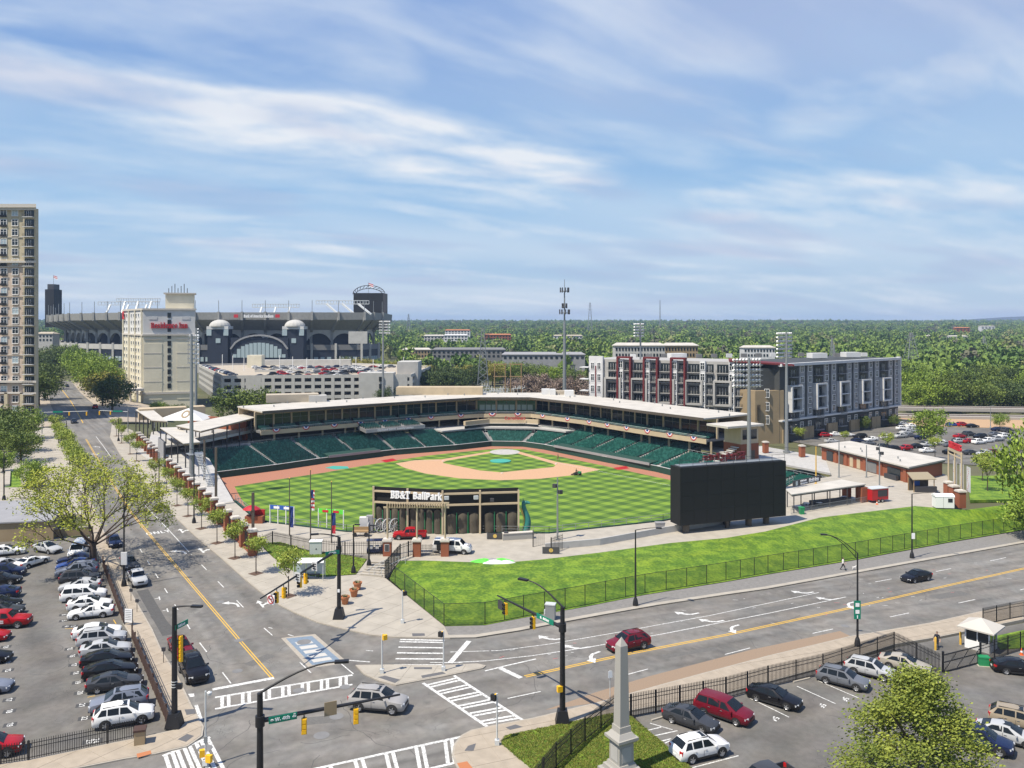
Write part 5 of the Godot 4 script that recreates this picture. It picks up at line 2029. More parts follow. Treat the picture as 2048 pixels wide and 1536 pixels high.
	bx(t,"bed",Vector3(0,0.8,0),Vector3(2.6,0.2,1.2),"wood")
	bx(t,"rack",Vector3(0,1.15,-0.4),Vector3(2.5,0.5,0.1),"wood")
	for s in [-0.9,0.9]:
		mb = MB.new()
		mb.tube(Vector3(s,0.35,0.5),Vector3(s,0.35,0.62),0.35,0.35,12)
		part(t,"wheel",mb,"tyre")
	t = thing("deflated_inflatable","crumpled lime green and white inflatable lying at the top of the grass bank","inflatable",U(987,1123))
	for q in [[-1.4,0.0,1.7,"lime"],[1.2,-0.2,1.6,"lime"],[0.2,0.6,1.9,"white_wall"],[1.9,0.7,1.2,"white_wall"],[-0.2,-0.3,1.2,"grey_siding"]]:
		mb = MB.new()
		for i in 10:
			for j in 6:
				var pt := []
				for e in [[i,j],[i + 1,j],[i + 1,j + 1],[i,j + 1]]:
					var th: float = TAU*e[0]/10
					var ra: float = q[2]*(1.0 - e[1]/6.0)*(1.0 + 0.15*sin(th*3 + q[0]))
					var hh: float = 0.38*sin(PI/2*e[1]/6.0) + 0.07*sin(th*4.0 + e[1]*1.7 + q[1])*(e[1]/6.0)
					pt.append(Vector3(q[0] + cos(th)*ra,hh,q[1] + sin(th)*ra*0.6))
				mb.quad(pt[0],pt[1],pt[2],pt[3])
		part(t,"fabric",mb,q[3])
	t = thing("drink_stand","red drink stand with a red umbrella in the left field corner","stand",U(510,1045))
	bx(t,"counter",Vector3(0,0.6,0),Vector3(3.0,1.2,1.6),"brick")
	bx(t,"back_shelf",Vector3(0.3,1.6,-0.6),Vector3(2.4,1.0,0.4),"red_paint")
	rod(t,"umbrella_pole",Vector3(-0.6,0,0),Vector3(-0.6,2.9,0),0.05,"steel")
	mb = MB.new()
	mb.lathe([Vector2(1.5,2.3),Vector2(0.8,2.75),Vector2(0.0,3.0)],10,Vector3(-0.6,0,0))
	part(t,"umbrella_canopy",mb,"red_paint")
	for q in [[1115,1080,955,"slim grey pole with two loudspeakers at the outfield edge"],[1632,968,893,"tall yellow foul pole at the right field corner"],[1678,955,880,"slim steel light pole on the concourse by the brick building"],[1733,955,890,"slim steel pole with a white flag board by the pavilion"],[1759,978,885,"grey twin pole with floodlights behind the red trailer"],[506,1065,985,"square bronze post on the last brick pillar by the plaza"],[432,1010,895,"square bronze post rising from a brick pillar beside the stair"],[409,960,880,"bronze post among the brick pillars next to the floodlight mast"]]:
		var p := U(q[0],q[1],0.0)
		var h: float = (q[1] - q[2])/F*-p.z
		t = thing("slim_pole",q[3],"pole",p)
		var mt := "paint_yellow" if q[0] == 1632 else ("bronze_metal" if q[0] < 600 else "steel")
		if q[0] < 600:
			mb = MB.new()
			mb.box(Vector3(0,h/2,0),Vector3(0.38,h,0.38))
			part(t,"post",mb,mt)
			bx(t,"collar",Vector3(0,h*0.55,0),Vector3(0.46,0.15,0.46),mt)
		else:
			mb = MB.new()
			mb.tube(Vector3.ZERO,Vector3.UP*h,0.16,0.1,8)
			part(t,"post",mb,mt)
			bx(t,"base_plate",Vector3(0,0.08,0),Vector3(0.5,0.16,0.5),mt)
			if q[0] == 1115 or q[0] == 1759:
				for s in [-1,1]:
					bx(t,"speaker",Vector3(s*0.45,h*(0.82 - 0.05*s),0.1),Vector3(0.55,0.6,0.5),"dark_metal",s*0.5)
# ---------------------------------------------------------------- vehicles
const CAR_SHAPES := {
	"sedan": {"st": [[2.4,0.3,0.55,0.58,0.66,0.5],[2.25,0.22,0.7,0.73,0.84,0.66],[1.6,0.2,0.82,0.87,0.9,0.72],[1.12,0.2,0.9,0.94,0.92,0.76],[0.15,0.2,0.93,1.4,0.92,0.6],[-0.5,0.2,0.95,1.47,0.92,0.62],[-1.2,0.2,0.98,1.36,0.92,0.59],[-2.0,0.22,1.02,1.06,0.89,0.72],[-2.34,0.25,0.98,1.03,0.84,0.66],[-2.42,0.34,0.78,0.82,0.76,0.6]],"gh": [3,4,6,7],"mid": [-0.32],"wb": [1.42,-1.38],"wr": 0.345},
	"suv": {"st": [[2.36,0.36,0.7,0.74,0.7,0.55],[2.22,0.3,0.9,0.94,0.88,0.72],[1.6,0.28,1.0,1.05,0.95,0.78],[1.2,0.28,1.06,1.1,0.97,0.8],[0.36,0.28,1.08,1.66,0.97,0.66],[-0.5,0.28,1.1,1.75,0.97,0.69],[-1.72,0.28,1.14,1.68,0.96,0.65],[-2.28,0.3,1.12,1.2,0.93,0.78],[-2.4,0.4,0.84,0.9,0.84,0.72]],"gh": [3,4,6,7],"mid": [-0.3,-1.25],"wb": [1.42,-1.38],"wr": 0.4},
	"minivan": {"st": [[2.55,0.3,0.62,0.66,0.72,0.56],[2.38,0.24,0.84,0.88,0.9,0.74],[1.95,0.22,0.96,1.0,0.97,0.8],[1.55,0.22,1.02,1.06,0.99,0.82],[0.5,0.22,1.06,1.68,0.99,0.7],[-0.6,0.22,1.08,1.77,0.99,0.73],[-2.1,0.22,1.1,1.72,0.98,0.72],[-2.42,0.24,1.06,1.14,0.95,0.82],[-2.56,0.34,0.8,0.86,0.88,0.76]],"gh": [3,4,6,7],"mid": [0.0,-1.15],"wb": [1.55,-1.45],"wr": 0.34},
	"van": {"st": [[2.85,0.4,0.8,0.84,0.8,0.64],[2.65,0.34,1.1,1.14,0.96,0.8],[2.2,0.34,1.2,1.24,1.0,0.84],[1.85,0.34,1.24,1.28,1.0,0.86],[1.2,0.34,1.26,1.98,1.0,0.8],[0.0,0.34,1.26,2.06,1.0,0.84],[-2.6,0.34,1.26,2.04,1.0,0.84],[-2.8,0.36,1.24,1.34,0.98,0.88],[-2.88,0.42,0.9,0.96,0.94,0.82]],"gh": [3,4,6,7],"mid": [0.55,-0.6],"wb": [1.9,-1.6],"wr": 0.38},
	"pickup": {"st": [[2.75,0.45,0.8,0.84,0.78,0.62],[2.6,0.4,1.02,1.06,0.94,0.8],[1.8,0.38,1.1,1.15,0.98,0.82],[1.2,0.38,1.14,1.18,0.98,0.84],[0.6,0.38,1.16,1.76,0.98,0.7],[-0.2,0.38,1.16,1.84,0.98,0.72],[-0.95,0.38,1.16,1.78,0.98,0.7],[-1.15,0.4,1.14,1.18,0.98,0.84],[-1.2,0.4,0.7,0.75,0.97,0.9],[-2.7,0.42,0.7,0.75,0.96,0.9]],"gh": [3,4,6,7],"mid": [-0.1],"wb": [1.75,-1.7],"wr": 0.41,"bed": true}}
var car_cache := {}
func car_meshes(kind: String,scale_: Vector3) -> Dictionary:
	var key := kind + str(scale_)
	if car_cache.has(key):
		return car_cache[key]
	var s: Dictionary = CAR_SHAPES[kind]
	var st: Array = s.st
	var body := MB.new()
	var rings := []
	for q in st:
		var h: float = q[2] - q[1]
		var r := []
		for k in [[q[1],0.86],[q[1] + h*0.3,0.985],[q[1] + h*0.62,1.0],[q[2],0.96]]:
			r.append(Vector3(q[0],k[0],q[4]*k[1])*scale_)
		r.append(Vector3(q[0],q[3],q[5])*scale_)
		r.append(Vector3(q[0],q[3] + 0.035,q[5]*0.5)*scale_)
		r.append(Vector3(q[0],q[3] + 0.045,0)*scale_)
		rings.append(r)
	for i in rings.size() - 1:
		for j in 6:
			var a: Vector3 = rings[i][j]
			var b: Vector3 = rings[i + 1][j]
			var c: Vector3 = rings[i + 1][j + 1]
			var d: Vector3 = rings[i][j + 1]
			body.quad(a,b,c,d)
			var m := Vector3(1,1,-1)
			body.quad(d*m,c*m,b*m,a*m)
	for e in [0,rings.size() - 1]:
		for j in 6:
			var a: Vector3 = rings[e][j]
			var b: Vector3 = rings[e][j + 1]
			var m := Vector3(1,1,-1)
			body.quad(a,b,b*m,a*m)
	if s.has("bed"):
		var x0: float = -1.16*scale_.x
		var x1: float = -2.72*scale_.x
		for z in [-1,1]:
			body.box(Vector3((x0 + x1)/2,0.95*scale_.y,z*0.91*scale_.z),Vector3(x0 - x1,0.42*scale_.y,0.1))
		body.box(Vector3(x1,0.88*scale_.y,0),Vector3(0.1,0.55*scale_.y,1.86*scale_.z))
	body.smooth(0.62)
	var g: Array = s.gh
	var glass := {}
	var ws := MB.new()
	var c0: Array = st[g[0]]
	var c1: Array = st[g[1]]
	var r0: Array = st[g[2]]
	var r1: Array = st[g[3]]
	_glass(ws,Vector3(c0[0] - 0.03,c0[3] + 0.05,c0[5]),Vector3(c1[0],c1[3],c1[5]),scale_)
	glass["windshield"] = ws
	var rw := MB.new()
	_glass(rw,Vector3(r1[0] + 0.03,r1[3] + 0.05,r1[5]),Vector3(r0[0],r0[3],r0[5]),scale_)
	glass["rear_window"] = rw
	var cuts := [lerpf(c0[0],c1[0],0.5)]
	cuts.append_array(s.mid)
	cuts.append(lerpf(r0[0],r1[0],0.55))
	var sides := []
	for i in cuts.size() - 1:
		for z in [1,-1]:
			var mb := MB.new()
			var xa: float = cuts[i] - 0.05
			var xb: float = cuts[i + 1] + 0.05
			var ta: float = minf(xa,c1[0] - 0.08)
			var tb: float = maxf(xb,r0[0] + 0.06)
			var p := []
			for e in [[xa,0.1],[xb,0.1],[tb,0.86],[ta,0.86]]:
				var f := _section(st,e[0])
				var lo := Vector3(e[0],f[0],f[2]*0.96)
				var hi := Vector3(e[0],f[1],f[3])
				var w := lo.lerp(hi,e[1]) + Vector3(0,0,0.014)
				p.append(Vector3(w.x,w.y,w.z*z)*scale_)
			mb.quad(p[0],p[1],p[2],p[3])
			sides.append(mb)
	var wheel := MB.new()
	var wr: float = s.wr*scale_.y
	wheel.lathe([Vector2(wr*0.6,0),Vector2(wr*0.93,0.0),Vector2(wr,0.05),Vector2(wr,0.18),Vector2(wr*0.93,0.22),Vector2(wr*0.6,0.22)],16)
	var rim := MB.new()
	rim.lathe([Vector2(wr*0.64,0.215),Vector2(wr*0.55,0.19),Vector2(wr*0.16,0.2),Vector2(0,0.21)],16)
	for k in 5:
		rim.box(Vector3(cos(TAU*k/5)*wr*0.35,0.212,sin(TAU*k/5)*wr*0.35),Vector3(wr*0.52,0.03,wr*0.15),Basis(Vector3.UP,-TAU*k/5))
	var arch := MB.new()
	for k in 12:
		var a0 := PI*k/12 - 0.15
		var a1 := PI*(k + 1)/12 - 0.15 if k < 11 else PI + 0.15
		arch.tri(Vector3.ZERO,Vector3(cos(a0),sin(a0),0)*wr*1.2,Vector3(cos(a1),sin(a1),0)*wr*1.2)
	var out := {"body": body,"glass": glass,"sides": sides,"wheel": wheel.smooth(0.5).mesh(mats["tyre"]),"rim": rim.mesh(mats["rim"]),"arch": arch.mesh(mats["trim_black"]),"shape": s,"scale": scale_}
	car_cache[key] = out
	return out
func _section(st: Array,x: float) -> Array:
	for i in st.size() - 1:
		if x <= st[i][0] and x >= st[i + 1][0]:
			var t: float = (st[i][0] - x)/(st[i][0] - st[i + 1][0])
			var r := []
			for k in range(2,6):
				r.append(lerpf(st[i][k],st[i + 1][k],t))
			return r
	return [0.9,1.4,0.9,0.6]
func _glass(mb: MB,lo: Vector3,hi: Vector3,sc: Vector3) -> void:
	var n := Vector3(hi.y - lo.y,absf(hi.x - lo.x),0).normalized()*0.016
	if lo.x < hi.x:
		n.x = -n.x
	var a := lo.lerp(hi,0.06) + n
	var b := lo.lerp(hi,0.93) + n
	for k in 2:
		for z in [1.0,-1.0]:
			mb.quad(Vector3(a.x,a.y + 0.018*(1 - k),a.z*0.96*z*(k*0.5))*sc,Vector3(a.x,a.y + 0.018*(0.5 if k == 0 else 0.0),a.z*0.96*z*(k*0.5 + 0.5))*sc,Vector3(b.x,b.y + 0.02*(1 - k),b.z*0.95*z*(k*0.5 + 0.5))*sc,Vector3(b.x,b.y + 0.03,b.z*0.95*z*(k*0.5))*sc)
func car(kind: String,color: String,at: Vector3,deg: float,label: String,group := "",detail := 2,called := "") -> Node3D:
	var shape := kind
	var sc := Vector3.ONE
	match kind:
		"wagon":
			shape = "suv"; sc = Vector3(1.0,0.92,0.97)
		"big_suv":
			shape = "suv"; sc = Vector3(1.09,1.1,1.05)
		"hatchback":
			shape = "suv"; sc = Vector3(0.9,0.87,0.93)
		"coupe":
			shape = "sedan"; sc = Vector3(1.0,0.93,1.0)
		"compact_pickup":
			shape = "pickup"; sc = Vector3(0.94,0.95,0.95)
	var m := car_meshes(shape,sc)
	var nm := {"sedan": "sedan_car","suv": "sport_utility_car","wagon": "wagon_car","big_suv": "sport_utility_car","minivan": "minivan","van": "passenger_van","pickup": "pickup_truck","compact_pickup": "pickup_truck","hatchback": "hatchback_car","coupe": "coupe_car"}
	var cat := {"minivan": "minivan","van": "van","pickup": "pickup truck","compact_pickup": "pickup truck"}
	var t := thing(called if called != "" else nm[kind],label,cat.get(kind,"car"),at,deg_to_rad(deg),group)
	var key := "%s|%s|%s" % [shape,str(sc),color]
	if not car_cache.has(key):
		car_cache[key] = m.body.mesh(mats["car_" + color])
	inst(t,"body",car_cache[key])
	var gk := "%s|%s|glass" % [shape,str(sc)]
	if not car_cache.has(gk):
		var d := {}
		for k in m.glass:
			d[k] = m.glass[k].mesh(mats["glass_car"])
		var sd := []
		for q in m.sides:
			sd.append(q.mesh(mats["glass_car"]))
		car_cache[gk] = [d,sd]
	for k in car_cache[gk][0]:
		inst(t,k,car_cache[gk][0][k])
	for q in car_cache[gk][1]:
		inst(t,"side_window",q)
	var s: Dictionary = m.shape
	var w: float = s.st[3][4]*sc.z
	var wr: float = s.wr*sc.y
	for x in s.wb:
		for z in [1,-1]:
			var xf := Transform3D(Basis(Vector3.RIGHT,PI/2*z),Vector3(x*sc.x,wr,z*(w - 0.2)))
			var wh := inst(t,"wheel",m.wheel,xf)
			inst(wh,"rim",m.rim)
			if detail > 0:
				inst(t,"wheel_arch",m.arch,Transform3D(Basis(),Vector3(x*sc.x,wr*1.02,z*(w + 0.006))))
	if detail < 1:
		return t
	var nose: float = s.st[1][0]*sc.x
	var tail: float = s.st[s.st.size() - 2][0]*sc.x if not s.has("bed") else -2.75*sc.x
	var hl: float = s.st[1][2]*sc.y - 0.12
	var tl: float = (s.st[s.st.size() - 2][2]*sc.y - 0.14) if not s.has("bed") else 0.95*sc.y
	for z in [1,-1]:
		bx(t,"headlight",Vector3(nose - 0.02,hl,z*w*0.7),Vector3(0.22,0.15,0.4),"lamp_clear",z*-0.45)
		bx(t,"taillight",Vector3(tail + 0.02,tl,z*w*0.78),Vector3(0.2,0.2 if shape == "sedan" else 0.34,0.3),"lamp_red",z*0.4)
		bx(t,"mirror",Vector3(s.st[3][0]*sc.x - 0.42,s.st[3][2]*sc.y + 0.08,z*(w + 0.1)),Vector3(0.14,0.14,0.22),"car_" + color)
	bx(t,"grille",Vector3(nose + 0.09,hl - 0.08,0),Vector3(0.16,0.2,w*0.8),"trim_black")
	bx(t,"front_bumper",Vector3(nose + 0.08,0.36*sc.y,0),Vector3(0.2,0.14,w*1.3),"trim_black")
	bx(t,"rear_bumper",Vector3(tail - 0.04,0.4*sc.y,0),Vector3(0.18,0.14,w*1.4),"trim_black")
	if detail > 1:
		var dk := "%s|%s|trim" % [shape,str(sc)]
		if not car_cache.has(dk):
			var tr := MB.new()
			var sm := MB.new()
			var hd := MB.new()
			var wl: float = (s.wb[0] - s.wb[1])*sc.x - wr*2.5
			var xc: float = (s.wb[0] + s.wb[1])*0.5*sc.x
			for z in [1,-1]:
				tr.box(Vector3(xc,s.st[3][1]*sc.y + 0.1,z*(w - 0.03)),Vector3(wl,0.14,0.06))
				for x in s.mid:
					sm.box(Vector3(x*sc.x,0.7*sc.y,z*(w + 0.002)),Vector3(0.022,0.55*sc.y,0.008))
					hd.box(Vector3(x*sc.x + 0.2,s.st[4][2]*sc.y - 0.12,z*(w + 0.012)),Vector3(0.2,0.035,0.03))
			car_cache[dk] = [tr.mesh(mats["trim_black"]),sm.mesh(mats["trim_black"]),hd.mesh(mats["rim"])]
		inst(t,"side_trim",car_cache[dk][0])
		inst(t,"door_seams",car_cache[dk][1])
		inst(t,"door_handles",car_cache[dk][2])
	bx(t,"number_plate",Vector3(tail - 0.14,0.62*sc.y,0),Vector3(0.03,0.16,0.34),"plate")
	if kind in ["suv","wagon","big_suv"]:
		for z in [1,-1]:
			bx(t,"roof_rail",Vector3(-0.65*sc.x,1.75*sc.y,z*0.58*sc.z),Vector3(1.9*sc.x,0.05,0.05),"trim_black")
	if detail > 1 and kind in ["suv","sedan","wagon","big_suv"]:
		bx(t,"sunroof",Vector3(-0.1*sc.x,s.st[4][3]*sc.y + 0.075,0),Vector3(0.7,0.02,0.8),"glass_car")
	if s.has("bed"):
		bx(t,"bed_floor",Vector3(-1.92*sc.x,0.79*sc.y,0),Vector3(1.45*sc.x,0.04,1.6*sc.z),"trim_black")
	return t
func build_cars() -> void:
	var lot := Vector3.UP*0.02
	var row := [["suv","white",248,1446,22,"white sport utility car with a black glass roof beside the iron corner fence"],["suv","slate",238,1418,202,"blue-grey crossover parked nose out beside the white one with a black roof"],["sedan","charcoal",230,1377,20,"charcoal sedan parked between the blue-grey crossover and a black sedan"],["sedan","black",221,1352,20,"glossy black sedan with bright window trim by the rusty fence"],["sedan","black",215,1330,20,"black sedan parked between a silver sedan and another black sedan"],["sedan","silver",212,1309,20,"silver sedan with a dark sunroof next to the silver crossover"],["suv","silver",204,1289,20,"silver crossover with a rounded back by the fence end"],["coupe","white",194,1272,20,"white coupe half hidden behind the silver crossover"],
		["sedan","white",182,1234,198,"white sedan with dark wheels parked nose out next to the notice board"],["sedan","white",180,1217,18,"white sedan parked nose in beside the white minivan"],["minivan","white",168,1199,18,"white taxi minivan in the lot by the rusty fence"],["sedan","silver",160,1180,198,"silver sedan hidden behind the white taxi minivan"],["suv","charcoal",160,1166,18,"dark crossover parked beside a long grey sport utility car"],["big_suv","slate",154,1152,198,"long grey sport utility car with a black roof rail"],["sedan","blue",151,1138,198,"blue sedan in the shade by the big tree"],["sedan","navy",152,1127,198,"dark blue sedan next to the white van under the tree"]]
	for r in row:
		car(r[0],r[1],G(r[2],r[3]) + lot,r[4],r[5],"cars parked along the rusty fence")
	var more := [["van","white",158,1112,-75,"white passenger van parked under the big spreading tree"],["sedan","silver",95,1104,-25,"silver sedan under the branches of the big tree"],["coupe","white",64,1131,72,"white muscle coupe with twin black stripes on its roof"],["sedan","white",14,1110,25,"white sedan by the low wall of the pale building"],["sedan","silver",14,1136,60,"silver sedan next to the striped white coupe"],["suv","navy",12,1153,12,"dark blue crossover at the end of the facing row"],["sedan","black",2,1168,12,"black sedan in the facing row behind the dark blue crossover"],["sedan","navy",-4,1196,195,"navy sedan showing its red tail lamp in the facing row"],["sedan","black",-2,1216,12,"black sedan beyond the red pickup"],["sedan","charcoal",2,1230,12,"charcoal sedan right behind the red pickup"],["pickup","red",8,1254,10,"bright red pickup truck with white lettering on its door"],["sedan","red",-30,1282,10,"red car tail just inside the lot next to the red pickup"],["sedan","black",-30,1325,10,"black car in the facing row past the red pickup"],["sedan","slate",-32,1385,10,"slate car in the facing row, bonnet into the aisle"],["suv","red",-22,1512,20,"dark red crossover behind the corner iron fence"]]
	for r in more:
		var o := car(r[0],r[1],G(r[2],r[3]) + lot,r[4],r[5],"cars in the open part of the left lot")
		if r[0] == "coupe":
			for z in [-0.2,0.2]:
				bx(o,"stripe",Vector3(-0.4,1.41,z),Vector3(1.3,0.02,0.22),"trim_black")
		if r[0] == "pickup":
			for s in 2:
				text_fit(o,"door_letters","PARKING",Vector3(-0.2,0.95 - 0.2*s,1.0),1.0,0.14,"letter_white",0.0,0.02)
	var street := [["big_suv","black",387,1352,-57,"big black sport utility car at the kerb by the parking meters"],["sedan","maroon",361,1306,-57,"maroon car at the kerb behind the big black one"],["compact_pickup","silver",275,1166,-57,"silver pickup truck parked at the kerb in tree shade"],["sedan","charcoal",258,1134,-57,"dark car parked behind the silver pickup"],["hatchback","navy",228,1091,-57,"dark hatchback at the kerb below the big tree crown"],["sedan","black",148,846,-60,"dark car waiting in the tower's shadow before the crossing"],["sedan","black",134,774,-60,"black car far down the street at the crest"],["suv","red",190,817,120,"red car driving away past the hotel trees"],["big_suv","pewter",757,1418,-10,"pewter silver sport utility car crossing the junction"],["suv","maroon",1256,1297,206,"dark red sport utility car driving along the wide street"],["sedan","black",1832,1161,207,"black sedan driving along the wide street by the grass bank"]]
	for r in street:
		car(r[0],r[1],G(r[2],r[3]),r[4],r[5])
	var wt := car("pickup","white",G(153,922),-62,"white works truck with a steel ladder rack and orange cones","")
	for x in [-0.9,-2.6]:
		for z in [-0.85,0.85]:
			rod(wt,"rack_post",Vector3(x,0.9,z),Vector3(x,2.1,z),0.04,"pale_steel")
	for z in [-0.85,-0.3,0.3,0.85]:
		var mb := MB.new()
		mb.bar(Vector3(0.5,2.1,z),Vector3(-2.7,2.1,z),0.06,0.06)
		part(wt,"rack_rail",mb,"pale_steel")
	car("compact_pickup","red",U(819,1077),184,"red pickup truck with a dark load parked in the ballpark plaza")
	var vn := car("van","white",U(905,1105),-8,"white passenger van with blue hood and dark paw print in the plaza")
	bx(vn,"hood_wrap",Vector3(2.3,1.23,0),Vector3(0.7,0.06,1.5),"grey_siding")
	bx(vn,"print_panel",Vector3(-1.6,0.95,1.01),Vector3(1.2,0.8,0.02),"trim_black")
	var gc := thing("golf_cart","dark blue golf cart with a roof behind the pillar with the notice board","cart",U(752,1106),0.1)
	bx(gc,"body",Vector3(0,0.5,0),Vector3(2.6,0.5,1.2),"car_navy")
	bx(gc,"cowl",Vector3(1.0,0.85,0),Vector3(0.5,0.5,1.1),"car_navy")
	for x in [-0.7,0.2]:
		bx(gc,"seat",Vector3(x,0.9,0),Vector3(0.5,0.3,1.1),"pale_siding")
	bx(gc,"roof",Vector3(-0.1,1.95,0),Vector3(2.5,0.1,1.3),"car_navy")
	for x in [-1.2,0.9]:
		for z in [-0.55,0.55]:
			rod(gc,"roof_post",Vector3(x,0.7,z),Vector3(x,1.95,z),0.03,"dark_metal",5)
			var wm := MB.new()
			wm.tube(Vector3(x*0.85,0.25,z - 0.1),Vector3(x*0.85,0.25,z + 0.1),0.25,0.25,10)
			part(gc,"wheel",wm,"tyre")
	var rl := [["suv","white",1400,1512,23,"white sport utility car nearest the obelisk lawn"],["sedan","charcoal",1382,1450,-38,"charcoal sedan backed up to the iron fence by the obelisk"],["minivan","maroon",1448,1434,-40,"red minivan backed up to the iron fence"],["sedan","black",1549,1406,-38,"black sedan backed in between numbered empty stalls"],["wagon","grey",1686,1370,-36,"grey wagon with a sunroof backed up to the iron fence"],["wagon","silver",1741,1351,-36,"pale silver wagon beside the grey wagon"],["sedan","champagne",1810,1339,-34,"champagne sedan with a rear spoiler at the fence corner"],["sedan","black",2036,1346,-12,"black sedan beyond the sliding gate"],["suv","tan",2040,1456,-33,"tan sport utility car behind the leafy tree"],["suv","navy",1962,1496,-36,"dark crossover half hidden by the leafy tree"],["sedan","silver",2016,1482,-36,"silver sedan next to the dark crossover behind the tree"],["pickup","charcoal",1530,1582,205,"dark pickup truck with a bed cover in the lot aisle"]]
	for r in rl:
		car(r[0],r[1],G(r[2],r[3]) + lot,r[4],r[5],"cars in the fenced right lot")
	var r := RandomNumberGenerator.new()
	r.seed = 40
	var cols := ["black","silver","white","charcoal","grey","navy","red","maroon","white","black"]
	var kinds := ["sedan","suv","sedan","wagon","suv","sedan"]
	var back := [[1624,872,10],[1650,874,10],[1672,872,10],[1695,873,10],[1664,886,10],[1720,877,200],[1742,882,200],[1716,886,20],[1738,890,20],[1775,878,20],[1800,876,200],[1820,874,20],[1842,878,200],[1770,898,20],[1790,902,20],[1810,901,200],[1835,896,20],[1856,893,20],[1880,890,200],[1900,893,20],[1855,905,12],[1902,908,12],[1942,909,12],[1968,911,200],[1984,908,12],[1918,886,20],[1938,886,20],[1958,888,20],[1974,885,200],[1995,882,20],[1920,876,20],[1938,872,20],[1960,877,200],[1990,872,20],[1905,853,12],[1925,853,12],[1945,855,12],[1806,851,10],[1824,855,10],[1806,860,10],[1828,864,10],[1812,868,200],[2010,876,20],[2015,865,20],[1995,862,20],[2030,890,20]]
	for i in back.size():
		var q: Array = back[i]
		var c: String = cols[r.randi() % cols.size()]
		if i == 1 or i == 30:
			c = "red"
		if i == 34:
			c = "blue"
		var k: String = kinds[r.randi() % kinds.size()]
		car(k,c,G(q[0],q[1]) + lot,q[2],"%s %s parked in the open lot beside the grey apartment block" % [c,{"sedan": "sedan","suv": "crossover","wagon": "wagon"}[k]],"cars in the lot by the apartments",0)
# ---------------------------------------------------------------- fences,poles,signals,small things
func fence_line(called: String,label: String,pts: Array,h: float,pitch: float,mat_: String,post_gap: float,single: int,spear := true) -> Node3D:
	var t := thing(called,label,"fence")
	var pk := MB.new()
	pk.box(Vector3(0,h/2 + 0.06,0),Vector3(0.045,h,0.045))
	if spear:
		pk.box(Vector3(0,h + 0.1,0),Vector3(0.028,0.1,0.028))
	var pm := pk.mesh(mats[mat_])
	var spots := []
	for i in pts.size() - 1:
		var a: Vector3 = pts[i]
		var b: Vector3 = pts[i + 1]
		var l := a.distance_to(b)
		var bays := maxi(1,int(l/post_gap))
		for k in bays:
			var p := a.lerp(b,float(k)/bays)
			var q := a.lerp(b,float(k + 1)/bays)
			bx(t,"post",p + Vector3.UP*(h/2 + 0.05),Vector3(0.09,h + 0.1,0.09),mat_,turn_of(a,b))
			for y in [0.2,h - 0.5,h - 0.18]:
				var mb := MB.new()
				mb.bar(p + Vector3.UP*y,q + Vector3.UP*y,0.035,0.045)
				part(t,"rail",mb,mat_)
		var n := int(l/pitch)
		for k in n:
			spots.append(Transform3D(Basis(Vector3.UP,turn_of(a,b)),a.lerp(b,(k + 0.5)/n)))
	spots.sort_custom(func(x,y): return x.origin.z > y.origin.z)
	for k in mini(single,spots.size()):
		inst(t,"picket",pm,spots[k])
	if spots.size() > single:
		multi(t,"pickets",pm,spots.slice(single))
	return t
func gl(px: Array,dy := 0.02) -> Array:
	var r := []
	for p in px:
		r.append(G(p[0],p[1]) + Vector3.UP*dy)
	return r
func chain_fence(label: String,px: Array,h: float,gap: float) -> void:
	var t := thing("chain_link_fence",label,"fence")
	var pts := gl(px,0.05)
	for i in pts.size() - 1:
		var a: Vector3 = pts[i]
		var b: Vector3 = pts[i + 1]
		var l := a.distance_to(b)
		var bays := maxi(1,roundi(l/gap))
		for k in bays:
			var p := a.lerp(b,float(k)/bays)
			var q := a.lerp(b,float(k + 1)/bays)
			rod(t,"post",p,p + Vector3.UP*(h + 0.05),0.045,"black_metal",6)
			rod(t,"top_rail",p + Vector3.UP*h,q + Vector3.UP*h,0.03,"black_metal",5)
			rod(t,"bottom_wire",p + Vector3.UP*0.08,q + Vector3.UP*0.08,0.025,"black_metal",5)
			var mb := MB.new()
			mb.quad(p + Vector3.UP*0.06,q + Vector3.UP*0.06,q + Vector3.UP*h,p + Vector3.UP*h)
			part(t,"link_mesh",mb,"chain_link")
	rod(t,"post",pts[-1],pts[-1] + Vector3.UP*(h + 0.05),0.05,"black_metal",6)
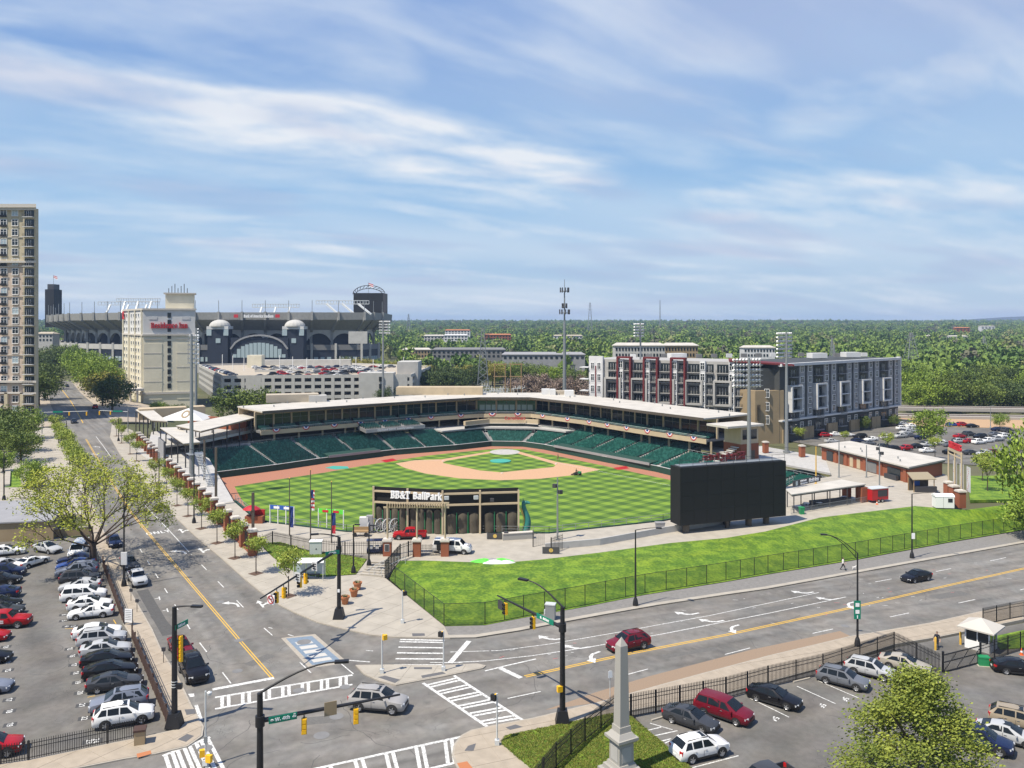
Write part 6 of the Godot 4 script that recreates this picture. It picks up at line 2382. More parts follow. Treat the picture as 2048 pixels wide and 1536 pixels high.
func build_fences() -> void:
	chain_fence("tall black chain-link fence along the foot of the grass bank",[[772,1158],[830,1206],[888,1253],[970,1250],[1047,1235],[1170,1212],[1290,1188],[1452,1162],[1536,1147],[1711,1118],[1898,1083],[2048,1058],[2200,1034]],2.5,3.1)
	fence_line("iron_fence","black iron fence with spiked pickets round the right parking lot",gl([[1232,1440],[1262,1437],[1452,1400],[1536,1376],[1646,1350],[1788,1303],[1881,1350]]),2.0,0.17,"black_metal",2.5,300)
	fence_line("iron_fence","black iron fence running down the corner lawn past the obelisk",gl([[1232,1440],[1170,1490],[1112,1545],[1060,1610]],0.3),1.9,0.2,"black_metal",2.2,60)
	fence_line("iron_fence","black iron fence along the corner of the left parking lot",gl([[287,1474],[215,1490],[57,1523],[0,1532],[-150,1560]],0.1),1.45,0.16,"black_metal",3.2,120,false)
	fence_line("iron_fence","black iron fence behind the guard booth and its strip of grass",gl([[1966,1252],[2020,1240],[2120,1222]]),2.0,0.2,"black_metal",2.5,40)
	fence_line("iron_fence","black iron fence between the sliding gate and the booth lawn",gl([[1962,1327],[2041,1302],[2120,1286]]),2.0,0.2,"black_metal",2.5,40)
	fence_line("plaza_railing","long black railing between the shelter lawn and the plaza",gl([[516,1104],[545,1090],[620,1106],[690,1112],[770,1112]],0.15),1.9,0.25,"black_metal",3.2,60,false)
	fence_line("plaza_railing","black railing with tall gates beside the plaza steps",gl([[770,1158],[800,1122],[833,1110]],0.15),2.2,0.3,"black_metal",1.6,20,false)
	fence_line("plaza_railing","black railing running between the last two gate pillars",gl([[838,1112],[886,1112]],0.05),1.6,0.2,"black_metal",1.6,20,false)
	fence_line("plaza_railing","tall open black gate leaf beside the dragon basin",gl([[1066,1097],[1090,1092]],0.05),2.6,0.35,"black_metal",2.0,10,false)
	fence_line("plaza_railing","tall black gate leaf at the foot of the ramp wall",gl([[1102,1112],[1126,1103]],0.05),2.6,0.35,"black_metal",2.0,10,false)
	var t := thing("sliding_gate","black sliding gate with diagonal braces by the guard booth","gate")
	var a := G(1886,1347)
	var b := G(1961,1327)
	for k in 34:
		bx(t,"picket",a.lerp(b,k/33.0) + Vector3.UP*1.0,Vector3(0.03,1.9,0.03),"black_metal")
	for y in [0.15,1.1,1.85]:
		var mb := MB.new()
		mb.bar(a + Vector3.UP*y,b + Vector3.UP*y,0.07,0.09)
		part(t,"rail",mb,"black_metal")
	for k in 3:
		var mb := MB.new()
		mb.bar(a.lerp(b,k/3.0) + Vector3(0,0.15,0.06),a.lerp(b,(k + 1)/3.0) + Vector3(0,1.8,0.06),0.06,0.06)
		part(t,"brace",mb,"black_metal")
	for p in [a,b]:
		bx(t,"gate_post",p + Vector3.UP*1.1,Vector3(0.18,2.3,0.18),"black_metal")
	for q in [[[205,1134],[247,1250],"dark rusty board fence between the lot and the walk, under the tree"],[[263,1278],[336,1456],"dark rusty board fence between the lot and the walk, ending at the corner"]]:
		t = thing("board_fence",q[2],"fence")
		a = G(q[0][0],q[0][1]) + Vector3.UP*0.1
		b = G(q[1][0],q[1][1]) + Vector3.UP*0.1
		var l := a.distance_to(b)
		var n := int(l/0.34)
		for k in n:
			bx(t,"board",a.lerp(b,(k + 0.5)/n) + Vector3.UP*(0.66 + 0.03*sin(k*2.3)),Vector3(0.29,1.2,0.03),"rust_fence",turn_of(a,b))
		for y in [0.3,1.0]:
			var mb := MB.new()
			mb.bar(a + Vector3(0.05,y,0.03),b + Vector3(0.05,y,0.03),0.06,0.1)
			part(t,"rail",mb,"rust_fence")
		for k in int(l/2.4) + 1:
			bx(t,"post",a + (b - a)/l*minf(l,k*2.4) + Vector3(0.08,0.7,0.04),Vector3(0.12,1.5,0.12),"rust_fence")
		for y in [0.45,0.75]:
			rod(t,"handrail",a + Vector3(0.8,y + 0.2,0.4),b + Vector3(0.8,y + 0.2,0.4),0.03,"dark_metal",5)
	t = thing("stone_post","squat stone gatepost with a brown cap at the end of the iron fence","post",G(280,1489))
	bx(t,"shaft",Vector3(0,0.6,0),Vector3(0.8,1.2,0.8),"tan_siding",0.3)
	bx(t,"cap",Vector3(0,1.27,0),Vector3(0.95,0.16,0.95),"rust_fence",0.3)
	var st := pave("gate_walk",[[712,1150],[770,1156],[801,1121],[771,1112],[742,1112]],"concrete",0.0,0.0,0.10)
	for k in 6:
		var p := G(722,1150).lerp(G(744,1122),k/6.0)
		var r := G(765,1154).lerp(G(792,1124),k/6.0)
		var mb := MB.new()
		mb.bar(p + Vector3.UP*(0.16 + 0.012*k),r + Vector3.UP*(0.16 + 0.012*k),0.35,0.12)
		part(st,"step",mb,"concrete")
	for q in [[738,1152],[748,1153],[763,1154]]:
		t = thing("handrail","short bent steel handrail on the steps by the plaza gate","handrail",Vector3.ZERO,0.0,"handrails on the gate steps")
		a = G(q[0],q[1]) + Vector3.UP*0.1
		b = a + Vector3(2.5,0.1,-5.5)
		rod(t,"rail",a + Vector3.UP*0.95,b + Vector3.UP*0.95,0.03,"pale_steel",6)
		rod(t,"post",a,a + Vector3.UP*0.95,0.03,"pale_steel",6)
		rod(t,"post",b,b + Vector3.UP*0.95,0.03,"pale_steel",6)
func signal_head(parent: Node3D,at: Vector3,turn: float,lit := "") -> void:
	var b := Basis(Vector3.UP,turn)
	var h := inst(parent,"signal_head",null,Transform3D(b,at))
	var mb := MB.new()
	mb.box(Vector3(0,0,0),Vector3(0.36,1.08,0.22))
	for k in 3:
		mb.box(Vector3(0,0.36 - 0.36*k,-0.13),Vector3(0.26,0.26,0.06))
	h.mesh = mb.mesh(mats["signal_yellow"])
	for k in 3:
		var hood := MB.new()
		hood.tube(Vector3(0,0.36 - 0.36*k,0.11),Vector3(0,0.36 - 0.36*k,0.32),0.16,0.15,10,false)
		part(h,"hood",hood,"trim_black")
		var lens := MB.new()
		lens.tube(Vector3(0,0.36 - 0.36*k,0.11),Vector3(0,0.36 - 0.36*k,0.13),0.14,0.14,10)
		part(h,"lens",lens,["lamp_red","paint_yellow","bin_green"][k])
func mast(label: String,base: Vector3,h: float,arm_y: float,arm_end: Vector3,lamp: Vector3,lamp_k := 1.0) -> Node3D:
	var t := thing("signal_mast",label,"signal mast",base)
	var mb := MB.new()
	mb.tube(Vector3.ZERO,Vector3.UP*h,0.26,0.19,12)
	part(t,"pole",mb.smooth(0.6),"black_metal")
	mb = MB.new()
	mb.hexa([Vector3(-0.62,0,-0.62),Vector3(0.62,0,-0.62),Vector3(0.62,0,0.62),Vector3(-0.62,0,0.62),Vector3(-0.4,1.15,-0.4),Vector3(0.4,1.15,-0.4),Vector3(0.4,1.15,0.4),Vector3(-0.4,1.15,0.4)])
	part(t,"base_shroud",mb,"black_metal")
	if arm_y > 0.0:
		mb = MB.new()
		mb.tube(Vector3.UP*arm_y,arm_end - base,0.17,0.07,10)
		part(t,"mast_arm",mb,"black_metal")
		mb = MB.new()
		mb.tube(Vector3.UP*(arm_y - 0.35),Vector3.UP*(arm_y + 0.35),0.32,0.32,10)
		part(t,"clamp",mb,"black_metal")
	if lamp != Vector3.ZERO:
		var pts := []
		for k in 9:
			var u := k/8.0
			pts.append(Vector3(lamp.x*u,h + lamp.y*sin(u*PI/2)*lamp_k,lamp.z*u))
		mb = MB.new()
		mb.path(pts,0.09,0.05,7)
		part(t,"lamp_arm",mb,"black_metal")
		var e: Vector3 = pts[8]
		var f := Vector3(lamp.x,0,lamp.z).normalized()
		mb = MB.new()
		mb.bar(e - f*0.1,e + f*0.85,0.36,0.16)
		part(t,"luminaire",mb,"black_metal")
	return t
func street_sign(parent: Node3D,at: Vector3,f: Vector3,w: float,h: float,s: String,small := "") -> void:
	var r := atan2(-f.z,f.x)
	var n := Vector3(sin(r),0,cos(r))
	bx(parent,"name_plate",at,Vector3(w,h,0.05),"sign_green",r)
	text_fit(parent,"name_letters",s,at + n*0.04 + f*(-0.02*w),w*0.52,h*0.5,"letter_white",r,0.02)
	if small != "":
		text_fit(parent,"name_letters",small,at + n*0.04 + f*(w*0.4),w*0.13,h*0.26,"letter_white",r,0.02)
		text_fit(parent,"name_letters","ST",at + n*0.04 + f*(w*0.41) + Vector3.UP*h*0.3,w*0.07,h*0.18,"letter_white",r,0.02)
		var mb := MB.new()
		for k in 5:
			mb.tube(at + n*0.03 - f*(w*(0.42 - 0.02*k)),at + n*0.045 - f*(w*(0.42 - 0.02*k)),h*(0.1 + 0.04*(2 - absi(k - 2))),h*0.12,6)
		part(parent,"plate_crest",mb,"letter_white")
func build_signals() -> void:
	var p := G(678,1236,0.13)
	var e := A(521,1197,79.5)
	var t := mast("black signal mast on the plaza corner with a long arm over the street",p,9.3,7.9,e,Vector3(-2.3,0.5,0.6))
	var s := p + Vector3.UP*7.9
	var f := (e - s).normalized()
	var r := atan2(f.x,f.z) + PI/2
	for q in [[0.82,0.0],[0.74,PI],[0.54,0.0],[0.47,PI]]:
		var c := s.lerp(e,q[0]) - p
		rod(t,"hanger",c,c + Vector3.DOWN*0.35,0.04,"black_metal",6)
		signal_head(t,c + Vector3.DOWN*0.9,r - PI/2 - 0.65 + q[1] if false else -0.65 + q[1])
	var c0 := s.lerp(e,0.885) - p + Vector3.DOWN*0.75
	bx(t,"turn_sign",c0,Vector3(0.95,0.95,0.05),"letter_white",-0.5)
	var ring := MB.new()
	for k in 18:
		var a0 := TAU*k/18
		var a1 := TAU*(k + 1)/18
		ring.bar(Vector3(cos(a0)*0.38,sin(a0)*0.38,0.05),Vector3(cos(a1)*0.38,sin(a1)*0.38,0.05),0.03,0.08)
	ring.bar(Vector3(-0.27,0.27,0.05),Vector3(0.27,-0.27,0.05),0.03,0.08)
	part(t,"ban_ring",ring,"lamp_red",Transform3D(Basis(Vector3.UP,-0.5),c0))
	var arr := MB.new()
	arr.bar(Vector3(0.1,-0.25,0.035),Vector3(0.1,0.08,0.035),0.02,0.1)
	arr.bar(Vector3(0.12,0.05,0.035),Vector3(-0.12,0.05,0.035),0.02,0.1)
	arr.tri(Vector3(-0.1,0.2,0.04),Vector3(-0.1,-0.1,0.04),Vector3(-0.28,0.05,0.04))
	part(t,"ban_arrow",arr,"trim_black",Transform3D(Basis(Vector3.UP,-0.5),c0))
	for q in [0.58,0.36]:
		var c := s.lerp(e,q) - p
		bx(t,"lane_sign",c + Vector3(0.1,-0.1,0.15),Vector3(0.75,0.95,0.04),"pale_siding",-0.5)
		for k in 3:
			bx(t,"sign_line",c + Vector3(0.1,0.15 - 0.25*k,0.18),Vector3(0.5,0.1,0.02),"trim_black",-0.5)
	street_sign(t,s.lerp(e,0.1) - p + Vector3(0.05,0.1,0.12),Vector3(0.85,0,-0.5).normalized()*1.0,1.6,0.42,"4th","")
	bx(t,"sticker",Vector3(0,3.2,0.24),Vector3(0.26,0.36,0.03),"letter_white")
	p = G(1125,1446,0.13)
	e = A(995,1191,78.3)
	t = mast("black signal mast beside the obelisk lawn with an arm over the wide street",p,9.9,8.15,e,Vector3(-3.0,1.7,-1.9))
	s = p + Vector3.UP*8.15
	for q in [0.86,0.42]:
		var c := s.lerp(e,q) - p
		rod(t,"hanger",c,c + Vector3.DOWN*0.3,0.04,"black_metal",6)
		signal_head(t,c + Vector3.DOWN*0.85,-1.2)
	var c2 := s.lerp(e,0.95) - p
	bx(t,"lane_sign",c2 + Vector3(0,-0.75,0.05),Vector3(0.85,0.85,0.04),"dark_metal",-1.0)
	street_sign(t,s.lerp(e,0.24) - p + Vector3(-0.05,0.05,0.16),(s - e).normalized(),2.4,0.45,"S. Mint","")
	bx(t,"walk_signal",Vector3(-0.25,3.0,0.2),Vector3(0.45,0.5,0.3),"signal_yellow",0.4)
	p = Vector3((520.0 - CX)/F*55.0,0.13,-55.0)
	e = A(800,1389,59.0)
	t = mast("black signal mast with a street name sign and two yellow signal heads",p,9.2,7.35,e,Vector3(4.9,1.75,-0.8))
	s = p + Vector3.UP*7.35
	for q in [0.30,0.67]:
		var c := s.lerp(e,q) - p
		rod(t,"hanger",c,c + Vector3.DOWN*0.4,0.04,"black_metal",6)
		signal_head(t,c + Vector3.DOWN*0.92,PI + 0.25)
	var ff := (e - s).normalized()
	street_sign(t,s.lerp(e,0.16) - p + Vector3(0,-0.02,0.2),ff,1.85,0.46,"W. 4th","400")
	bx(t,"sign_back",s.lerp(e,0.49) - p + Vector3(0,0.0,0.16),Vector3(0.85,0.95,0.04),"tan_siding",atan2(-ff.z,ff.x))
	p = G(349,1452,0.13)
	t = mast("black signal mast at the left corner beside the rusty fence",p,10.0,0.0,p,Vector3(1.6,0.15,0.2))
	for y in [7.0,5.9]:
		signal_head(t,Vector3(0.45,y,-0.15),2.6)
	street_sign(t,Vector3(0.35,8.3,-0.6),Vector3(0.3,0,-0.95),1.6,0.42,"Mint","")
	bx(t,"walk_signal",Vector3(0.45,3.4,0.1),Vector3(0.45,0.45,0.3),"black_metal")
	for k in 3:
		var mb := MB.new()
		mb.tube(Vector3(0,3.3 + 0.22*k,0),Vector3(0,3.36 + 0.22*k,0),0.265,0.265,10)
		part(t,"steel_band",mb,"pale_steel")
	for q in [[764,1346,1268,0.6,"slim grey post with a yellow walk signal at the island's near end"],[887,1341,1262,-0.5,"slim grey post with a dark walk signal at the island's far end"],[805,1246,1181,0.5,"slim grey post with a walk signal on the plaza corner"],[994,1489,1387,-0.5,"slim grey post with a dark walk signal at the obelisk corner"],[411,1530,1382,0.6,"tall grey post with a round camera and walk signals at the left corner"]]:
		var b := G(q[0],q[1],0.13)
		var h: float = (q[1] - q[2])/F*-b.z
		var o := thing("walk_signal_post",q[4],"signal post",b)
		rod(o,"post",Vector3.ZERO,Vector3.UP*h,0.07,"pale_steel",8)
		bx(o,"footing",Vector3.UP*0.2,Vector3(0.36,0.4,0.36),"pale_steel")
		if q[0] != 411:
			bx(o,"walk_signal",Vector3(0.28*signf(q[3]),h - 0.3,0.05),Vector3(0.42,0.48,0.3),"signal_yellow" if q[0] == 764 else "trim_black",q[3])
			bx(o,"signal_back",Vector3(0.1*signf(q[3]),h - 0.3,-0.05),Vector3(0.14,0.5,0.3),"signal_yellow",q[3])
		else:
			var mb := MB.new()
			mb.lathe([Vector2(0,-0.28),Vector2(0.16,-0.2),Vector2(0.2,0),Vector2(0.0,0.12)],10,Vector3(0.3,h - 0.1,0))
			part(o,"camera_dome",mb,"pale_steel")
			bx(o,"walk_signal",Vector3(-0.25,0.9,0),Vector3(0.4,0.55,0.3),"signal_yellow",0.4)
			bx(o,"walk_signal",Vector3(0.3,0.55,0.1),Vector3(0.45,0.55,0.3),"signal_yellow",-0.3)
			bx(o,"control_box",Vector3(0.05,2.0,0.1),Vector3(0.24,0.5,0.16),"steel")
	for q in [[84,868,812,70,4.5,"yellow signals on an arm across the far crossing"],[256,866,835,-20,2.0,"signal arm reaching from the ballpark corner at the far crossing"]]:
		var b := G(q[0],q[1])
		var o := thing("signal_mast",q[5],"signal mast",b)
		rod(o,"pole",Vector3.ZERO,Vector3.UP*7.5,0.14,"steel")
		var x: float = 14.0 if q[0] < 100 else -9.0
		rod(o,"mast_arm",Vector3(0,6.6,0),Vector3(x,7.0,0),0.1,"steel")
		for k in 2:
			signal_head(o,Vector3(x*(0.6 + 0.38*k),6.2,0.1),PI)
		bx(o,"name_plate",Vector3(x*0.35,6.8,0.15),Vector3(3.0,0.5,0.05),"sign_green")
func street_lamp(label: String,px: float,py: float,top: float,arm: Vector3,mat_ := "black_metal",twin := false) -> Node3D:
	var p := G(px,py,0.13)
	var h: float = (py - top)/F*-p.z
	var t := thing("street_lamp",label,"street lamp",p,0.0,"street lamps")
	var mb := MB.new()
	mb.tube(Vector3.ZERO,Vector3.UP*h,0.13,0.08,10)
	part(t,"pole",mb,mat_)
	mb = MB.new()
	mb.lathe([Vector2(0.34,0),Vector2(0.34,0.25),Vector2(0.26,0.7),Vector2(0.16,0.95),Vector2(0.0,0.95)],10)
	part(t,"base_shroud",mb,mat_)
	for o in ([0.0,-0.7] if twin else [0.0]):
		var pts := []
		for k in 7:
			var u := k/6.0
			pts.append(Vector3(arm.x*u,h + o + (arm.y - o)*sin(u*PI/2),arm.z*u))
		mb = MB.new()
		mb.path(pts,0.05,0.04,6)
		part(t,"lamp_arm",mb,mat_)
	var e := Vector3(arm.x,h + arm.y,arm.z)
	mb = MB.new()
	var f := Vector3(arm.x,0,arm.z).normalized()
	mb.bar(e - f*0.2,e + f*0.5,0.3,0.14)
	part(t,"luminaire",mb,mat_)
	return t
func build_furniture() -> void:
	street_lamp("black street lamp on the path at the foot of the grass bank",1271,1211,1060,Vector3(2.6,0.4,0.6))
	var t := street_lamp("tall black street lamp with a green route sign above the iron fence",1715,1292,1106,Vector3(-3.2,1.8,-0.8),"black_metal",true)
	bx(t,"route_sign",Vector3(-0.1,4.0,0.2),Vector3(0.72,2.0,0.05),"sign_green")
	for k in 2:
		bx(t,"route_shield",Vector3(-0.1,4.55 - 0.75*k,0.24),Vector3(0.42,0.4,0.02),"letter_white",0.0)
	bx(t,"route_arrow",Vector3(-0.1,3.25,0.24),Vector3(0.1,0.35,0.02),"letter_white")
	t = street_lamp("black street lamp with a small notice beside the grass bank",1824,1116,988,Vector3(3.6,0.3,0.3))
	bx(t,"notice",Vector3(0.15,3.4,0.1),Vector3(0.5,0.9,0.04),"letter_white")
	t = street_lamp("black lamp post with a pale sign box by the rusty fence under the tree",248,1172,995,Vector3(1.2,0.2,0.0))
	bx(t,"sign_box",Vector3(0.1,3.6,0.2),Vector3(0.75,1.6,0.2),"pale_siding")
	street_lamp("black street lamp on the ballpark walk among the young trees",388,1046,900,Vector3(-1.6,0.3,0.4))
	street_lamp("black street lamp near the far crossing by the row of trees",133,888,842,Vector3(-1.6,0.3,0.2))
	street_lamp("black street lamp on the ballpark walk before the far crossing",237,882,835,Vector3(-1.4,0.3,0.2))
	street_lamp("dark lamp post by the pale building at the park edge",8,1000,905,Vector3(1.2,0.2,0.2))
	street_lamp("black lamp post in the middle of the ballpark walk",318,978,905,Vector3(-3.6,0.1,1.2))
	street_lamp("slim black lamp post beside the gate walk railing",738,1132,1052,Vector3(0.4,0.1,0.1))
	street_lamp("slim black lamp post on the shelter lawn",707,1146,1050,Vector3(0.4,0.1,0.1))
	street_lamp("slim dark lamp post in the back lot next to the big tree",1876,888,845,Vector3(0.8,0.2,0.0),"steel")
	street_lamp("slim dark lamp post by the tracks behind the back lot",1981,858,812,Vector3(0.8,0.2,0.0),"steel")
	for q in [[262,1202,"parking meter on the walk just ahead of the silver pickup"],[274,1224,"parking meter on the walk by the empty kerbside bay"],[327,1325,"parking meter on the walk beside the maroon car"]]:
		t = thing("parking_meter",q[2],"parking meter",G(q[0],q[1],0.13),0.0,"parking meters along the left walk")
		rod(t,"post",Vector3.ZERO,Vector3.UP*1.15,0.035,"dark_metal",6)
		bx(t,"meter_head",Vector3(0,1.32,0),Vector3(0.34,0.36,0.18),"dark_metal")
	for q in [[715,1179,0.62,"terracotta planter with a low bush, farthest from the signal mast"],[708,1193,0.62,"terracotta planter with trailing pale leaves, middle of three"],[690,1208,0.6,"terracotta planter with spiky leaves nearest the signal mast"]]:
		t = thing("planter",q[3],"planter",G(q[0],q[1],0.13),0.0,"terracotta planters on the plaza corner")
		var mb := MB.new()
		mb.lathe([Vector2(0.3,0),Vector2(0.36,0.05),Vector2(0.5,0.75),Vector2(0.58,0.75),Vector2(0.6,0.95),Vector2(0.5,0.95),Vector2(0.48,0.82),Vector2(0,0.82)],14)
		part(t,"pot",mb.smooth(0.5),"terracotta")
		mb = MB.new()
		var rr := RandomNumberGenerator.new()
		rr.seed = int(q[0])
		for k in 60:
			mb.col = Color(0.05,0.09,0.03).lerp(Color(0.2,0.22,0.12),rr.randf())
			var a0 := rr.randf()*TAU
			var d := Vector3(cos(a0),rr.randf_range(0.3,1.4),sin(a0))*0.3
			var sd := Vector3(-sin(a0),0,cos(a0))*0.05
			var o := Vector3(cos(a0)*0.12,0.84,sin(a0)*0.12)
			mb.tri(o - sd,o + sd,o + d)
		part(t,"leaves",mb,"leaf")
	t = thing("bus_shelter","glass bus shelter with a curved white roof on the corner lawn","bus shelter",G(619,1158,0.13),0.05)
	var mb := MB.new()
	for k in 6:
		var a0 := PI*k/6
		var a1 := PI*(k + 1)/6
		mb.hexa([Vector3(-2.0,2.35 + sin(a0)*0.3,-cos(a0)*0.9),Vector3(2.0,2.35 + sin(a0)*0.3,-cos(a0)*0.9),Vector3(2.0,2.35 + sin(a1)*0.3,-cos(a1)*0.9),Vector3(-2.0,2.35 + sin(a1)*0.3,-cos(a1)*0.9),Vector3(-2.0,2.42 + sin(a0)*0.3,-cos(a0)*0.9),Vector3(2.0,2.42 + sin(a0)*0.3,-cos(a0)*0.9),Vector3(2.0,2.42 + sin(a1)*0.3,-cos(a1)*0.9),Vector3(-2.0,2.42 + sin(a1)*0.3,-cos(a1)*0.9)])
	part(t,"roof",mb,"white_metal")
	for x in [-1.9,-0.65,0.65,1.9]:
		for z in [-0.8,0.75]:
			if z < 0 or absf(x) > 1.0:
				rod(t,"post",Vector3(x,0,z),Vector3(x,2.4,z),0.05,"pale_steel",6)
	for k in 3:
		bx(t,"pane",Vector3(-1.27 + 1.27*k,1.25,-0.8),Vector3(1.1,1.7,0.02),"glass_pale")
	bx(t,"bench",Vector3(0,0.48,-0.45),Vector3(2.6,0.06,0.4),"dark_metal")
	for x in [-1.1,1.1]:
		bx(t,"bench_leg",Vector3(x,0.23,-0.45),Vector3(0.06,0.46,0.36),"dark_metal")
	t = thing("notice_board","white notice board on posts beside the left lot driveway","notice board",G(257,1250,0.13),-0.2)
	bx(t,"panel",Vector3(0,1.05,0),Vector3(1.0,1.5,0.05),"letter_white")
	for k in 6:
		bx(t,"text_line",Vector3(0,1.62 - 0.2*k,0.03),Vector3(0.75,0.06,0.02),"grey_siding")
	for x in [-0.5,0.5]:
		bx(t,"leg",Vector3(x,0.9,0),Vector3(0.06,1.8,0.06),"black_metal")
	t = thing("signal_cabinet","grey signal control cabinet on the path by the grass bank fence","cabinet",G(1101,1238,0.13),-0.25)
	bx(t,"body",Vector3(0,0.85,0),Vector3(1.1,1.7,0.8),"steel")
	bx(t,"hood",Vector3(0,1.75,0),Vector3(1.2,0.12,0.9),"pale_steel")
	bx(t,"meter_box",Vector3(-0.6,0.9,0.3),Vector3(0.14,0.5,0.3),"pale_steel")
	t = thing("road_sign","thin post with a small white sign by the obelisk fence","sign",G(1220,1412,0.13))
	rod(t,"post",Vector3.ZERO,Vector3.UP*3.2,0.035,"pale_steel",6)
	bx(t,"plate",Vector3(0.02,2.85,0.05),Vector3(0.4,0.6,0.02),"letter_white",0.4)
	for q in [[1871,1301,1272,"yellow bollard in front of the standing guard"],[1921,1290,1262,"yellow bollard at the corner of the guard booth"]]:
		t = thing("bollard",q[3],"bollard",G(q[0],q[1]),0.0,"yellow bollards by the guard booth")
		mb = MB.new()
		mb.lathe([Vector2(0.12,0),Vector2(0.12,1.35),Vector2(0.08,1.45),Vector2(0,1.48)],10)
		part(t,"post",mb.smooth(0.5),"paint_yellow")
		mb = MB.new()
		mb.lathe([Vector2(0.2,0),Vector2(0.2,0.03),Vector2(0.12,0.05)],10)
		part(t,"collar",mb,"dark_concrete")
	t = thing("green_chest","bright green plastic chest on a slab inside the sliding gate","chest",G(1967,1331),-0.2)
	bx(t,"body",Vector3(0,0.45,0),Vector3(1.0,0.8,0.7),"bin_green")
	bx(t,"lid",Vector3(0,0.92,0),Vector3(1.06,0.14,0.76),"bin_green")
	bx(t,"slab",Vector3(0,0.03,0),Vector3(1.3,0.08,1.0),"concrete")
	mats["cone_orange"] = mat("cone_orange",Color(0.7,0.13,0.02),0.6)
	for q in [[2043,1310,"orange traffic cone with white bands inside the lot gate"],[1754,1009,"orange traffic cone beside the red trailer"],[166,921,"orange traffic cone beside the white works truck"]]:
		t = thing("traffic_cone",q[2],"cone",G(q[0],q[1]) if q[0] != 1754 else U(q[0],q[1]))
		mb = MB.new()
		mb.lathe([Vector2(0.15,0.03),Vector2(0.03,0.75),Vector2(0,0.76)],10)
		part(t,"cone",mb,"cone_orange")
		bx(t,"base",Vector3(0,0.02,0),Vector3(0.4,0.04,0.4),"cone_orange")
		mb = MB.new()
		mb.lathe([Vector2(0.12,0.3),Vector2(0.09,0.48)],10)
		part(t,"band",mb,"letter_white")
	t = thing("obelisk","tall grey granite obelisk on a stepped pedestal in the corner lawn","obelisk",G(1243,1548,0.3),0.5)
	mb = MB.new()
	_frustum(mb,0.0,0.35,2.6,2.6)
	_frustum(mb,0.35,0.7,2.05,2.0)
	part(t,"base_step",mb,"granite")
	mb = MB.new()
	_frustum(mb,0.7,1.0,1.65,1.5)
	_frustum(mb,1.0,2.55,1.32,1.28)
	part(t,"die",mb,"granite")
	mb = MB.new()
	_frustum(mb,2.55,2.75,1.45,1.85)
	_frustum(mb,2.75,2.95,1.85,1.85)
	_frustum(mb,2.95,3.3,1.6,1.15)
	part(t,"cornice",mb,"granite")
	mb = MB.new()
	_frustum(mb,3.3,3.75,1.05,1.0)
	_frustum(mb,3.75,9.75,0.86,0.66)
	part(t,"shaft",mb,"granite")
	mb = MB.new()
	_frustum(mb,9.75,10.35,0.66,0.02)
	part(t,"pyramidion",mb,"granite")
	for k in 4:
		var b := Basis(Vector3.UP,k*PI/2)
		mb = MB.new()
		mb.box(b*Vector3(0,1.75,0.66),Vector3(0.85,1.1,0.04),b)
		part(t,"inset_panel",mb,"grey_concrete")
	t = thing("guard_booth","white guard booth with dark windows and a pyramid roof","guard booth",G(1962,1296),0.75)
	bx(t,"lower_wall",Vector3(0,0.5,0),Vector3(2.5,1.0,2.5),"white_metal")
	for sx in [-1,1]:
		for sz in [-1,1]:
			bx(t,"corner_post",Vector3(sx*1.18,1.65,sz*1.18),Vector3(0.14,1.3,0.14),"white_metal")
	for k in 4:
		var b := Basis(Vector3.UP,k*PI/2)
		for s in [-0.55,0.55]:
			mb = MB.new()
			mb.box(b*Vector3(s,1.65,1.16),Vector3(0.95,1.25,0.04),b)
			part(t,"window",mb,"glass_dark")
		mb = MB.new()
		mb.box(b*Vector3(0,1.65,1.18),Vector3(0.1,1.3,0.08),b)
		part(t,"mullion",mb,"white_metal")
	mb = MB.new()
	_frustum(mb,2.3,2.45,3.7,3.7)
	_frustum(mb,2.45,3.35,3.7,0.05)
	part(t,"roof",mb,"roof_white")
	t = thing("low_building","long low building with a pale roof beyond the left parking lot","building")
	var bd := PackedVector2Array([Vector2(-72,-129.5),Vector2(-130,-118),Vector2(-133,-134),Vector2(-79,-145)])
	mb = MB.new()
	mb.prism(bd,-0.1,2.9)
	part(t,"wall",mb,"tan_siding")
	mb = MB.new()
	mb.prism(Geometry2D.offset_polygon(bd,0.25)[0],2.9,3.1)
	part(t,"roof",mb,"grey_siding")
	for k in 5:
		mb = MB.new()
		mb.bar(Vector3(-76 - k*10,3.14,-131.5 + 2.0*k),Vector3(-82 - k*10,3.14,-143 + 2.0*k),0.12,0.08)
		part(t,"roof_seam",mb,"pale_steel")
	t = thing("low_wall","low brown wall between the park and the left parking lot","wall")
	mb = MB.new()
	mb.bar(G(92,1075) + Vector3.UP*0.6,G(186,1068) + Vector3.UP*0.6,0.35,1.2)
	part(t,"wall_panel",mb,"tan_siding")
	mb = MB.new()
	mb.bar(G(92,1075) + Vector3.UP*1.25,G(186,1068) + Vector3.UP*1.25,0.45,0.1)
	part(t,"coping",mb,"concrete")
	for q in [[[12,955],[50,955],[52,985],[12,985]]]:
		on_road(self_lawn(),"lawn_patch",q,"lawn",0.02)
	for q in [[[16,948],[14,975]],[[46,948],[48,975]],[[75,945],[82,975]]]:
		t = thing("garden_wall","low pale seat wall bounding the small park lawn","wall",Vector3.ZERO,0.0,"seat walls in the small park")
		mb = MB.new()
		mb.bar(G(q[0][0],q[0][1]) + Vector3.UP*0.35,G(q[1][0],q[1][1]) + Vector3.UP*0.35,0.9,0.5)
		part(t,"wall_panel",mb,"pale_concrete")
		mb = MB.new()
		mb.bar(G(q[0][0],q[0][1]) + Vector3.UP*0.63,G(q[1][0],q[1][1]) + Vector3.UP*0.63,1.0,0.06)
		part(t,"coping",mb,"concrete")
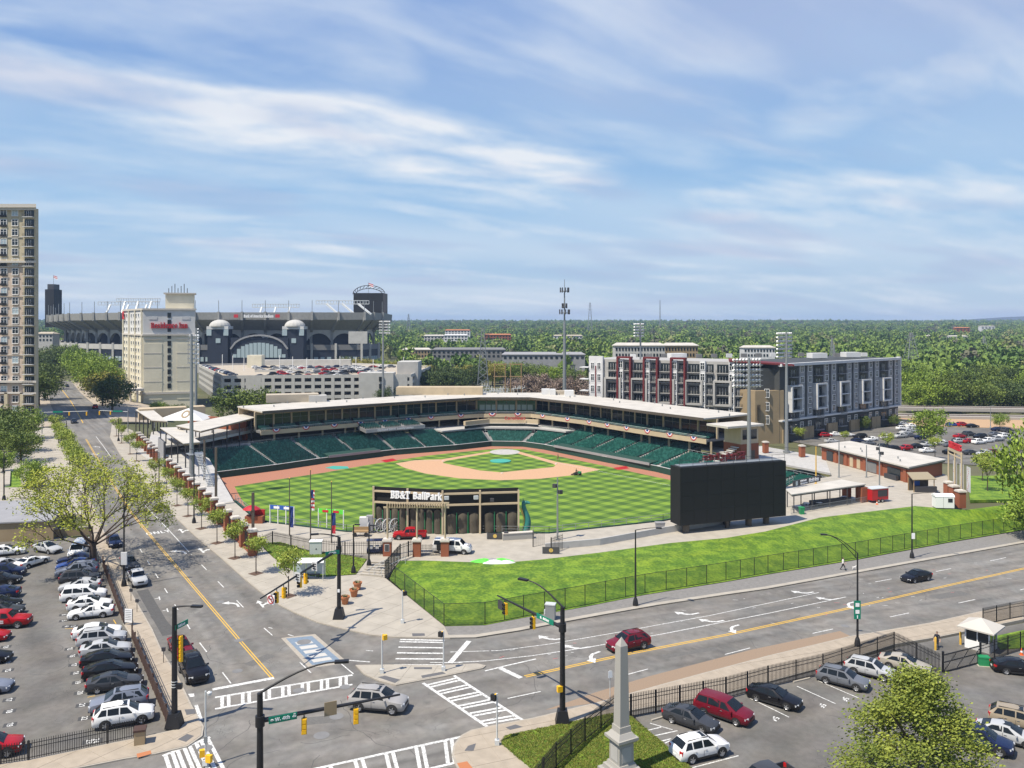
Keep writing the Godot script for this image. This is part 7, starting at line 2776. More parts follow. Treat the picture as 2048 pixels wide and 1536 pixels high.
func self_lawn() -> Node3D:
	if not has_node("park_lawn"):
		var mb := MB.new()
		drape(mb,gpoly([[10,944],[75,944],[82,976],[10,976]]),0.2,0.2,3.0)
		struct("park_lawn",mb,"lawn")
	return get_node("park_lawn")
func _frustum(mb: MB,y0: float,y1: float,w0: float,w1: float) -> void:
	var b := []
	for q in [[y0,w0],[y1,w1]]:
		for k in [[-1,-1],[1,-1],[1,1],[-1,1]]:
			b.append(Vector3(k[0]*q[1]/2,q[0],k[1]*q[1]/2))
	mb.hexa(b)
# ---------------------------------------------------------------- trees
func limb(mb: MB,p: Vector3,dir: Vector3,l: float,r: float,depth: int,tips: Array,g: RandomNumberGenerator,spread: float,lift: float) -> void:
	var q := p
	var d := dir
	for k in 3:
		var e := q + d*l/3.0
		mb.tube(q,e,r*(1.0 - 0.15*k),r*(1.0 - 0.15*(k + 1)),5 if depth > 1 else 4,false)
		q = e
		d = (d + Vector3(g.randf_range(-0.18,0.18),lift,g.randf_range(-0.18,0.18))).normalized()
	if depth <= 0:
		tips.append(q)
		return
	tips.append(q)
	var n := 3 if depth > 1 else 4
	for k in n:
		var a := TAU*(k + g.randf()*0.6)/n
		var s := d.cross(Vector3(cos(a),0.3,sin(a))).normalized()
		limb(mb,q,(d + s*spread*g.randf_range(0.7,1.2)).normalized(),l*g.randf_range(0.6,0.82),r*0.58,depth - 1,tips,g,spread,lift)
func leaves(mb: MB,tips: Array,per: int,rad: float,size: float,c0: Color,c1: Color,g: RandomNumberGenerator,flat_ := 0.8) -> void:
	for p in tips:
		var tint := g.randf()
		for k in per:
			var o := Vector3(g.randfn(0,1),g.randfn(0,flat_),g.randfn(0,1))*rad*0.55
			var n := Vector3(g.randfn(0,1),g.randfn(0.5,1),g.randfn(0,1)).normalized()
			var u := n.cross(Vector3(g.randf(),g.randf(),g.randf() + 0.1)).normalized()*size*g.randf_range(0.6,1.3)
			var w := n.cross(u).normalized()*u.length()*0.62
			mb.col = c0.lerp(c1,clampf(tint*0.6 + g.randf()*0.5,0,1))
			var c: Vector3 = p + o
			mb.tri(c - u,c - w*0.9,c + u)
			mb.tri(c - u,c + u,c + w*0.9)
var tree_cache := {}
func tree_mesh(kind: String,seed_: int) -> Array:
	var key := kind + str(seed_)
	if tree_cache.has(key):
		return tree_cache[key]
	var g := RandomNumberGenerator.new()
	g.seed = seed_*31 + 7
	var wood := MB.new()
	var crown := MB.new()
	var tips := []
	if kind == "elm":      # spreading,thin spring foliage
		wood.tube(Vector3.ZERO,Vector3(0,3.2,0),0.48,0.38,9,false)
		for k in 11:
			var a := TAU*k/11.0 + g.randf()*0.4
			var up := g.randf_range(0.28,1.5)
			limb(wood,Vector3(0,g.randf_range(2.4,3.4),0),Vector3(cos(a),up,sin(a)).normalized(),g.randf_range(4.4,5.6),0.16,3,tips,g,0.5,0.05)
		leaves(crown,tips,26,0.95,0.15,Color(0.19,0.25,0.02),Color(0.44,0.45,0.05),g,0.6)
	elif kind == "young":  # slim street tree,5 m
		wood.tube(Vector3.ZERO,Vector3(0,2.0,0),0.07,0.055,6,false)
		for k in 6:
			var a := TAU*k/6.0 + g.randf()
			limb(wood,Vector3(0,g.randf_range(1.7,2.4),0),Vector3(cos(a)*0.7,1.0,sin(a)*0.7).normalized(),g.randf_range(0.9,1.4),0.03,1,tips,g,0.5,0.15)
		leaves(crown,tips,44,0.5,0.12,Color(0.12,0.2,0.02),Color(0.36,0.4,0.06),g)
	else:                  # full crowns built of leaf clumps
		var spec: Dictionary = {"round": [0.52,0.45,Color(0.045,0.085,0.012),Color(0.17,0.22,0.03)],"bright": [0.5,0.5,Color(0.09,0.16,0.015),Color(0.27,0.36,0.04)],"dark": [0.46,0.55,Color(0.022,0.05,0.01),Color(0.09,0.13,0.025)],"holly": [0.34,0.9,Color(0.055,0.095,0.01),Color(0.29,0.33,0.045)],"bare": [0.5,0.5,Color(0.16,0.12,0.09),Color(0.3,0.22,0.18)],"gold": [0.5,0.5,Color(0.14,0.15,0.02),Color(0.36,0.30,0.05)]}
		var sp: Array = spec[kind]
		wood.tube(Vector3.ZERO,Vector3(0.1,4.0,0),0.28,0.2,7,false)
		for k in 6:
			var a := TAU*k/6.0
			wood.tube(Vector3(0.1,3.0 + 0.3*k,0),Vector3(cos(a)*2.6,6.0 + 0.4*k,sin(a)*2.6),0.13,0.03,5,false)
		var n := 70 if kind != "holly" else 130
		for k in n:
			var d := Vector3(g.randfn(0,1),g.randfn(0,1),g.randfn(0,1)).normalized()*pow(g.randf(),0.42)
			var rx: float = 10.0*sp[0]
			var ry := 10.0*0.40
			var p := Vector3(d.x*rx,6.0 + d.y*ry,d.z*rx)
			if kind == "holly":
				ry = 5.2
				var y := g.randf()
				var rr := 4.6*pow(1.0 - y,0.75) + 0.35
				var a := g.randf()*TAU
				var q := sqrt(g.randf_range(0.25,1.0))*rr
				p = Vector3(cos(a)*q,0.7 + y*9.3,sin(a)*q)
			else:
				p *= Vector3(1,1,1)*(1.0 + 0.22*noise.get_noise_3d(d.x*260.0 + seed_*90,d.y*260.0,d.z*260.0))
			tips.append(p)
		leaves(crown,tips,260 if kind == "holly" else 60,1.25 if kind != "holly" else 0.8,0.28 if kind != "holly" else 0.1,sp[2],sp[3],g)
	var r := [wood.mesh(mats["trunk"]),crown.mesh(mats["leaf"])]
	tree_cache[key] = r
	return r
func tree(kind: String,seed_: int,at: Vector3,sc: Vector3,label: String,group := "",called := "") -> void:
	var m := tree_mesh(kind,seed_)
	var t := thing(called if called != "" else "tree",label,"tree",at,fposmod(at.x*1.7 + at.z,TAU),group)
	inst(t,"trunk",m[0],Transform3D(Basis.from_scale(sc),Vector3.ZERO))
	inst(t,"crown",m[1],Transform3D(Basis.from_scale(sc),Vector3.ZERO))
func build_trees() -> void:
	tree("elm",1,G(186,1128),Vector3(1.06,0.95,1.06),"big spreading tree with thin yellow-green spring leaves over the left lot","","elm_tree")
	var young := [[577,1192,1.1],[512,1147,1.0],[470,1116,1.0],[434,1086,1.0],[403,1057,0.95],[376,1032,1.0],[354,1011,1.0],[333,984,0.95],[311,968,1.0],[273,922,1.0],[260,908,1.05],[243,886,1.0],[233,872,1.0]]
	for i in young.size():
		var q: Array = young[i]
		var p := G(q[0],q[1],0.13)
		tree("young",i % 4,p,Vector3.ONE*q[2]*1.12,"slim young street tree in a square pit on the ballpark walk","young trees on the ballpark walk","street_tree")
		var mb := MB.new()
		mb.box(p + Vector3.UP*0.012,Vector3(1.5,0.02,1.5),Basis(Vector3.UP,0.98))
		var o := part(self,"tree_pit",mb,"mulch")
		o.set_meta("kind","structure")
	for i in 9:
		var p := G(110,874).lerp(G(158,968),pow(i/8.0,0.8))
		tree("young",i % 4,p + Vector3.UP*0.13,Vector3(1.5,1.35,1.5),"leafy young tree in the close row along the left kerb","row of young trees on the left kerb","street_tree")
	var near := [["round",1,28,905,1.0,"full green tree in the small park by the apartment tower"],["round",2,42,925,0.82,"green tree in front of the fuller one in the small park"],["round",3,-20,920,0.95,"green tree at the edge of the small park behind the others"],["round",1,8,888,1.05,"green tree at the back of the small park"],["bright",1,50,880,0.9,"bright tree between the park and the tower"],["round",3,-30,895,1.1,"full tree at the far edge of the small park"],["bright",2,63,976,0.58,"small yellow-green tree beside the seat walls of the park"],["bright",3,6,945,0.5,"small bright tree by the orange flower bed"],
		["dark",1,90,800,1.25,"dark street tree in front of the apartment tower"],["dark",2,70,768,1.3,"dark tree behind the tower before the stadium"],["round",3,88,780,1.1,"green street tree by the tower on the far street"],["bright",1,165,764,1.5,"bright round tree on the hotel side of the far street"],["bright",2,178,780,1.4,"bright round tree next to the one before the hotel"],["bright",3,152,754,1.4,"bright tree farthest up the hotel street"],["bright",1,192,792,1.3,"bright tree by the hotel driveway"],["dark",2,225,824,1.15,"dark round tree by the hotel entrance corner"],["gold",1,205,812,1.1,"golden-brown tree between bright trees and the hotel"],["dark",1,118,750,1.3,"dark tree closing the end of the street"],["dark",3,140,748,1.3,"dark tree at the street end beside the bright one"],["round",2,100,745,1.5,"tree behind the street end before the stadium piers"],["bright",2,200,770,1.35,"bright tree behind the hotel drive trees"],["bright",1,215,790,1.1,"bright tree closest to the hotel side wall"],["round",1,78,812,1.1,"green tree at the foot of the apartment tower"],["dark",3,60,760,1.3,"dark tree deep behind the tower"],["bright",3,140,735,1.4,"bright tree where the far street bends"],["round",2,125,738,1.4,"green tree beside the bend of the far street"]]
	for q in near:
		tree(q[0],q[1],G(q[2],q[3]),Vector3.ONE*q[4]*(1.3 if q[3] < 830 else 1.05),q[5])
	for q in [["round",1,470,812,300.0,1.5,"green round tree in front of the garage's left corner"],["round",2,518,810,302.0,1.5,"green round tree beside the other at the garage corner"],["bright",2,315,806,320.0,0.6,"low bright tree in front of the hotel base"],["round",3,345,806,322.0,0.55,"small tree by the hotel base wall"],["dark",1,362,803,322.0,0.6,"small dark tree at the hotel base corner"],["dark",2,778,770,392.0,0.9,"small dark tree beside the garage stair block"],["dark",3,765,790,380.0,0.8,"small dark tree in front of the garage stair block"]]:
		var p := A(q[2],q[3],q[4])
		tree(q[0],q[1],Vector3(p.x,hg(p.x,q[4]),p.z),Vector3.ONE*q[5],q[6])
	var gold := [[698,715,560,"gold"],[722,712,560,"gold"],[742,716,550,"gold"],[765,722,545,"bright"],[790,735,520,"gold"],[812,745,500,"dark"],[690,700,590,"dark"],[830,742,480,"dark"],[855,730,470,"gold"],[872,740,460,"dark"],[890,728,470,"dark"],[908,735,455,"dark"],[925,738,470,"gold"],[945,745,460,"dark"],[960,732,500,"dark"],[985,738,500,"gold"],[1000,730,520,"bright"],[1030,735,520,"bright"],[1055,740,500,"round"],[1085,742,480,"round"],[1105,748,460,"bright"],[1150,748,440,"round"],[850,765,420,"dark"],[880,770,410,"dark"],[915,768,415,"dark"]]
	for i in gold.size():
		var q: Array = gold[i]
		var p := Vector3((q[0] - CX)/F*q[2],0,-q[2])
		p.y = hg(p.x,q[2])
		tree(q[3],i % 3 + 1,p,Vector3.ONE*1.45,"%s leafed tree in the belt between the garage and the far apartments" % {"gold": "yellow","dark": "dark green","bright": "bright green","round": "mid green"}[q[3]],"trees behind the stands")
	for i in 7:
		var d := 395.0 - 5.0*i
		var p := Vector3((1035 + 22*i - CX)/F*d,-4.0,-d)
		tree("bare",i % 3 + 1,p,Vector3.ONE*(1.2 + 0.15*(i % 3)),"brownish bare-twigged tree beside the substation","bare trees beside the substation")
	for q in [["bright",3,1860,886,1.12,"big bright green tree standing among the cars of the back lot"],["bright",1,2000,856,0.55,"small green tree by the tracks at the back lot edge"],["round",2,1676,862,0.55,"small green tree at the apartment wall, near the corner"],["round",3,1727,860,0.52,"small green tree at the middle of the apartment wall"],["round",1,1788,852,0.42,"small green tree at the far end of the apartment wall"],["young",2,1520,880,1.4,"slim tree behind the brick gate pillars by the stands"],["young",1,1598,892,1.3,"slim tree on the apartment side of the fence"],["young",3,1690,892,1.0,"young tree behind the concession roof"],["young",0,1775,908,1.3,"young tree at the end of the concession roof"],["young",1,1870,918,1.4,"young tree beside the tall gate sign"],["young",2,1965,965,1.6,"thin young tree on the small lawn by the gate sign"],["young",3,1975,985,1.7,"thin young tree beside the lamp on the small lawn"]]:
		tree(q[0],q[1],G(q[2],q[3]),Vector3.ONE*q[4],q[5])
	tree("bright",2,Vector3(95.5,-3.35,-150),Vector3(1.3,2.0,1.3),"tall bright tree by the path at the end of the grass bank")
	tree("bright",1,Vector3(90.5,-3.2,-141),Vector3(1.15,0.9,1.15),"leafy bright tree hanging over the path by the bank fence")
	tree("holly",1,Vector3(29.2,-1.1,-59.5),Vector3(1.3,0.98,1.3),"dense leafy evergreen with bright new growth in the right lot","","holly_tree")
func build_woods() -> void:
	var g := RandomNumberGenerator.new()
	g.seed = 99
	var shapes := []
	for s in 3:
		var mb := MB.new()
		var tips := []
		for k in 22:
			var d := Vector3(g.randfn(0,1),absf(g.randfn(0,1))*0.9 - 0.25,g.randfn(0,1)).normalized()*pow(g.randf(),0.35)
			tips.append(Vector3(d.x*4.4,7.5 + d.y*4.6,d.z*4.4))
		for p in tips:
			for k in 7:
				var o := Vector3(g.randfn(0,1),g.randfn(0,0.8),g.randfn(0,1))*0.75
				var n := Vector3(g.randfn(0,1),g.randfn(0.6,1),g.randfn(0,1)).normalized()
				var u := n.cross(Vector3(g.randf(),g.randf(),1)).normalized()*g.randf_range(0.7,1.3)
				var w := n.cross(u)
				mb.tri(p + o - u,p + o - w,p + o + u)
				mb.tri(p + o - u,p + o + u,p + o + w)
		for k in 30:
			var a := g.randf()*TAU
			var c := Vector3(cos(a)*3.0,4.5,sin(a)*3.0)
			mb.tri(c + Vector3(-1.2,-3.0,0),c + Vector3(1.2,-2.5,0.4),c + Vector3(0,2.0,0))
		shapes.append(mb.mesh(mats["far_leaf"]))
	var xf := [[],[],[]]
	var cl := [[],[],[]]
	var d := 430.0
	while d < 5200.0:
		var half := d*0.72
		var step := 8.5 + d*0.006
		var x := -half
		while x < half:
			var px := x + g.randf_range(-0.45,0.45)*step
			var pd := d + g.randf_range(-0.5,0.5)*step*1.4
			x += step
			var u := px/pd*F + CX
			if pd < 840.0 and u < 800.0:
				continue
			if pd < 520.0 and u < 1740.0:
				continue
			if noise.get_noise_2d(px*1.2,pd*1.2) < -0.30 and pd < 2200.0:
				continue
			if pd > 560.0 and pd < 690.0 and u > 830.0 and u < 1280.0 and noise.get_noise_2d(px*3.0,pd*3.0) < 0.1:
				continue
			var s := g.randf_range(0.75,1.45)*(1.0 + 0.25*noise.get_noise_2d(px*4.0,pd*4.0))
			var k := g.randi() % 3
			xf[k].append(Transform3D(Basis(Vector3.UP,g.randf()*TAU).scaled(Vector3(s,s*g.randf_range(0.9,1.15),s)*(1.0 + d*0.00008)),Vector3(px,hg(px,pd) - 0.5,-pd)))
			var t := g.randf()
			var c := Color(0.07,0.14,0.03).lerp(Color(0.21,0.29,0.05),t)
			if t > 0.93:
				c = Color(0.22,0.24,0.09)
			elif t < 0.06:
				c = Color(0.13,0.13,0.08)
			cl[k].append(c)
		d += step*1.35
	var o := Node3D.new()
	o.name = "far_woods"
	add_child(o)
	meta(o,"far green woods rolling back to the horizon in mixed spring greens","woods")
	o.set_meta("kind","stuff")
	for k in 3:
		multi(o,"crowns",shapes[k],xf[k],cl[k])
	var kinds := ["round","dark","bright","round","dark"]
	var n := 0
	for row in [[352.0,1830,2110,34],[372.0,1820,2110,30],[395.0,1815,2120,27],[425.0,1810,2120,25],[460.0,1806,2120,24]]:
		var u: float = row[1]
		while u < row[2]:
			var pd: float = row[0] + g.randf_range(-8,8)
			var px := (u - CX)/F*pd
			var kd: String = kinds[g.randi() % 5]
			var s := g.randf_range(1.15,1.6)
			tree(kd,n % 3 + 1,Vector3(px,hg(px,pd),-pd),Vector3(s,s*g.randf_range(0.9,1.2),s),"%s tree in the thick belt behind the railway tracks" % {"round": "mid green","dark": "dark green","bright": "bright green"}[kd],"trees behind the railway tracks")
			n += 1
			u += row[3]*g.randf_range(0.8,1.2)
# ---------------------------------------------------------------- buildings behind
var win_cache := {}
func win(parent: Node3D,at: Vector3,turn: float,w: float,h: float,fm := "white_metal",pm := "glass_dark",cross := true) -> void:
	var key := "%s %s %.2f %.2f" % [fm,pm,w,h]
	if not win_cache.has(key):
		var f := MB.new()
		for s in [-1,1]:
			f.box(Vector3(s*(w/2 - 0.06),0,0),Vector3(0.13,h,0.22))
			f.box(Vector3(0,s*(h/2 - 0.06),0),Vector3(w - 0.26,0.13,0.22))
		if cross:
			f.box(Vector3(0,0,0),Vector3(0.1,h - 0.26,0.16))
			f.box(Vector3(0,h*0.12,0),Vector3(w - 0.26,0.08,0.14))
		var g := MB.new()
		g.box(Vector3(0,0,-0.02),Vector3(w - 0.1,h - 0.1,0.06))
		win_cache[key] = [f.mesh(mats[fm]),g.mesh(mats[pm])]
	var m: Array = win_cache[key]
	var o := inst(parent,"window",m[0],Transform3D(Basis(Vector3.UP,turn),at))
	inst(o,"pane",m[1])
func balcony(parent: Node3D,at: Vector3,turn: float,w: float,h: float,depth: float,slab := "pale_siding",rail := "black_metal") -> void:
	var b := Basis(Vector3.UP,turn)
	var xf := Transform3D(b,at)
	var key := "bal %s %s %.2f %.2f %.2f" % [slab,rail,w,h,depth]
	if not win_cache.has(key):
		var s := MB.new()
		s.box(Vector3(0,0,depth/2),Vector3(w,0.2,depth))
		var r := MB.new()
		for y in [0.35,0.7,1.05]:
			r.box(Vector3(0,y,depth - 0.05),Vector3(w,0.05,0.05))
		for k in int(w/0.3) + 1:
			r.box(Vector3(-w/2 + k*0.3,0.6,depth - 0.05),Vector3(0.03,1.0,0.03))
		var d := MB.new()
		d.box(Vector3(0,h/2,0.03),Vector3(w*0.9,h*0.9,0.1))
		var f := MB.new()
		for k in 3:
			f.box(Vector3(-w*0.25 + k*w*0.2,h*0.42,0.1),Vector3(0.1,h*0.75,0.06))
		win_cache[key] = [s.mesh(mats[slab]),r.mesh(mats[rail]),d.mesh(mats["glass_dark"]),f.mesh(mats["pale_siding"])]
	var m: Array = win_cache[key]
	var o := inst(parent,"balcony",m[0],xf)
	inst(o,"railing",m[1])
	inst(o,"door_glass",m[2])
	inst(o,"door_frame",m[3])
func block(parent: Node3D,called: String,pts: Array,y0: float,y1: float,mat_: String) -> void:
	var p := PackedVector2Array()
	for q in pts:
		p.append(Vector2(q[0],-q[1]))
	var mb := MB.new()
	mb.prism(p,y0,y1)
	part(parent,called,mb,mat_)
func build_tower() -> void:
	var t := thing("apartment_tower","tall pink and tan apartment tower with stacked balconies at its corner","building")
	block(t,"wall",[[-163.2,283],[-215,283],[-230,312],[-183,312]],-0.5,55.0,"pink_wall")
	block(t,"upper_wall",[[-163.2,282.8],[-215,282.8],[-230,312],[-183,312]],55.0,73.0,"olive_wall")
	block(t,"corner_wall",[[-163,282.4],[-167.4,282.4],[-167.4,284],[-163,284]],-0.5,73.2,"olive_wall")
	for q in [[72.6,73.4,0.5],[73.4,74.6,1.1],[54.6,55.3,0.4],[13.6,14.3,0.5],[9.8,10.3,0.3]]:
		block(t,"cornice",[[-162.8 + q[2]*0.6,282.2 - q[2]],[-216,282.2 - q[2]],[-226,300],[-175 + q[2]*0.6,300]],q[0],q[1],"cap_stone")
	for k in 21:
		var y := 3.6 + k*3.36
		var z := -282.68 if y > 55 else -282.88
		for x in [-178.6,-174.2,-170.3]:
			win(t,Vector3(x,y + 1.0,z),0.0,2.2,2.3,"white_metal","glass_dark" if (k*7 + int(x)) % 5 else "glass_pale")
			if x != -170.3:
				bx(t,"window_rail",Vector3(x,y - 0.1,-282.5),Vector3(2.3,0.8,0.1),"black_metal")
			else:
				bx(t,"sill",Vector3(x,y - 0.25,-282.6),Vector3(2.4,0.14,0.3),"cap_stone")
		balcony(t,Vector3(-165.2,y - 0.6,-282.38),0.0,3.6,2.8,1.3)
		if k % 3 == 2:
			bx(t,"string_course",Vector3(-189,y + 2.7,-282.7),Vector3(51,0.22,0.3),"cap_stone")
	for x in [-173,-167.6,-179]:
		bx(t,"pier",Vector3(x,5.0,-282.3),Vector3(1.1,10.5,0.8),"olive_wall")
	for k in 4:
		bx(t,"shop_front",Vector3(-164.8 - k*4.4,1.6,-282.85),Vector3(3.4,3.2,0.14),"glass_dark")
func build_hotel() -> void:
	var t := thing("hotel","cream hotel block with a white top and red sign letters","building")
	var c := Vector2(-162.8,364)     # the near corner
	var r := Vector2(-142.5,371)
	var l := Vector2(-187.5,398)
	var bk := r + (l - c)
	var pts := [[c.x,c.y],[r.x,r.y],[bk.x,bk.y],[l.x,l.y]]
	block(t,"wall",pts,-4.0,28.6,"cream")
	block(t,"top_wall",pts,28.6,40.0,"white_wall")
	var big := Geometry2D.offset_polygon(PackedVector2Array([c,r,bk,l]),0.5)[0]
	for q in [[28.4,29.1],[39.7,40.5],[2.4,3.4]]:
		var p := []
		for v in big:
			p.append([v.x,v.y])
		block(t,"cornice",p,q[0],q[1],"cap_stone")
	var a := w3(c,0)
	var b := w3(r,0)
	var tr := turn_of(a,b)
	var nf := Vector3(sin(tr),0,cos(tr))
	for k in 11:
		var y := 4.8 + k*3.15
		win(t,a.lerp(b,0.5) + nf*0.05 + Vector3.UP*(y + 1.2),tr,1.5,2.2,"dark_metal","glass_dark",false)
		if k < 8 and k % 2 == 0:
			for s in [0.19,0.82]:
				bx(t,"band",a.lerp(b,s) + nf*0.1 + Vector3.UP*(y + 3.2),Vector3(7.6,0.35,0.3),"cap_stone",tr)
	for s in [0.19,0.82]:
		bx(t,"front_bay",a.lerp(b,s) + nf*0.02 + Vector3.UP*12.5,Vector3(7.4,25.0,0.3),"cream",tr)
		bx(t,"top_panel",a.lerp(b,s) + nf*0.08 + Vector3.UP*36.2,Vector3(3.4,1.3,0.1),"pale_siding",tr)
	text_fit(t,"sign_letters","Residence Inn",a.lerp(b,0.5) + nf*0.35 + Vector3.UP*32.8,15.2,2.6,"letter_red",tr,0.5,"Droid Serif")
	var e := w3(l,0)
	var tl := turn_of(e,a)
	var nl := Vector3(sin(tl),0,cos(tl))
	for k in 11:
		for s in 8:
			win(t,e.lerp(a,0.08 + s*0.12) + nl*0.06 + Vector3.UP*(6.0 + k*3.15),tl,2.0,1.7,"white_metal","glass_dark",false)
	for s in [0.02,0.33,0.64,0.97]:
		bx(t,"pilaster",e.lerp(a,s) + nl*0.2 + Vector3.UP*18,Vector3(1.2,44,0.7),"cream",tl)
	text_fit(t,"sign_letters","R",e.lerp(a,0.08) + nl*0.8 + Vector3.UP*37.5,3.0,3.6,"letter_red",tl,0.3)
	bx(t,"penthouse",Vector3(-152,43.6,-378),Vector3(12,7,9),"cream",tr)
	bx(t,"penthouse_cap",Vector3(-152,47.4,-378),Vector3(13.5,0.6,10.5),"cap_stone",tr)
	for k in 7:
		rod(t,"antenna",Vector3(-156 + k*1.4,47.5,-375),Vector3(-156 + k*1.4,49.8 + (k % 3),-375),0.16,"dark_metal",5)
	bx(t,"entrance_canopy",a + Vector3(-3,5.0,3.0),Vector3(9,1.0,7),"cap_stone",tl)
	for k in 3:
		rod(t,"entrance_column",a + Vector3(-6 + 3*k,-0.5,5.5),a + Vector3(-6 + 3*k,4.8,5.5),0.45,"cap_stone",10)
func build_stadium() -> void:
	var t := thing("football_stadium","huge grey concrete football stadium bowl with arches and dark entrance towers","stadium")
	var rim := [[-102,700],[-103,655],[-112,626],[-150,619],[-238,620],[-300,632],[-356,664],[-400,712],[-424,770]]
	var n := rim.size()
	var top := [41.0,42.0,42.0,42.0,42.0,42.0,41.5,40.5,38.5]
	var cen := Vector2(-250,800)
	var p := v2s(rim)
	var dir := PackedVector2Array()
	for i in n:
		dir.append((cen - p[i]).normalized())
	var fas := MB.new()
	var und := MB.new()
	var arc := MB.new()
	var seg := 8
	for i in n - 1:
		for s in seg:
			var q := []
			for e in [s,s + 1]:
				var u := float(e)/seg
				q.append([p[i].lerp(p[i + 1],u),dir[i].lerp(dir[i + 1],u).normalized(),lerpf(top[i],top[i + 1],u)])
			var o := func(k: int,off: float,y: float) -> Vector3: return w3(q[k][0] + q[k][1]*off,y)
			fas.quad(o.call(0,0,q[0][2] - 5.5),o.call(1,0,q[1][2] - 5.5),o.call(1,-0.5,q[1][2]),o.call(0,-0.5,q[0][2]))
			fas.quad(o.call(0,-0.5,q[0][2]),o.call(1,-0.5,q[1][2]),o.call(1,2.5,q[1][2]),o.call(0,2.5,q[0][2]))
			fas.quad(o.call(0,2.5,q[0][2]),o.call(1,2.5,q[1][2]),o.call(1,40,14),o.call(0,40,14))
			und.quad(o.call(0,0,q[0][2] - 5.5),o.call(1,0,q[1][2] - 5.5),o.call(1,14,28),o.call(0,14,28))
	part(t,"rim_wall",fas,"rim_concrete")
	part(t,"deck_underside",und,"rim_concrete")
	var step := 16.5
	for i in range(1,n - 1):
		var l := p[i].distance_to(p[i + 1])
		var k := maxi(1,roundi(l/step))
		for s in k:
			var c := p[i].lerp(p[i + 1],(s + 0.5)/k)
			var a := p[i].lerp(p[i + 1],float(s)/k)
			var b := p[i].lerp(p[i + 1],float(s + 1)/k)
			var dn := (dir[i] + dir[i + 1]).normalized()
			var tp: float = lerpf(top[i],top[i + 1],float(s)/k)
			var mb := MB.new()
			mb.bar(w3(a - dn*0.8,tp - 4.5),w3(a + dn*13.5,27.5),1.8,2.6)
			mb.bar(w3(a - dn*0.8,tp - 6.0),w3(a - dn*0.8,tp + 0.5),1.6,1.4)
			mb.bar(w3(a + dn*13.0,12),w3(a + dn*13.0,28.5),1.8,1.8)
			part(t,"buttress",mb,"rim_concrete")
			mb = MB.new()
			var f := (b - a)
			var w := f.length()
			f /= w
			for e in 10:
				var x0 := w*e/10.0
				var x1 := w*(e + 1)/10.0
				var h0 := 19.5 + 6.5*sqrt(maxf(0.0,1.0 - pow((x0 - w/2)/(w*0.44),2.0)))
				var h1 := 19.5 + 6.5*sqrt(maxf(0.0,1.0 - pow((x1 - w/2)/(w*0.44),2.0)))
				mb.quad(w3(a + f*x0 + dn*13,h0),w3(a + f*x1 + dn*13,h1),w3(a + f*x1 + dn*13,29),w3(a + f*x0 + dn*13,29))
				mb.quad(w3(a + f*x0 + dn*13,h0),w3(a + f*x1 + dn*13,h1),w3(a + f*x1 + dn*15.5,h1),w3(a + f*x0 + dn*15.5,h0))
			part(t,"arch",mb,"pale_concrete")
			mb = MB.new()
			mb.bar(w3(a + dn*20,14),w3(b + dn*20,14),0.5,36)
			part(t,"inner_wall",mb,"navy")
			mb = MB.new()
			mb.bar(w3(a + dn*6,6),w3(b + dn*6,6),0.6,22)
			part(t,"base_wall",mb,"navy")
			mb = MB.new()
			mb.bar(w3(a + dn*5,-4),w3(a + dn*5,18.5),1.6,1.2)
			part(t,"base_pier",mb,"pale_concrete")
			mb = MB.new()
			mb.bar(w3(a + dn*5.4,15.5),w3(b + dn*5.4,15.5),0.4,4.0)
			part(t,"base_panel",mb,"pale_concrete" if i > 3 else "dark_concrete")
			for e in 3:
				bx(t,"base_window",w3(a.lerp(b,0.25 + 0.25*e) + dn*5.5,6.5),Vector3(3.0,3.4,0.5),"glass_pale",turn_of(w3(b,0),w3(a,0)))
			var q := w3(c - dn*0.0,tp)
			rod(t,"flag_mast",w3(a,tp),w3(a,tp + 9.0),0.22,"steel",5)
	for x in [440,590]:
		var q := A(x,655,612.0)
		bx(t,"entrance_tower",Vector3(q.x,12.0,q.z),Vector3(15,36,10),"navy")
		bx(t,"dome_base",Vector3(q.x,30.5,q.z),Vector3(16,2.2,11),"pale_siding")
		var mb := MB.new()
		var prof := []
		for k in 7:
			prof.append(Vector2(7.6*cos(PI/2*k/6.0),31.5 + 5.0*sin(PI/2*k/6.0)))
		mb.lathe(prof,16,Vector3(q.x,0,q.z))
		part(t,"dome",mb,"pale_concrete")
		for s in [-6.2,6.2]:
			bx(t,"corner_window",Vector3(q.x + s,27.0,q.z + 5.2),Vector3(3.6,4.5,0.6),"glass_pale")
		bx(t,"crest_window",Vector3(q.x + 0.5,21.0,q.z + 5.2),Vector3(3.4,3.4,0.5),"glass_pale")
	var ca := A(522,712,610.0)
	bx(t,"entrance_hall",Vector3(ca.x,8.0,ca.z),Vector3(42,30,8),"navy")
	for k in 13:
		var u := -1.0 + 2.0*k/12.0
		var h := 11.0*sqrt(maxf(0.0,1.0 - u*u*0.95))
		bx(t,"arch_pane",Vector3(ca.x + u*18.0,8.6 + h/2,ca.z + 4.2),Vector3(2.6,h,0.4),"glass_pale")
		if k < 12:
			var u1 := -1.0 + 2.0*(k + 1)/12.0
			var mb := MB.new()
			mb.bar(Vector3(ca.x + u*21.0,12.0 + 13.0*sqrt(1.0 - u*u*0.95),ca.z + 4.5),Vector3(ca.x + u1*21.0,12.0 + 13.0*sqrt(1.0 - u1*u1*0.95),ca.z + 4.5),1.0,1.2)
			part(t,"arch_trim",mb,"grey_siding")
	bx(t,"wall_screen",A(716,675,612.0),Vector3(14,9,1),"pale_concrete")
	text_fit(t,"sign_letters","Bank of America Stadium",A(517,632.5,616.5),22.0,2.4,"letter_white",0.0,0.4)
	for x in [472,555]:
		bx(t,"sign_emblem",A(x,632,616.5),Vector3(3.2,2.4,0.4),"letter_red")
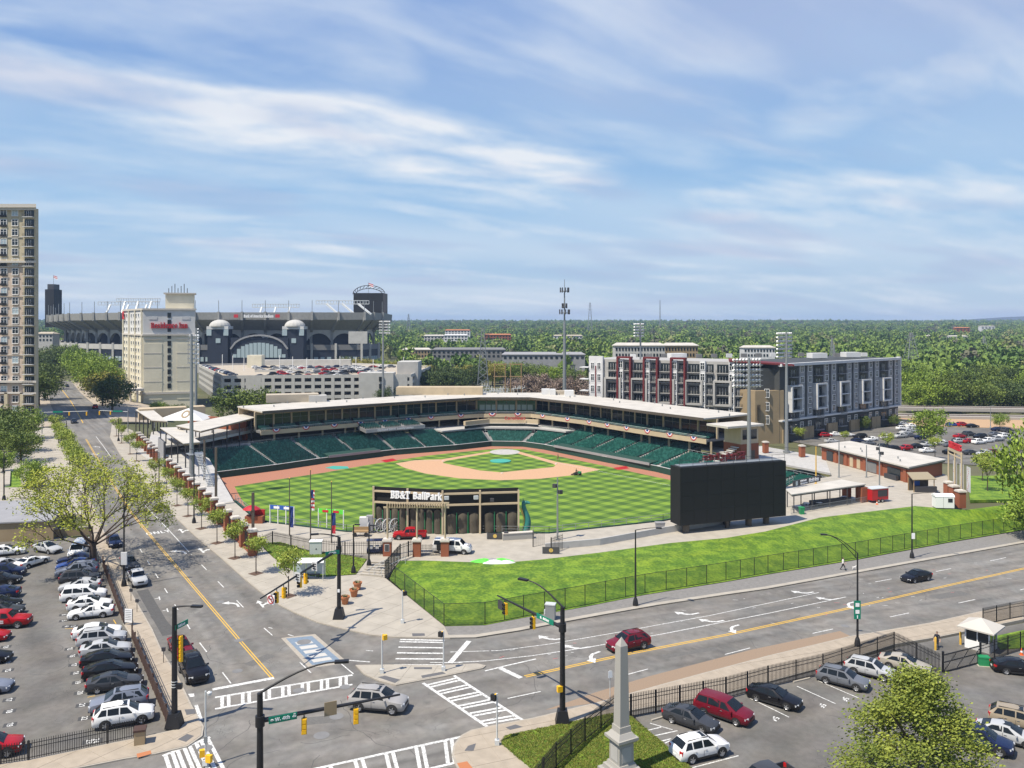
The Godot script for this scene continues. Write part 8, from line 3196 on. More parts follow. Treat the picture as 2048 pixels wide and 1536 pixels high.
	var sb := A(738,611,690.0)
	bx(t,"video_board",Vector3(sb.x,44,sb.z),Vector3(25,30,5),"screen_black")
	bx(t,"video_frame",Vector3(sb.x + 13.6,43,sb.z),Vector3(3.0,31,5.5),"dark_metal")
	for k in 12:
		var a0 := PI*k/12
		var a1 := PI*(k + 1)/12
		var mb := MB.new()
		for ra in [[13.5,7.5],[11.0,4.8]]:
			mb.bar(Vector3(sb.x + cos(a0)*ra[0],58 + sin(a0)*ra[1],sb.z),Vector3(sb.x + cos(a1)*ra[0],58 + sin(a1)*ra[1],sb.z),0.5,0.5)
		mb.bar(Vector3(sb.x + cos(a0)*13.5,58 + sin(a0)*7.5,sb.z),Vector3(sb.x + cos(a1)*11.0,58 + sin(a1)*4.8,sb.z),0.4,0.4)
		part(t,"arch_truss",mb,"dark_metal")
	var lb := A(107,610,790.0)
	bx(t,"video_board",Vector3(lb.x,48,lb.z),Vector3(8.5,36,14),"screen_black")
	bx(t,"board_top",Vector3(lb.x,68.5,lb.z),Vector3(6.0,5.0,10),"dark_metal")
	for q in [[505,598,615,640.0],[632,738,608,640.0],[196,318,610,700.0],[233,320,603,715.0]]:
		var a := A(q[0],q[2],q[3])
		var b := A(q[1],q[2],q[3])
		var mb := MB.new()
		for y in [0.0,2.6]:
			mb.bar(a + Vector3.UP*y,b + Vector3.UP*y,0.8,0.5)
		for k in 19:
			mb.bar(a.lerp(b,k/18.0),a.lerp(b,k/18.0) + Vector3.UP*2.6,0.4,0.4)
		part(t,"light_gantry",mb,"pale_steel")
		for k in 3:
			var c := a.lerp(b,0.2 + 0.3*k)
			mb = MB.new()
			mb.bar(c,Vector3(c.x + (12.0 if q[0] == 632 else 2.0),40.5,c.z + 12.0),1.2,1.2)
			part(t,"gantry_strut",mb,"pale_steel")
	for q in [[107,548,790.0,"red and white flag on the stadium's left board"],[737,566,690.0,"striped flag flying above the arched video board"]]:
		var b := A(q[0],q[1] + 24,q[2])
		var o := thing("flagpole",q[3],"flag",b)
		rod(o,"pole",Vector3.ZERO,Vector3.UP*10.5,0.16,"steel",5)
		var mb := MB.new()
		for k in 4:
			mb.col = Color(0.5,0.03,0.05) if k % 2 == 0 else Color(0.75,0.75,0.75)
			mb.quad(Vector3(0.2,10.0 - k*0.7,0),Vector3(4.2,8.8 - k*0.7,0.8),Vector3(4.2,8.1 - k*0.7,0.8),Vector3(0.2,9.3 - k*0.7,0))
		part(o,"flag",mb,"cloth")
func build_garage() -> void:
	var t := thing("parking_garage","wide pale concrete parking garage with cars on its open roof","parking garage")
	var y := 8.6
	var c := [[-134,382],[-48,392],[-46,470],[-128,520],[-185,488]]
	var core := []
	for v in Geometry2D.offset_polygon(v2s(c),-9.0)[0]:
		core.append([v.x,v.y])
	block(t,"core_wall",core,-4.0,y - 0.4,"grey_concrete")
	for lv in 4:
		block(t,"floor_slab",c,y - 0.4 - 3.2*lv,y - 3.2*lv,"roof_tan" if lv == 0 else "grey_concrete")
	var a := Vector3(-134,0,-382)
	var b := Vector3(-48,0,-392)
	var e := Vector3(-185,0,-488)
	var tr := turn_of(a,b)
	for i in 5:
		var p := Vector3(c[i][0],0,-c[i][1])
		var q := Vector3(c[(i + 1) % 5][0],0,-c[(i + 1) % 5][1])
		for lv in 4:
			var mb := MB.new()
			mb.bar(p + Vector3.UP*(y + 0.35 - 3.2*lv),q + Vector3.UP*(y + 0.35 - 3.2*lv),0.4,1.5)
			part(t,"parapet",mb,"pale_concrete")
		if i == 0 or i == 4:
			var n := int(p.distance_to(q)/4.4)
			for k in n + 1:
				bx(t,"pier",p.lerp(q,float(k)/n) + Vector3.UP*2.2,Vector3(1.5,12.4,0.5),"pale_concrete",turn_of(p,q))
	for s in [[0.12,0.2],[0.74,0.98]]:
		var mb := MB.new()
		mb.bar(a.lerp(b,s[0]) + Vector3.UP*2.4,a.lerp(b,s[1]) + Vector3.UP*2.4,0.46,13.2)
		part(t,"solid_bay",mb,"pale_concrete")
	block(t,"stair_block",[[-72,387.5],[-56,389.4],[-56,398],[-72,396]],-4.0,10.5,"pale_concrete")
	for lv in 3:
		bx(t,"stair_window",Vector3(-61.5,7.6 - 3.4*lv,-388.4),Vector3(2.2,2.2,0.4),"glass_dark",tr)
	block(t,"end_block",[[-56,402],[-46,404],[-46,420],[-56,418]],-4.0,15.0,"pale_concrete")
	for q in [[-128,500,60,6,3.2],[-92,444,40,1.0,1.2],[-120,428,26,1.0,1.2],[-108,470,44,1.0,1.4]]:
		bx(t,"roof_wall",Vector3(q[0],y + q[4]/2,-q[1]),Vector3(q[2],q[4],q[3]),"pale_concrete",tr)
	block(t,"stair_hut",[[-151,470],[-143,471],[-143,477],[-151,476]],y,y + 7.0,"cream")
	for k in 10:
		var p := Vector3(-165 + 12*k,y,-470 + 14*(k % 3) + 4*k)
		rod(t,"roof_lamp",p,p + Vector3.UP*7.5,0.16,"white_metal",5)
	var r := RandomNumberGenerator.new()
	r.seed = 61
	var cols := ["white","silver","black","grey","charcoal","white","silver","red","navy"]
	var rows := [[-176,474,-134,397,22,40],[-120,387,-76,392,10,28],[-118,401,-62,408,12,28],[-122,412,-64,419,13,28],[-132,432,-74,439,13,28],[-140,448,-70,456,15,28],[-146,462,-66,470,16,28]]
	for q in rows:
		for k in q[4]:
			if r.randf() < 0.18:
				continue
			var u: float = (k + 0.5)/q[4]
			var cc: String = cols[r.randi() % cols.size()]
			var kd: String = ["sedan","suv","wagon"][r.randi() % 3]
			car(kd,cc,Vector3(lerpf(q[0],q[2],u),y,-lerpf(q[1],q[3],u)),q[5] + r.randf_range(-3,3),"%s %s parked on the garage roof" % [cc,{"sedan": "sedan","suv": "crossover","wagon": "wagon"}[kd]],"cars on the garage roof",0)
func build_apartments() -> void:
	var t := thing("apartment_block","grey five-storey apartment block with framed balconies and a tan corner","building")
	var a := Vector3(85.0,0,-262)
	var b := Vector3(146.0,0,-312)
	var tr := turn_of(a,b)
	var nf := Vector3(sin(tr),0,cos(tr))
	var f := (b - a).normalized()
	var l := a.distance_to(b)
	block(t,"right_wall",[[a.x,-a.z],[b.x,-b.z],[b.x - 16,-b.z + 20],[a.x - 16,-a.z + 20]],-4.5,20.8,"dark_siding")
	bx(t,"roof_edge",a.lerp(b,0.5) + nf*0.4 + Vector3.UP*20.6,Vector3(l + 1.0,0.9,1.4),"pale_siding",tr)
	bx(t,"floor_edge",a.lerp(b,0.5) + nf*0.5 + Vector3.UP*2.9,Vector3(l + 0.6,0.5,1.4),"pale_siding",tr)
	bx(t,"end_fin",b + nf*0.3 + Vector3.UP*12.0,Vector3(0.7,18.5,1.6),"pale_siding",tr)
	for k in 5:
		var s := 0.06 + k*0.19
		var c := a.lerp(b,s + 0.035)
		for lv in 6:
			balcony(t,c + nf*0.05 + Vector3.UP*(-1.6 + 3.5*lv + (0.6 if lv > 0 else 0.0)),tr,4.4,2.9,1.2,"grey_siding")
		for e in [-2.9,2.9]:
			bx(t,"balcony_frame",c + f*e + nf*0.9 + Vector3.UP*9.6,Vector3(0.6,8.2,1.9),"pale_siding",tr)
		for e in [5.6,9.6,13.7]:
			bx(t,"balcony_frame",c + nf*0.9 + Vector3.UP*e,Vector3(6.4,0.5 if e != 9.6 else 0.3,1.8),"pale_siding",tr)
		for e in [0.1,0.16]:
			var w := a.lerp(b,s + e)
			if s + e > 0.99:
				continue
			bx(t,"siding_strip",w + nf*0.08 + Vector3.UP*11.7,Vector3(3.4,17.2,0.2),"grey_siding",tr)
			for lv in 5:
				win(t,w + nf*0.24 + Vector3.UP*(5.0 + 3.5*lv),tr,1.9,2.2)
			win(t,w + nf*0.1 + Vector3.UP*0.6,tr,1.9,2.2)
		bx(t,"base_pier",a.lerp(b,s - 0.03) + nf*0.4 + Vector3.UP*-2.2,Vector3(3.0,4.4,0.8),"tan_siding",tr)
		bx(t,"base_pier",a.lerp(b,s + 0.12) + nf*0.4 + Vector3.UP*-2.2,Vector3(3.0,4.4,0.8),"tan_siding",tr)
	block(t,"corner_wall",[[76.5,259.5],[86.5,262.5],[82,284],[72,270]],-4.5,12.6,"tan_siding")
	block(t,"corner_top",[[77.5,262],[86,264],[82,284],[73,271]],12.6,19.5,"dark_siding")
	var cr := MB.new()
	cr.hexa([Vector3(70,21.5,-266),Vector3(89,20.4,-260),Vector3(90,20.4,-272),Vector3(74,21.5,-282),Vector3(70,22.0,-266),Vector3(89,20.9,-260),Vector3(90,20.9,-272),Vector3(74,22.0,-282)])
	part(t,"corner_roof",cr,"maroon")
	for k in 3:
		win(t,Vector3(80.5,3.4 + 4.2*k,-260.55),-0.3,1.5,2.8)
	text_fit(t,"sign_letters","C I T Y",Vector3(77.6,5.6,-259.4),1.0,5.0,"trim_black",-0.3,0.3)
	a = Vector3(27.5,0,-291)
	b = Vector3(74.5,0,-266)
	tr = turn_of(a,b)
	nf = Vector3(sin(tr),0,cos(tr))
	f = (b - a).normalized()
	l = a.distance_to(b)
	block(t,"left_wall",[[a.x,-a.z],[b.x,-b.z],[b.x + 12,-b.z + 18],[a.x + 12,-a.z + 18]],-4.5,21.4,"mid_siding")
	bx(t,"end_tower",a + f*2.6 + nf*0.4 + Vector3.UP*8.9,Vector3(5.2,27,1.2),"pale_siding",tr)
	for k in 5:
		for s in [1.4,3.8]:
			win(t,a + f*s + nf*1.05 + Vector3.UP*(3.0 + 4.0*k),tr,1.3,2.4)
		bx(t,"end_balcony",a + f*-1.6 + Vector3.UP*(2.0 + 4.1*k),Vector3(3.2,0.3,3.6),"pale_siding",tr)
	bx(t,"tower_stripe",a + f*2.6 + nf*1.05 + Vector3.UP*8.0,Vector3(0.4,22,0.2),"maroon",tr)
	for k in 5:
		var s := 0.15 + k*0.178
		var c := a.lerp(b,s + 0.02)
		for lv in 6:
			balcony(t,c + nf*0.05 + Vector3.UP*(-0.4 + 3.6*lv),tr,4.6,3.0,1.2,"mid_siding")
		for e in [-2.7,2.7]:
			bx(t,"balcony_frame",c + f*e + nf*0.9 + Vector3.UP*11.0,Vector3(0.7,7.8,1.9),"mid_siding",tr)
		for e in [7.2,14.9]:
			bx(t,"balcony_frame",c + nf*0.9 + Vector3.UP*e,Vector3(6.1,0.6,1.8),"mid_siding",tr)
		if k < 5:
			var m := a.lerp(b,s + 0.1)
			if k < 3:
				for e in [-2.4,2.2]:
					bx(t,"maroon_fin",m + f*e + nf*1.0 + Vector3.UP*9.5,Vector3(0.6,25.4,2.0),"maroon",tr)
				bx(t,"maroon_cap",m + nf*1.0 + Vector3.UP*22.2,Vector3(5.2,0.6,2.0),"maroon",tr)
			bx(t,"white_bay",m + f*-1.4 + nf*0.6 + Vector3.UP*9.5,Vector3(1.8,24,1.2),"pale_siding",tr)
			for lv in 6:
				win(t,m + f*-1.4 + nf*1.25 + Vector3.UP*(1.8 + 3.6*lv),tr,1.5,2.4)
				balcony(t,m + f*0.9 + nf*0.05 + Vector3.UP*(-0.4 + 3.6*lv),tr,2.4,3.0,1.0,"mid_siding")
	for k in 16:
		var p := Vector3(44 + 6.0*k,21.4,-300 - 2.0*(k % 4) - (0 if k < 8 else 8))
		bx(t,"rooftop_unit",p + Vector3.UP*0.6,Vector3(2.0,1.4,1.4),"dark_concrete" if k % 3 else "white_wall")
	for q in [[112,303],[128,312],[60,300]]:
		bx(t,"stair_hut",Vector3(q[0],22.1,-q[1]),Vector3(6,1.8,4),"white_wall",0.2)
func build_far() -> void:
	var far := [[1230,1330,692,712,420.0,"pale_concrete","roof_white","long white apartment building beyond the red and grey block"],[1330,1396,692,712,430.0,"tan_siding","roof_white","tan and white apartment building at the end of the white one"],[1488,1550,696,714,520.0,"pale_siding","roof_white","pale building with gabled ends behind the grey apartments"],[890,940,661,672,1150.0,"white_wall","terracotta","brick and white school building far off in the woods"],[848,888,672,681,1000.0,"pale_concrete","roof_white","white flat building among the far trees"],[888,935,671,683,980.0,"white_wall","pale_siding","white building with dark window bands among the far trees"],[968,1022,670,682,1050.0,"brick","terracotta","red-roofed building in the far woods"],[1108,1165,672,680,1100.0,"pale_siding","roof_tan","low pale row of houses in the far woods"],[805,860,700,722,640.0,"tan_siding","roof_white","tan warehouse with a white roof beside the stadium"],[865,1010,700,712,620.0,"dark_concrete","dark_concrete","long dark railway shed behind the substation trees"],[1005,1170,710,720,520.0,"grey_siding","grey_siding","long grey shed with a ridged metal roof"],[1912,1940,656,668,1500.0,"brick","terracotta","brown brick tower block on the far right skyline"],[1858,1890,672,680,1200.0,"white_wall","roof_white","small white building among trees at the far right"],[1900,1935,673,680,1250.0,"white_wall","roof_white","white sheds among trees at the far right"],[1962,1990,653,658,1900.0,"white_wall","roof_white","long white roof on the far right horizon"],[1995,2070,757,778,480.0,"dark_siding","dark_siding","dark grey building beyond the tracks"],[70,105,668,690,640.0,"grey_concrete","roof_tan","low grey building left of the stadium"]]
	for q in far:
		var d: float = q[4]
		var a := A(q[0],q[2],d)
		var b := A(q[1],q[3],d)
		var t := thing("far_building",q[7],"building")
		var dp := maxf(10.0,(b.x - a.x)*0.35)
		var g := minf(b.y,hg(a.x,d)) - 3.0
		bx(t,"wall",Vector3((a.x + b.x)/2,(a.y + g)/2,-d - dp/2),Vector3(b.x - a.x,a.y - g,dp),q[5])
		var mb := MB.new()
		mb.hexa([Vector3(a.x - 0.5,a.y,-d + 0.5),Vector3(b.x + 0.5,a.y,-d + 0.5),Vector3(b.x + 0.5,a.y,-d - dp - 0.5),Vector3(a.x - 0.5,a.y,-d - dp - 0.5),Vector3(a.x - 0.5,a.y + 0.4,-d + 0.5),Vector3(b.x + 0.5,a.y + 0.4,-d + 0.5),Vector3(b.x - 1.5,a.y + 1.6,-d - dp*0.6),Vector3(a.x + 1.5,a.y + 1.6,-d - dp*0.6)])
		part(t,"roof",mb,q[6])
		var n := clampi(int((q[1] - q[0])/6.0),3,16)
		for k in n:
			for lv in (2 if a.y - b.y > 3.5 else 1):
				bx(t,"window",Vector3(lerpf(a.x,b.x,(k + 0.5)/n),a.y - 1.6 - lv*3.0,-d + 0.08),Vector3((b.x - a.x)/n*0.5,1.5,0.2),"glass_dark")
	var t := thing("cell_tower","tall grey cell tower with two rings of antennas","cell tower",Vector3((1129.0 - CX)/F*340.0,-4,-340))
	var mb := MB.new()
	mb.tube(Vector3.ZERO,Vector3.UP*38,0.9,0.5,12)
	mb.tube(Vector3.UP*38,Vector3.UP*51,0.36,0.25,10)
	mb.tube(Vector3.UP*51,Vector3.UP*56,0.14,0.1,6)
	part(t,"mast",mb,"steel")
	for q in [[42.0,2.1],[51.0,1.8],[44.5,1.0]]:
		mb = MB.new()
		mb.tube(Vector3.UP*q[0],Vector3.UP*(q[0] + 0.3),q[1],q[1],10)
		part(t,"platform",mb,"steel")
		for k in 9:
			var a0 := TAU*k/9
			bx(t,"antenna",Vector3(cos(a0)*q[1],q[0] + 0.6,sin(a0)*q[1]),Vector3(0.35,2.0,0.25),"dark_metal",-a0)
	for q in [[966,770,655,400.0,2.6,"steel lattice pylon standing in the substation"],[1180,660,605,1500.0,4.0,"twin lattice radio mast on the horizon"],[1320,668,600,2200.0,1.6,"thin radio mast on the horizon behind the woods"],[1822,718,665,520.0,3.4,"lattice pylon among the trees behind the tracks"],[1664,720,676,480.0,1.2,"slim lattice mast behind the grey apartments"],[1668,720,690,470.0,0.8,"thin twin pole behind the grey apartments"],[1968,700,672,700.0,2.0,"small pylon among the trees at the far right"],[817,660,628,1300.0,2.5,"small water tank mast on the horizon by the stadium"]]:
		var d: float = q[3]
		var p := Vector3((q[0] - CX)/F*d,HC - (q[1] - CY)/F*d,-d)
		var h: float = (q[1] - q[2])/F*d
		var o := thing("lattice_mast",q[5],"mast",p)
		var w: float = q[4]
		for s in [[-1,-1],[1,-1],[1,1],[-1,1]]:
			var leg := MB.new()
			var th := 0.1 + d*0.00025
			leg.bar(Vector3(s[0]*w,0,s[1]*w),Vector3(s[0]*w*0.18,h,s[1]*w*0.18),th,th)
			part(o,"leg",leg,"steel")
		mb = MB.new()
		for k in 9:
			var u0 := k/9.0
			var u1 := (k + 1)/9.0
			var w0 := w*lerpf(1,0.18,u0)
			var w1 := w*lerpf(1,0.18,u1)
			for z in [-1,1]:
				mb.bar(Vector3(-w0,h*u0,w0*z),Vector3(w1,h*u1,w1*z),0.12,0.12)
				mb.bar(Vector3(w0,h*u0,w0*z),Vector3(-w1,h*u1,w1*z),0.12,0.12)
		part(o,"bracing",mb,"steel")
		if w > 2.0:
			for u in [0.75,0.88]:
				bx(o,"crossarm",Vector3(0,h*u,0),Vector3(w*2.4,0.25,0.25),"steel")
	var g := RandomNumberGenerator.new()
	g.seed = 17
	for k in 34:
		var d := g.randf_range(345,400)
		var x := (g.randf_range(905,1045) - CX)/F*d
		t = thing("substation_frame","grey steel frame with insulators in the substation behind the stands","frame",Vector3(x,-4,-d),0.0,"substation frames")
		var h := g.randf_range(4.5,8.5)
		for s in [-2.0,2.0]:
			rod(t,"post",Vector3(s,0,0),Vector3(s,h,0),0.12,"pale_steel",5)
		bx(t,"beam",Vector3(0,h,0),Vector3(4.6,0.3,0.3),"pale_steel")
		for s in [-1.2,0.0,1.2]:
			rod(t,"insulator",Vector3(s,h,0.2),Vector3(s,h + 1.2,0.2),0.16,"white_wall",6)
	for q in [[1000,770,724,0],[1032,790,732,1]]:
		t = thing("timber_gantry",["tall wooden gantry over the substation yard","tall wooden gantry with a diagonal brace over the substation"][q[3]],"gantry",Vector3((q[0] - CX)/F*370.0,-4,-370))
		for s in [-2.4,2.4]:
			rod(t,"post",Vector3(s,0,0),Vector3(s,20,0),0.22,"wood",6)
		bx(t,"beam",Vector3(0,19.5,0),Vector3(6,0.4,0.4),"wood")
		bx(t,"beam",Vector3(0,14,0),Vector3(6,0.4,0.4),"wood")
	mb = MB.new()
	for s in 2:
		var y0 := -3.6 + 2.2*s
		var ra := Vector3(118,y0,-338.0 - 12*s)
		var rb := Vector3(260,y0,-318.0 - 12*s)
		mb.bar(ra,rb,9.0,1.4)
	struct("railway_bed",mb,"gravel")
	for s in 4:
		t = thing("rail_track","rusty rail on the ballast behind the back parking lot","rail",Vector3.ZERO,0.0,"rails behind the back lot")
		mb = MB.new()
		var y0 := -2.82 + 2.2*(s/2)
		mb.bar(Vector3(118,y0,-337 - 12*(s/2) - 1.5*(s % 2)),Vector3(260,y0,-317 - 12*(s/2) - 1.5*(s % 2)),0.16,0.18)
		part(t,"rail",mb,"rust_fence")
	mb = MB.new()
	drape(mb,PackedVector2Array([Vector2(118,-310),Vector2(118,-334),Vector2(262,-314),Vector2(240,-284)]),0.1)
	struct("dirt_bank",mb,"red_gravel")
	mb = MB.new()
	for k in 24:
		var h0 := 110.0 + 60.0*sin(PI*k/24.0)
		var h1 := 110.0 + 60.0*sin(PI*(k + 1)/24.0)
		mb.quad(Vector3(3900 + k*60,0,-7000),Vector3(3960 + k*60,0,-7000),Vector3(3960 + k*60,h1*0.55,-7150),Vector3(3900 + k*60,h0*0.55,-7150))
	struct("hill_ridge",mb,"dark_siding")
# ---------------------------------------------------------------- people
func figure(bones: Array,cell: float) -> MB:
	var lo := Vector3(9,9,9)
	var hi := -lo
	for b in bones:
		for e in [[b[0],b[2]],[b[1],b[3]]]:
			lo = lo.min(e[0] - Vector3.ONE*(e[1] + cell*2))
			hi = hi.max(e[0] + Vector3.ONE*(e[1] + cell*2))
	var n := Vector3i(((hi - lo)/cell).ceil()) + Vector3i.ONE
	var val := PackedFloat32Array()
	val.resize(n.x*n.y*n.z)
	for b in bones:
		var pad: float = maxf(b[2],b[3]) + 0.1
		var i0 := Vector3i(((b[0].min(b[1]) - Vector3.ONE*pad - lo)/cell).floor()).clamp(Vector3i.ZERO,n - Vector3i.ONE)
		var i1 := Vector3i(((b[0].max(b[1]) + Vector3.ONE*pad - lo)/cell).ceil()).clamp(Vector3i.ZERO,n - Vector3i.ONE)
		var ab: Vector3 = b[1] - b[0]
		var inv := 1.0/maxf(ab.length_squared(),1e-6)
		for z in range(i0.z,i1.z + 1):
			for y in range(i0.y,i1.y + 1):
				for x in range(i0.x,i1.x + 1):
					var p: Vector3 = lo + Vector3(x,y,z)*cell - b[0]
					var t := clampf(p.dot(ab)*inv,0,1)
					var d: float = (p - ab*t).length() - lerpf(b[2],b[3],t)
					val[(z*n.y + y)*n.x + x] += exp(-d*55.0)
	for i in val.size():
		val[i] = -log(maxf(val[i],1e-30))/55.0
	var mb := MB.new()
	var vid := {}
	var ix := func(x: int,y: int,z: int) -> int: return (z*n.y + y)*n.x + x
	for z in n.z - 1:
		for y in n.y - 1:
			for x in n.x - 1:
				if absf(val[ix.call(x,y,z)]) > cell*2.0:
					continue
				var sum := Vector3.ZERO
				var k := 0
				for e in [[0,0,0,1,0,0],[0,1,0,1,1,0],[0,0,1,1,0,1],[0,1,1,1,1,1],[0,0,0,0,1,0],[1,0,0,1,1,0],[0,0,1,0,1,1],[1,0,1,1,1,1],[0,0,0,0,0,1],[1,0,0,1,0,1],[0,1,0,0,1,1],[1,1,0,1,1,1]]:
					var a := val[ix.call(x + e[0],y + e[1],z + e[2])]
					var b := val[ix.call(x + e[3],y + e[4],z + e[5])]
					if (a < 0) != (b < 0):
						sum += Vector3(e[0],e[1],e[2]).lerp(Vector3(e[3],e[4],e[5]),a/(a - b))
						k += 1
				if k > 0:
					vid[Vector3i(x,y,z)] = lo + (Vector3(x,y,z) + sum/k)*cell
	for key in vid:
		var c: Vector3i = key
		for ax in 3:
			var u := Vector3i.ZERO
			u[ax] = 1
			var a := val[ix.call(c.x,c.y,c.z)]
			var b := val[ix.call(c.x + u.x,c.y + u.y,c.z + u.z)]
			if (a < 0) == (b < 0):
				continue
			var s1 := Vector3i.ZERO
			var s2 := Vector3i.ZERO
			s1[(ax + 1) % 3] = -1
			s2[(ax + 2) % 3] = -1
			if not (vid.has(c + s1) and vid.has(c + s2) and vid.has(c + s1 + s2)):
				continue
			var q := [vid[c],vid[c + s1],vid[c + s1 + s2],vid[c + s2]]
			var m: Vector3 = (q[0] + q[2])/2
			var best := 1e9
			for bn in bones:
				var ab: Vector3 = bn[1] - bn[0]
				var t := clampf((m - bn[0]).dot(ab)/maxf(ab.length_squared(),1e-6),0,1)
				var d: float = (m - bn[0] - ab*t).length() - lerpf(bn[2],bn[3],t)
				if d < best:
					best = d
					mb.col = bn[4]
			if a < 0:
				mb.quad(q[3],q[2],q[1],q[0])
			else:
				mb.quad(q[0],q[1],q[2],q[3])
	return mb.smooth(0.0)
func person(label: String,at: Vector3,turn: float,pose: String,shirt: Color,pants: Color,skin: Color,hair: Color) -> Node3D:
	var t := thing("person",label,"person",at,turn)
	var hip := Vector3(0,0.93,0)
	var lean := 0.0
	var feet := [Vector3(-0.1,0.05,0.02),Vector3(0.1,0.05,0.0)]
	var hands := [Vector3(-0.3,0.85,0.08),Vector3(0.3,0.85,0.08)]
	var knee := 0.03
	if pose == "walk":
		feet = [Vector3(-0.09,0.05,0.32),Vector3(0.09,0.07,-0.34)]
		hands = [Vector3(-0.26,0.98,0.2),Vector3(0.26,1.0,0.36)]
	elif pose == "sit":
		hip = Vector3(0,0.72,-0.05)
		feet = [Vector3(-0.16,0.34,0.5),Vector3(0.16,0.34,0.5)]
		hands = [Vector3(-0.16,1.0,0.42),Vector3(0.16,1.0,0.42)]
		knee = 0.26
	elif pose == "rake":
		lean = 0.2
		hands = [Vector3(-0.12,1.0,0.42),Vector3(0.16,1.15,0.34)]
	var ch := hip + Vector3(0,0.45,lean)
	var nk := ch + Vector3(0,0.13,lean*0.3)
	var hd := nk + Vector3(0,0.17,0.03)
	var b := [[hip + Vector3(0,0.02,0),hip + Vector3(0,0.2,lean*0.4),0.15,0.13,shirt],[hip + Vector3(0,0.2,lean*0.4),ch,0.13,0.15,shirt],[ch + Vector3(-0.13,0.04,0),ch + Vector3(0.13,0.04,0),0.09,0.09,shirt],[nk - Vector3(0,0.06,0),nk + Vector3(0,0.08,0.01),0.055,0.05,skin],[hd - Vector3(0,0.04,-0.02),hd + Vector3(0,0.06,-0.01),0.075,0.095,skin],[hd + Vector3(0,0.0,0.1),hd + Vector3(0,-0.025,0.115),0.014,0.018,skin],[hd + Vector3(-0.09,0,0),hd + Vector3(-0.1,0.02,0),0.02,0.02,skin],[hd + Vector3(0.09,0,0),hd + Vector3(0.1,0.02,0),0.02,0.02,skin]]
	for s in 2:
		var sg := -1.0 if s == 0 else 1.0
		var h0 := hip + Vector3(sg*0.09,-0.02,0)
		var kn: Vector3 = (h0 + feet[s])*0.5 + Vector3(0,knee,0.05 + knee*0.6)
		b.append([h0,kn,0.1,0.07,pants])
		b.append([kn,feet[s] + Vector3(0,0.05,0),0.07,0.045,pants])
		b.append([feet[s] + Vector3(0,0,-0.05),feet[s] + Vector3(0,-0.005,0.15),0.05,0.042,Color(0.02,0.02,0.02)])
		var sh := ch + Vector3(sg*0.2,0.04,0)
		var el: Vector3 = (sh + hands[s])*0.5 + Vector3(sg*0.06,-0.05,-0.06)
		b.append([sh,el,0.058,0.045,shirt])
		b.append([el,hands[s],0.042,0.03,skin])
		var f: Vector3 = (hands[s] - el).normalized()
		b.append([hands[s],hands[s] + f*0.07,0.034,0.03,skin])
		var side := f.cross(Vector3(0,0,1) if absf(f.z) < 0.8 else Vector3.UP).normalized()
		for k in 4:
			b.append([hands[s] + f*0.08 + side*(k - 1.5)*0.02,hands[s] + f*(0.14 + 0.012*(1.5 - absf(k - 1.3))) + side*(k - 1.5)*0.02 + Vector3(0,0,0.02),0.0095,0.008,skin])
		b.append([hands[s] + f*0.03 + side*0.035,hands[s] + f*0.08 + side*0.065,0.011,0.009,skin])
	var mb := figure(b,0.03)
	part(t,"body",mb,"cloth")
	var cap := MB.new()
	cap.col = hair
	cap.lathe([Vector2(0.108,-0.02),Vector2(0.106,0.06),Vector2(0.075,0.125),Vector2(0,0.15)],12,hd + Vector3(0,0.01,-0.02))
	part(t,"hair",cap.smooth(0.3),"cloth")
	for s in [-0.035,0.035]:
		var e := MB.new()
		e.col = Color(0.01,0.01,0.01)
		e.box(hd + Vector3(s,0.015,0.092),Vector3(0.022,0.012,0.01))
		part(t,"eye",e,"cloth")
	var mo := MB.new()
	mo.col = Color(0.25,0.08,0.07)
	mo.box(hd + Vector3(0,-0.06,0.088),Vector3(0.045,0.01,0.01))
	part(t,"mouth",mo,"cloth")
	return t
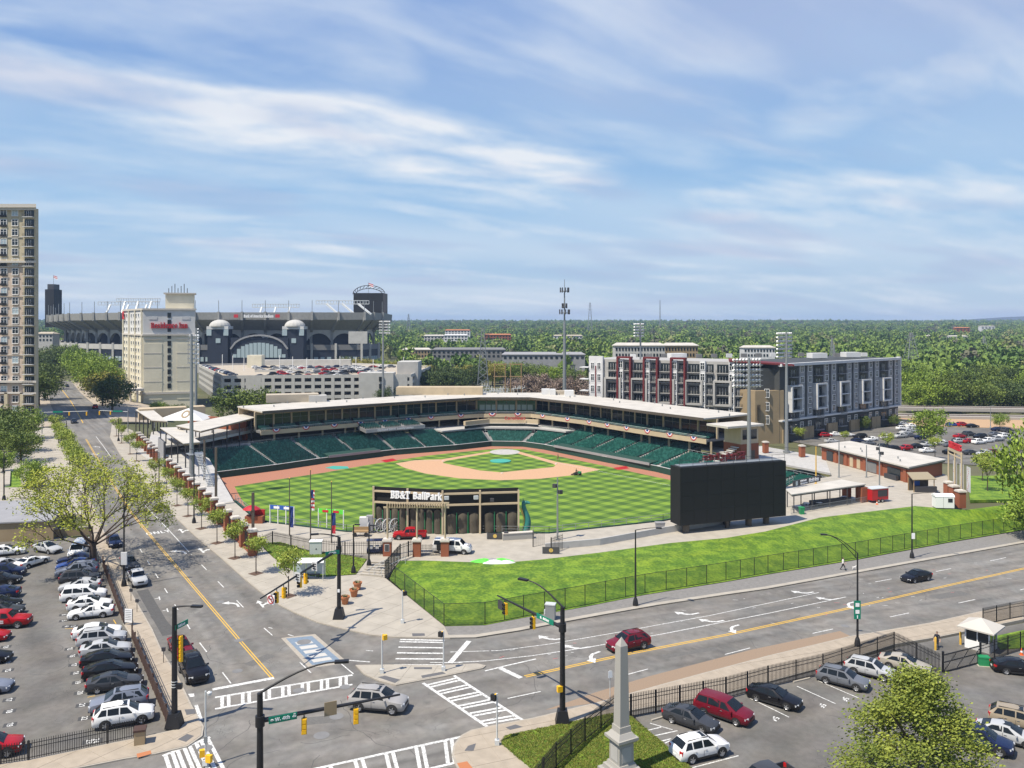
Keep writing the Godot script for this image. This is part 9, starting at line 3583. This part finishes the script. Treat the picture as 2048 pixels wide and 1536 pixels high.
func build_people() -> void:
	var fair := Color(0.5,0.32,0.23)
	var brown := Color(0.2,0.11,0.07)
	person("guard in dark navy uniform standing behind a yellow bollard",G(1874,1296),-0.5,"stand",Color(0.012,0.016,0.035),Color(0.012,0.014,0.025),fair,Color(0.02,0.02,0.03))
	var p := G(1686,1140,0.13)
	person("walker in a white top and dark trousers beside a small white dog",p,1.2,"walk",Color(0.7,0.68,0.64),Color(0.02,0.02,0.025),fair,Color(0.05,0.03,0.02))
	var dog := thing("small_dog","small white dog on a lead trotting beside the walker on the path","dog",p + Vector3(1.7,0,-0.2),0.1)
	var w := Color(0.65,0.63,0.6)
	var bones := [[Vector3(-0.2,0.34,0),Vector3(0.12,0.36,0),0.085,0.1,w],[Vector3(0.14,0.4,0),Vector3(0.27,0.5,0),0.065,0.055,w],[Vector3(0.29,0.53,0),Vector3(0.33,0.52,0),0.065,0.055,w],[Vector3(0.35,0.51,0),Vector3(0.43,0.49,0),0.04,0.028,w],[Vector3(-0.26,0.4,0),Vector3(-0.36,0.54,0),0.03,0.02,w],[Vector3(0.28,0.57,-0.05),Vector3(0.25,0.62,-0.07),0.025,0.015,w],[Vector3(0.28,0.57,0.05),Vector3(0.25,0.62,0.07),0.025,0.015,w]]
	for s in [-0.06,0.06]:
		bones.append([Vector3(0.1,0.33,s),Vector3(0.12 + s,0.18,s),0.045,0.03,w])
		bones.append([Vector3(0.12 + s,0.18,s),Vector3(0.1 + s*2,0.03,s),0.028,0.026,w])
		bones.append([Vector3(-0.2,0.33,s),Vector3(-0.15 - s,0.23,s),0.06,0.04,w])
		bones.append([Vector3(-0.15 - s,0.23,s),Vector3(-0.24 - s,0.14,s),0.036,0.026,w])
		bones.append([Vector3(-0.24 - s,0.14,s),Vector3(-0.23 - s,0.03,s),0.024,0.026,w])
	part(dog,"body",figure(bones,0.022),"cloth")
	var gk := U(1115,921,FIELD_Y + 0.01)
	var o := person("groundskeeper in khaki standing with a rake by third base",gk,2.6,"rake",Color(0.2,0.14,0.06),Color(0.3,0.22,0.12),brown,Color(0.02,0.015,0.01))
	var rk := thing("field_rake","long wooden rake held by the groundskeeper at third base","rake",gk,2.6)
	rod(rk,"handle",Vector3(0.02,1.5,0.2),Vector3(0.02,0.06,1.1),0.02,"wood",6)
	bx(rk,"head",Vector3(0.02,0.05,1.12),Vector3(0.8,0.06,0.06),"steel")
	var mw := U(1155,950,FIELD_Y + 0.01)
	var m := thing("infield_groomer","three-wheeled green groomer dragging the infield clay","groomer",mw,-0.5)
	bx(m,"hood",Vector3(0.55,0.75,0),Vector3(0.8,0.45,0.7),"bin_green")
	bx(m,"chassis",Vector3(0,0.45,0),Vector3(1.7,0.2,0.9),"dark_metal")
	bx(m,"seat",Vector3(-0.35,0.68,0),Vector3(0.45,0.2,0.5),"trim_black")
	bx(m,"drag_blade",Vector3(-1.3,0.15,0),Vector3(0.3,0.2,1.8),"dark_metal")
	for q in [[0.75,0.0],[-0.55,0.6],[-0.55,-0.6]]:
		var mb := MB.new()
		mb.tube(Vector3(q[0],0.35,q[1] - 0.18),Vector3(q[0],0.35,q[1] + 0.18),0.35,0.35,12)
		part(m,"wheel",mb,"tyre")
	person("driver in a dark shirt seated on the infield groomer",mw + Vector3(-0.3,0.05,0.1),PI/2 - 0.5,"sit",Color(0.03,0.05,0.03),Color(0.1,0.08,0.05),brown,Color(0.02,0.02,0.02))
	person("pedestrian in dark clothes walking on the park paving by the row of trees",G(92,942,0.13),0.4,"walk",Color(0.03,0.04,0.08),Color(0.02,0.02,0.03),brown,Color(0.01,0.01,0.01))
func _ready() -> void:
	rng.seed = 1234
	noise.seed = 2
	noise.frequency = 0.004
	materials()
	setup()
	build_ground()
	build_roads()
	build_walks()
	build_lawns()
	build_field()
	build_stands()
	build_plaza()
	build_street_wall()
	batters_eye()
	scoreboard()
	towers()
	brick_building()
	stair_tower()
	left_pavilion()
	plaza_things()
	build_cars()
	build_fences()
	build_signals()
	build_furniture()
	build_trees()
	build_woods()
	build_tower()
	build_hotel()
	build_stadium()
	build_garage()
	build_apartments()
	build_far()
	build_people()
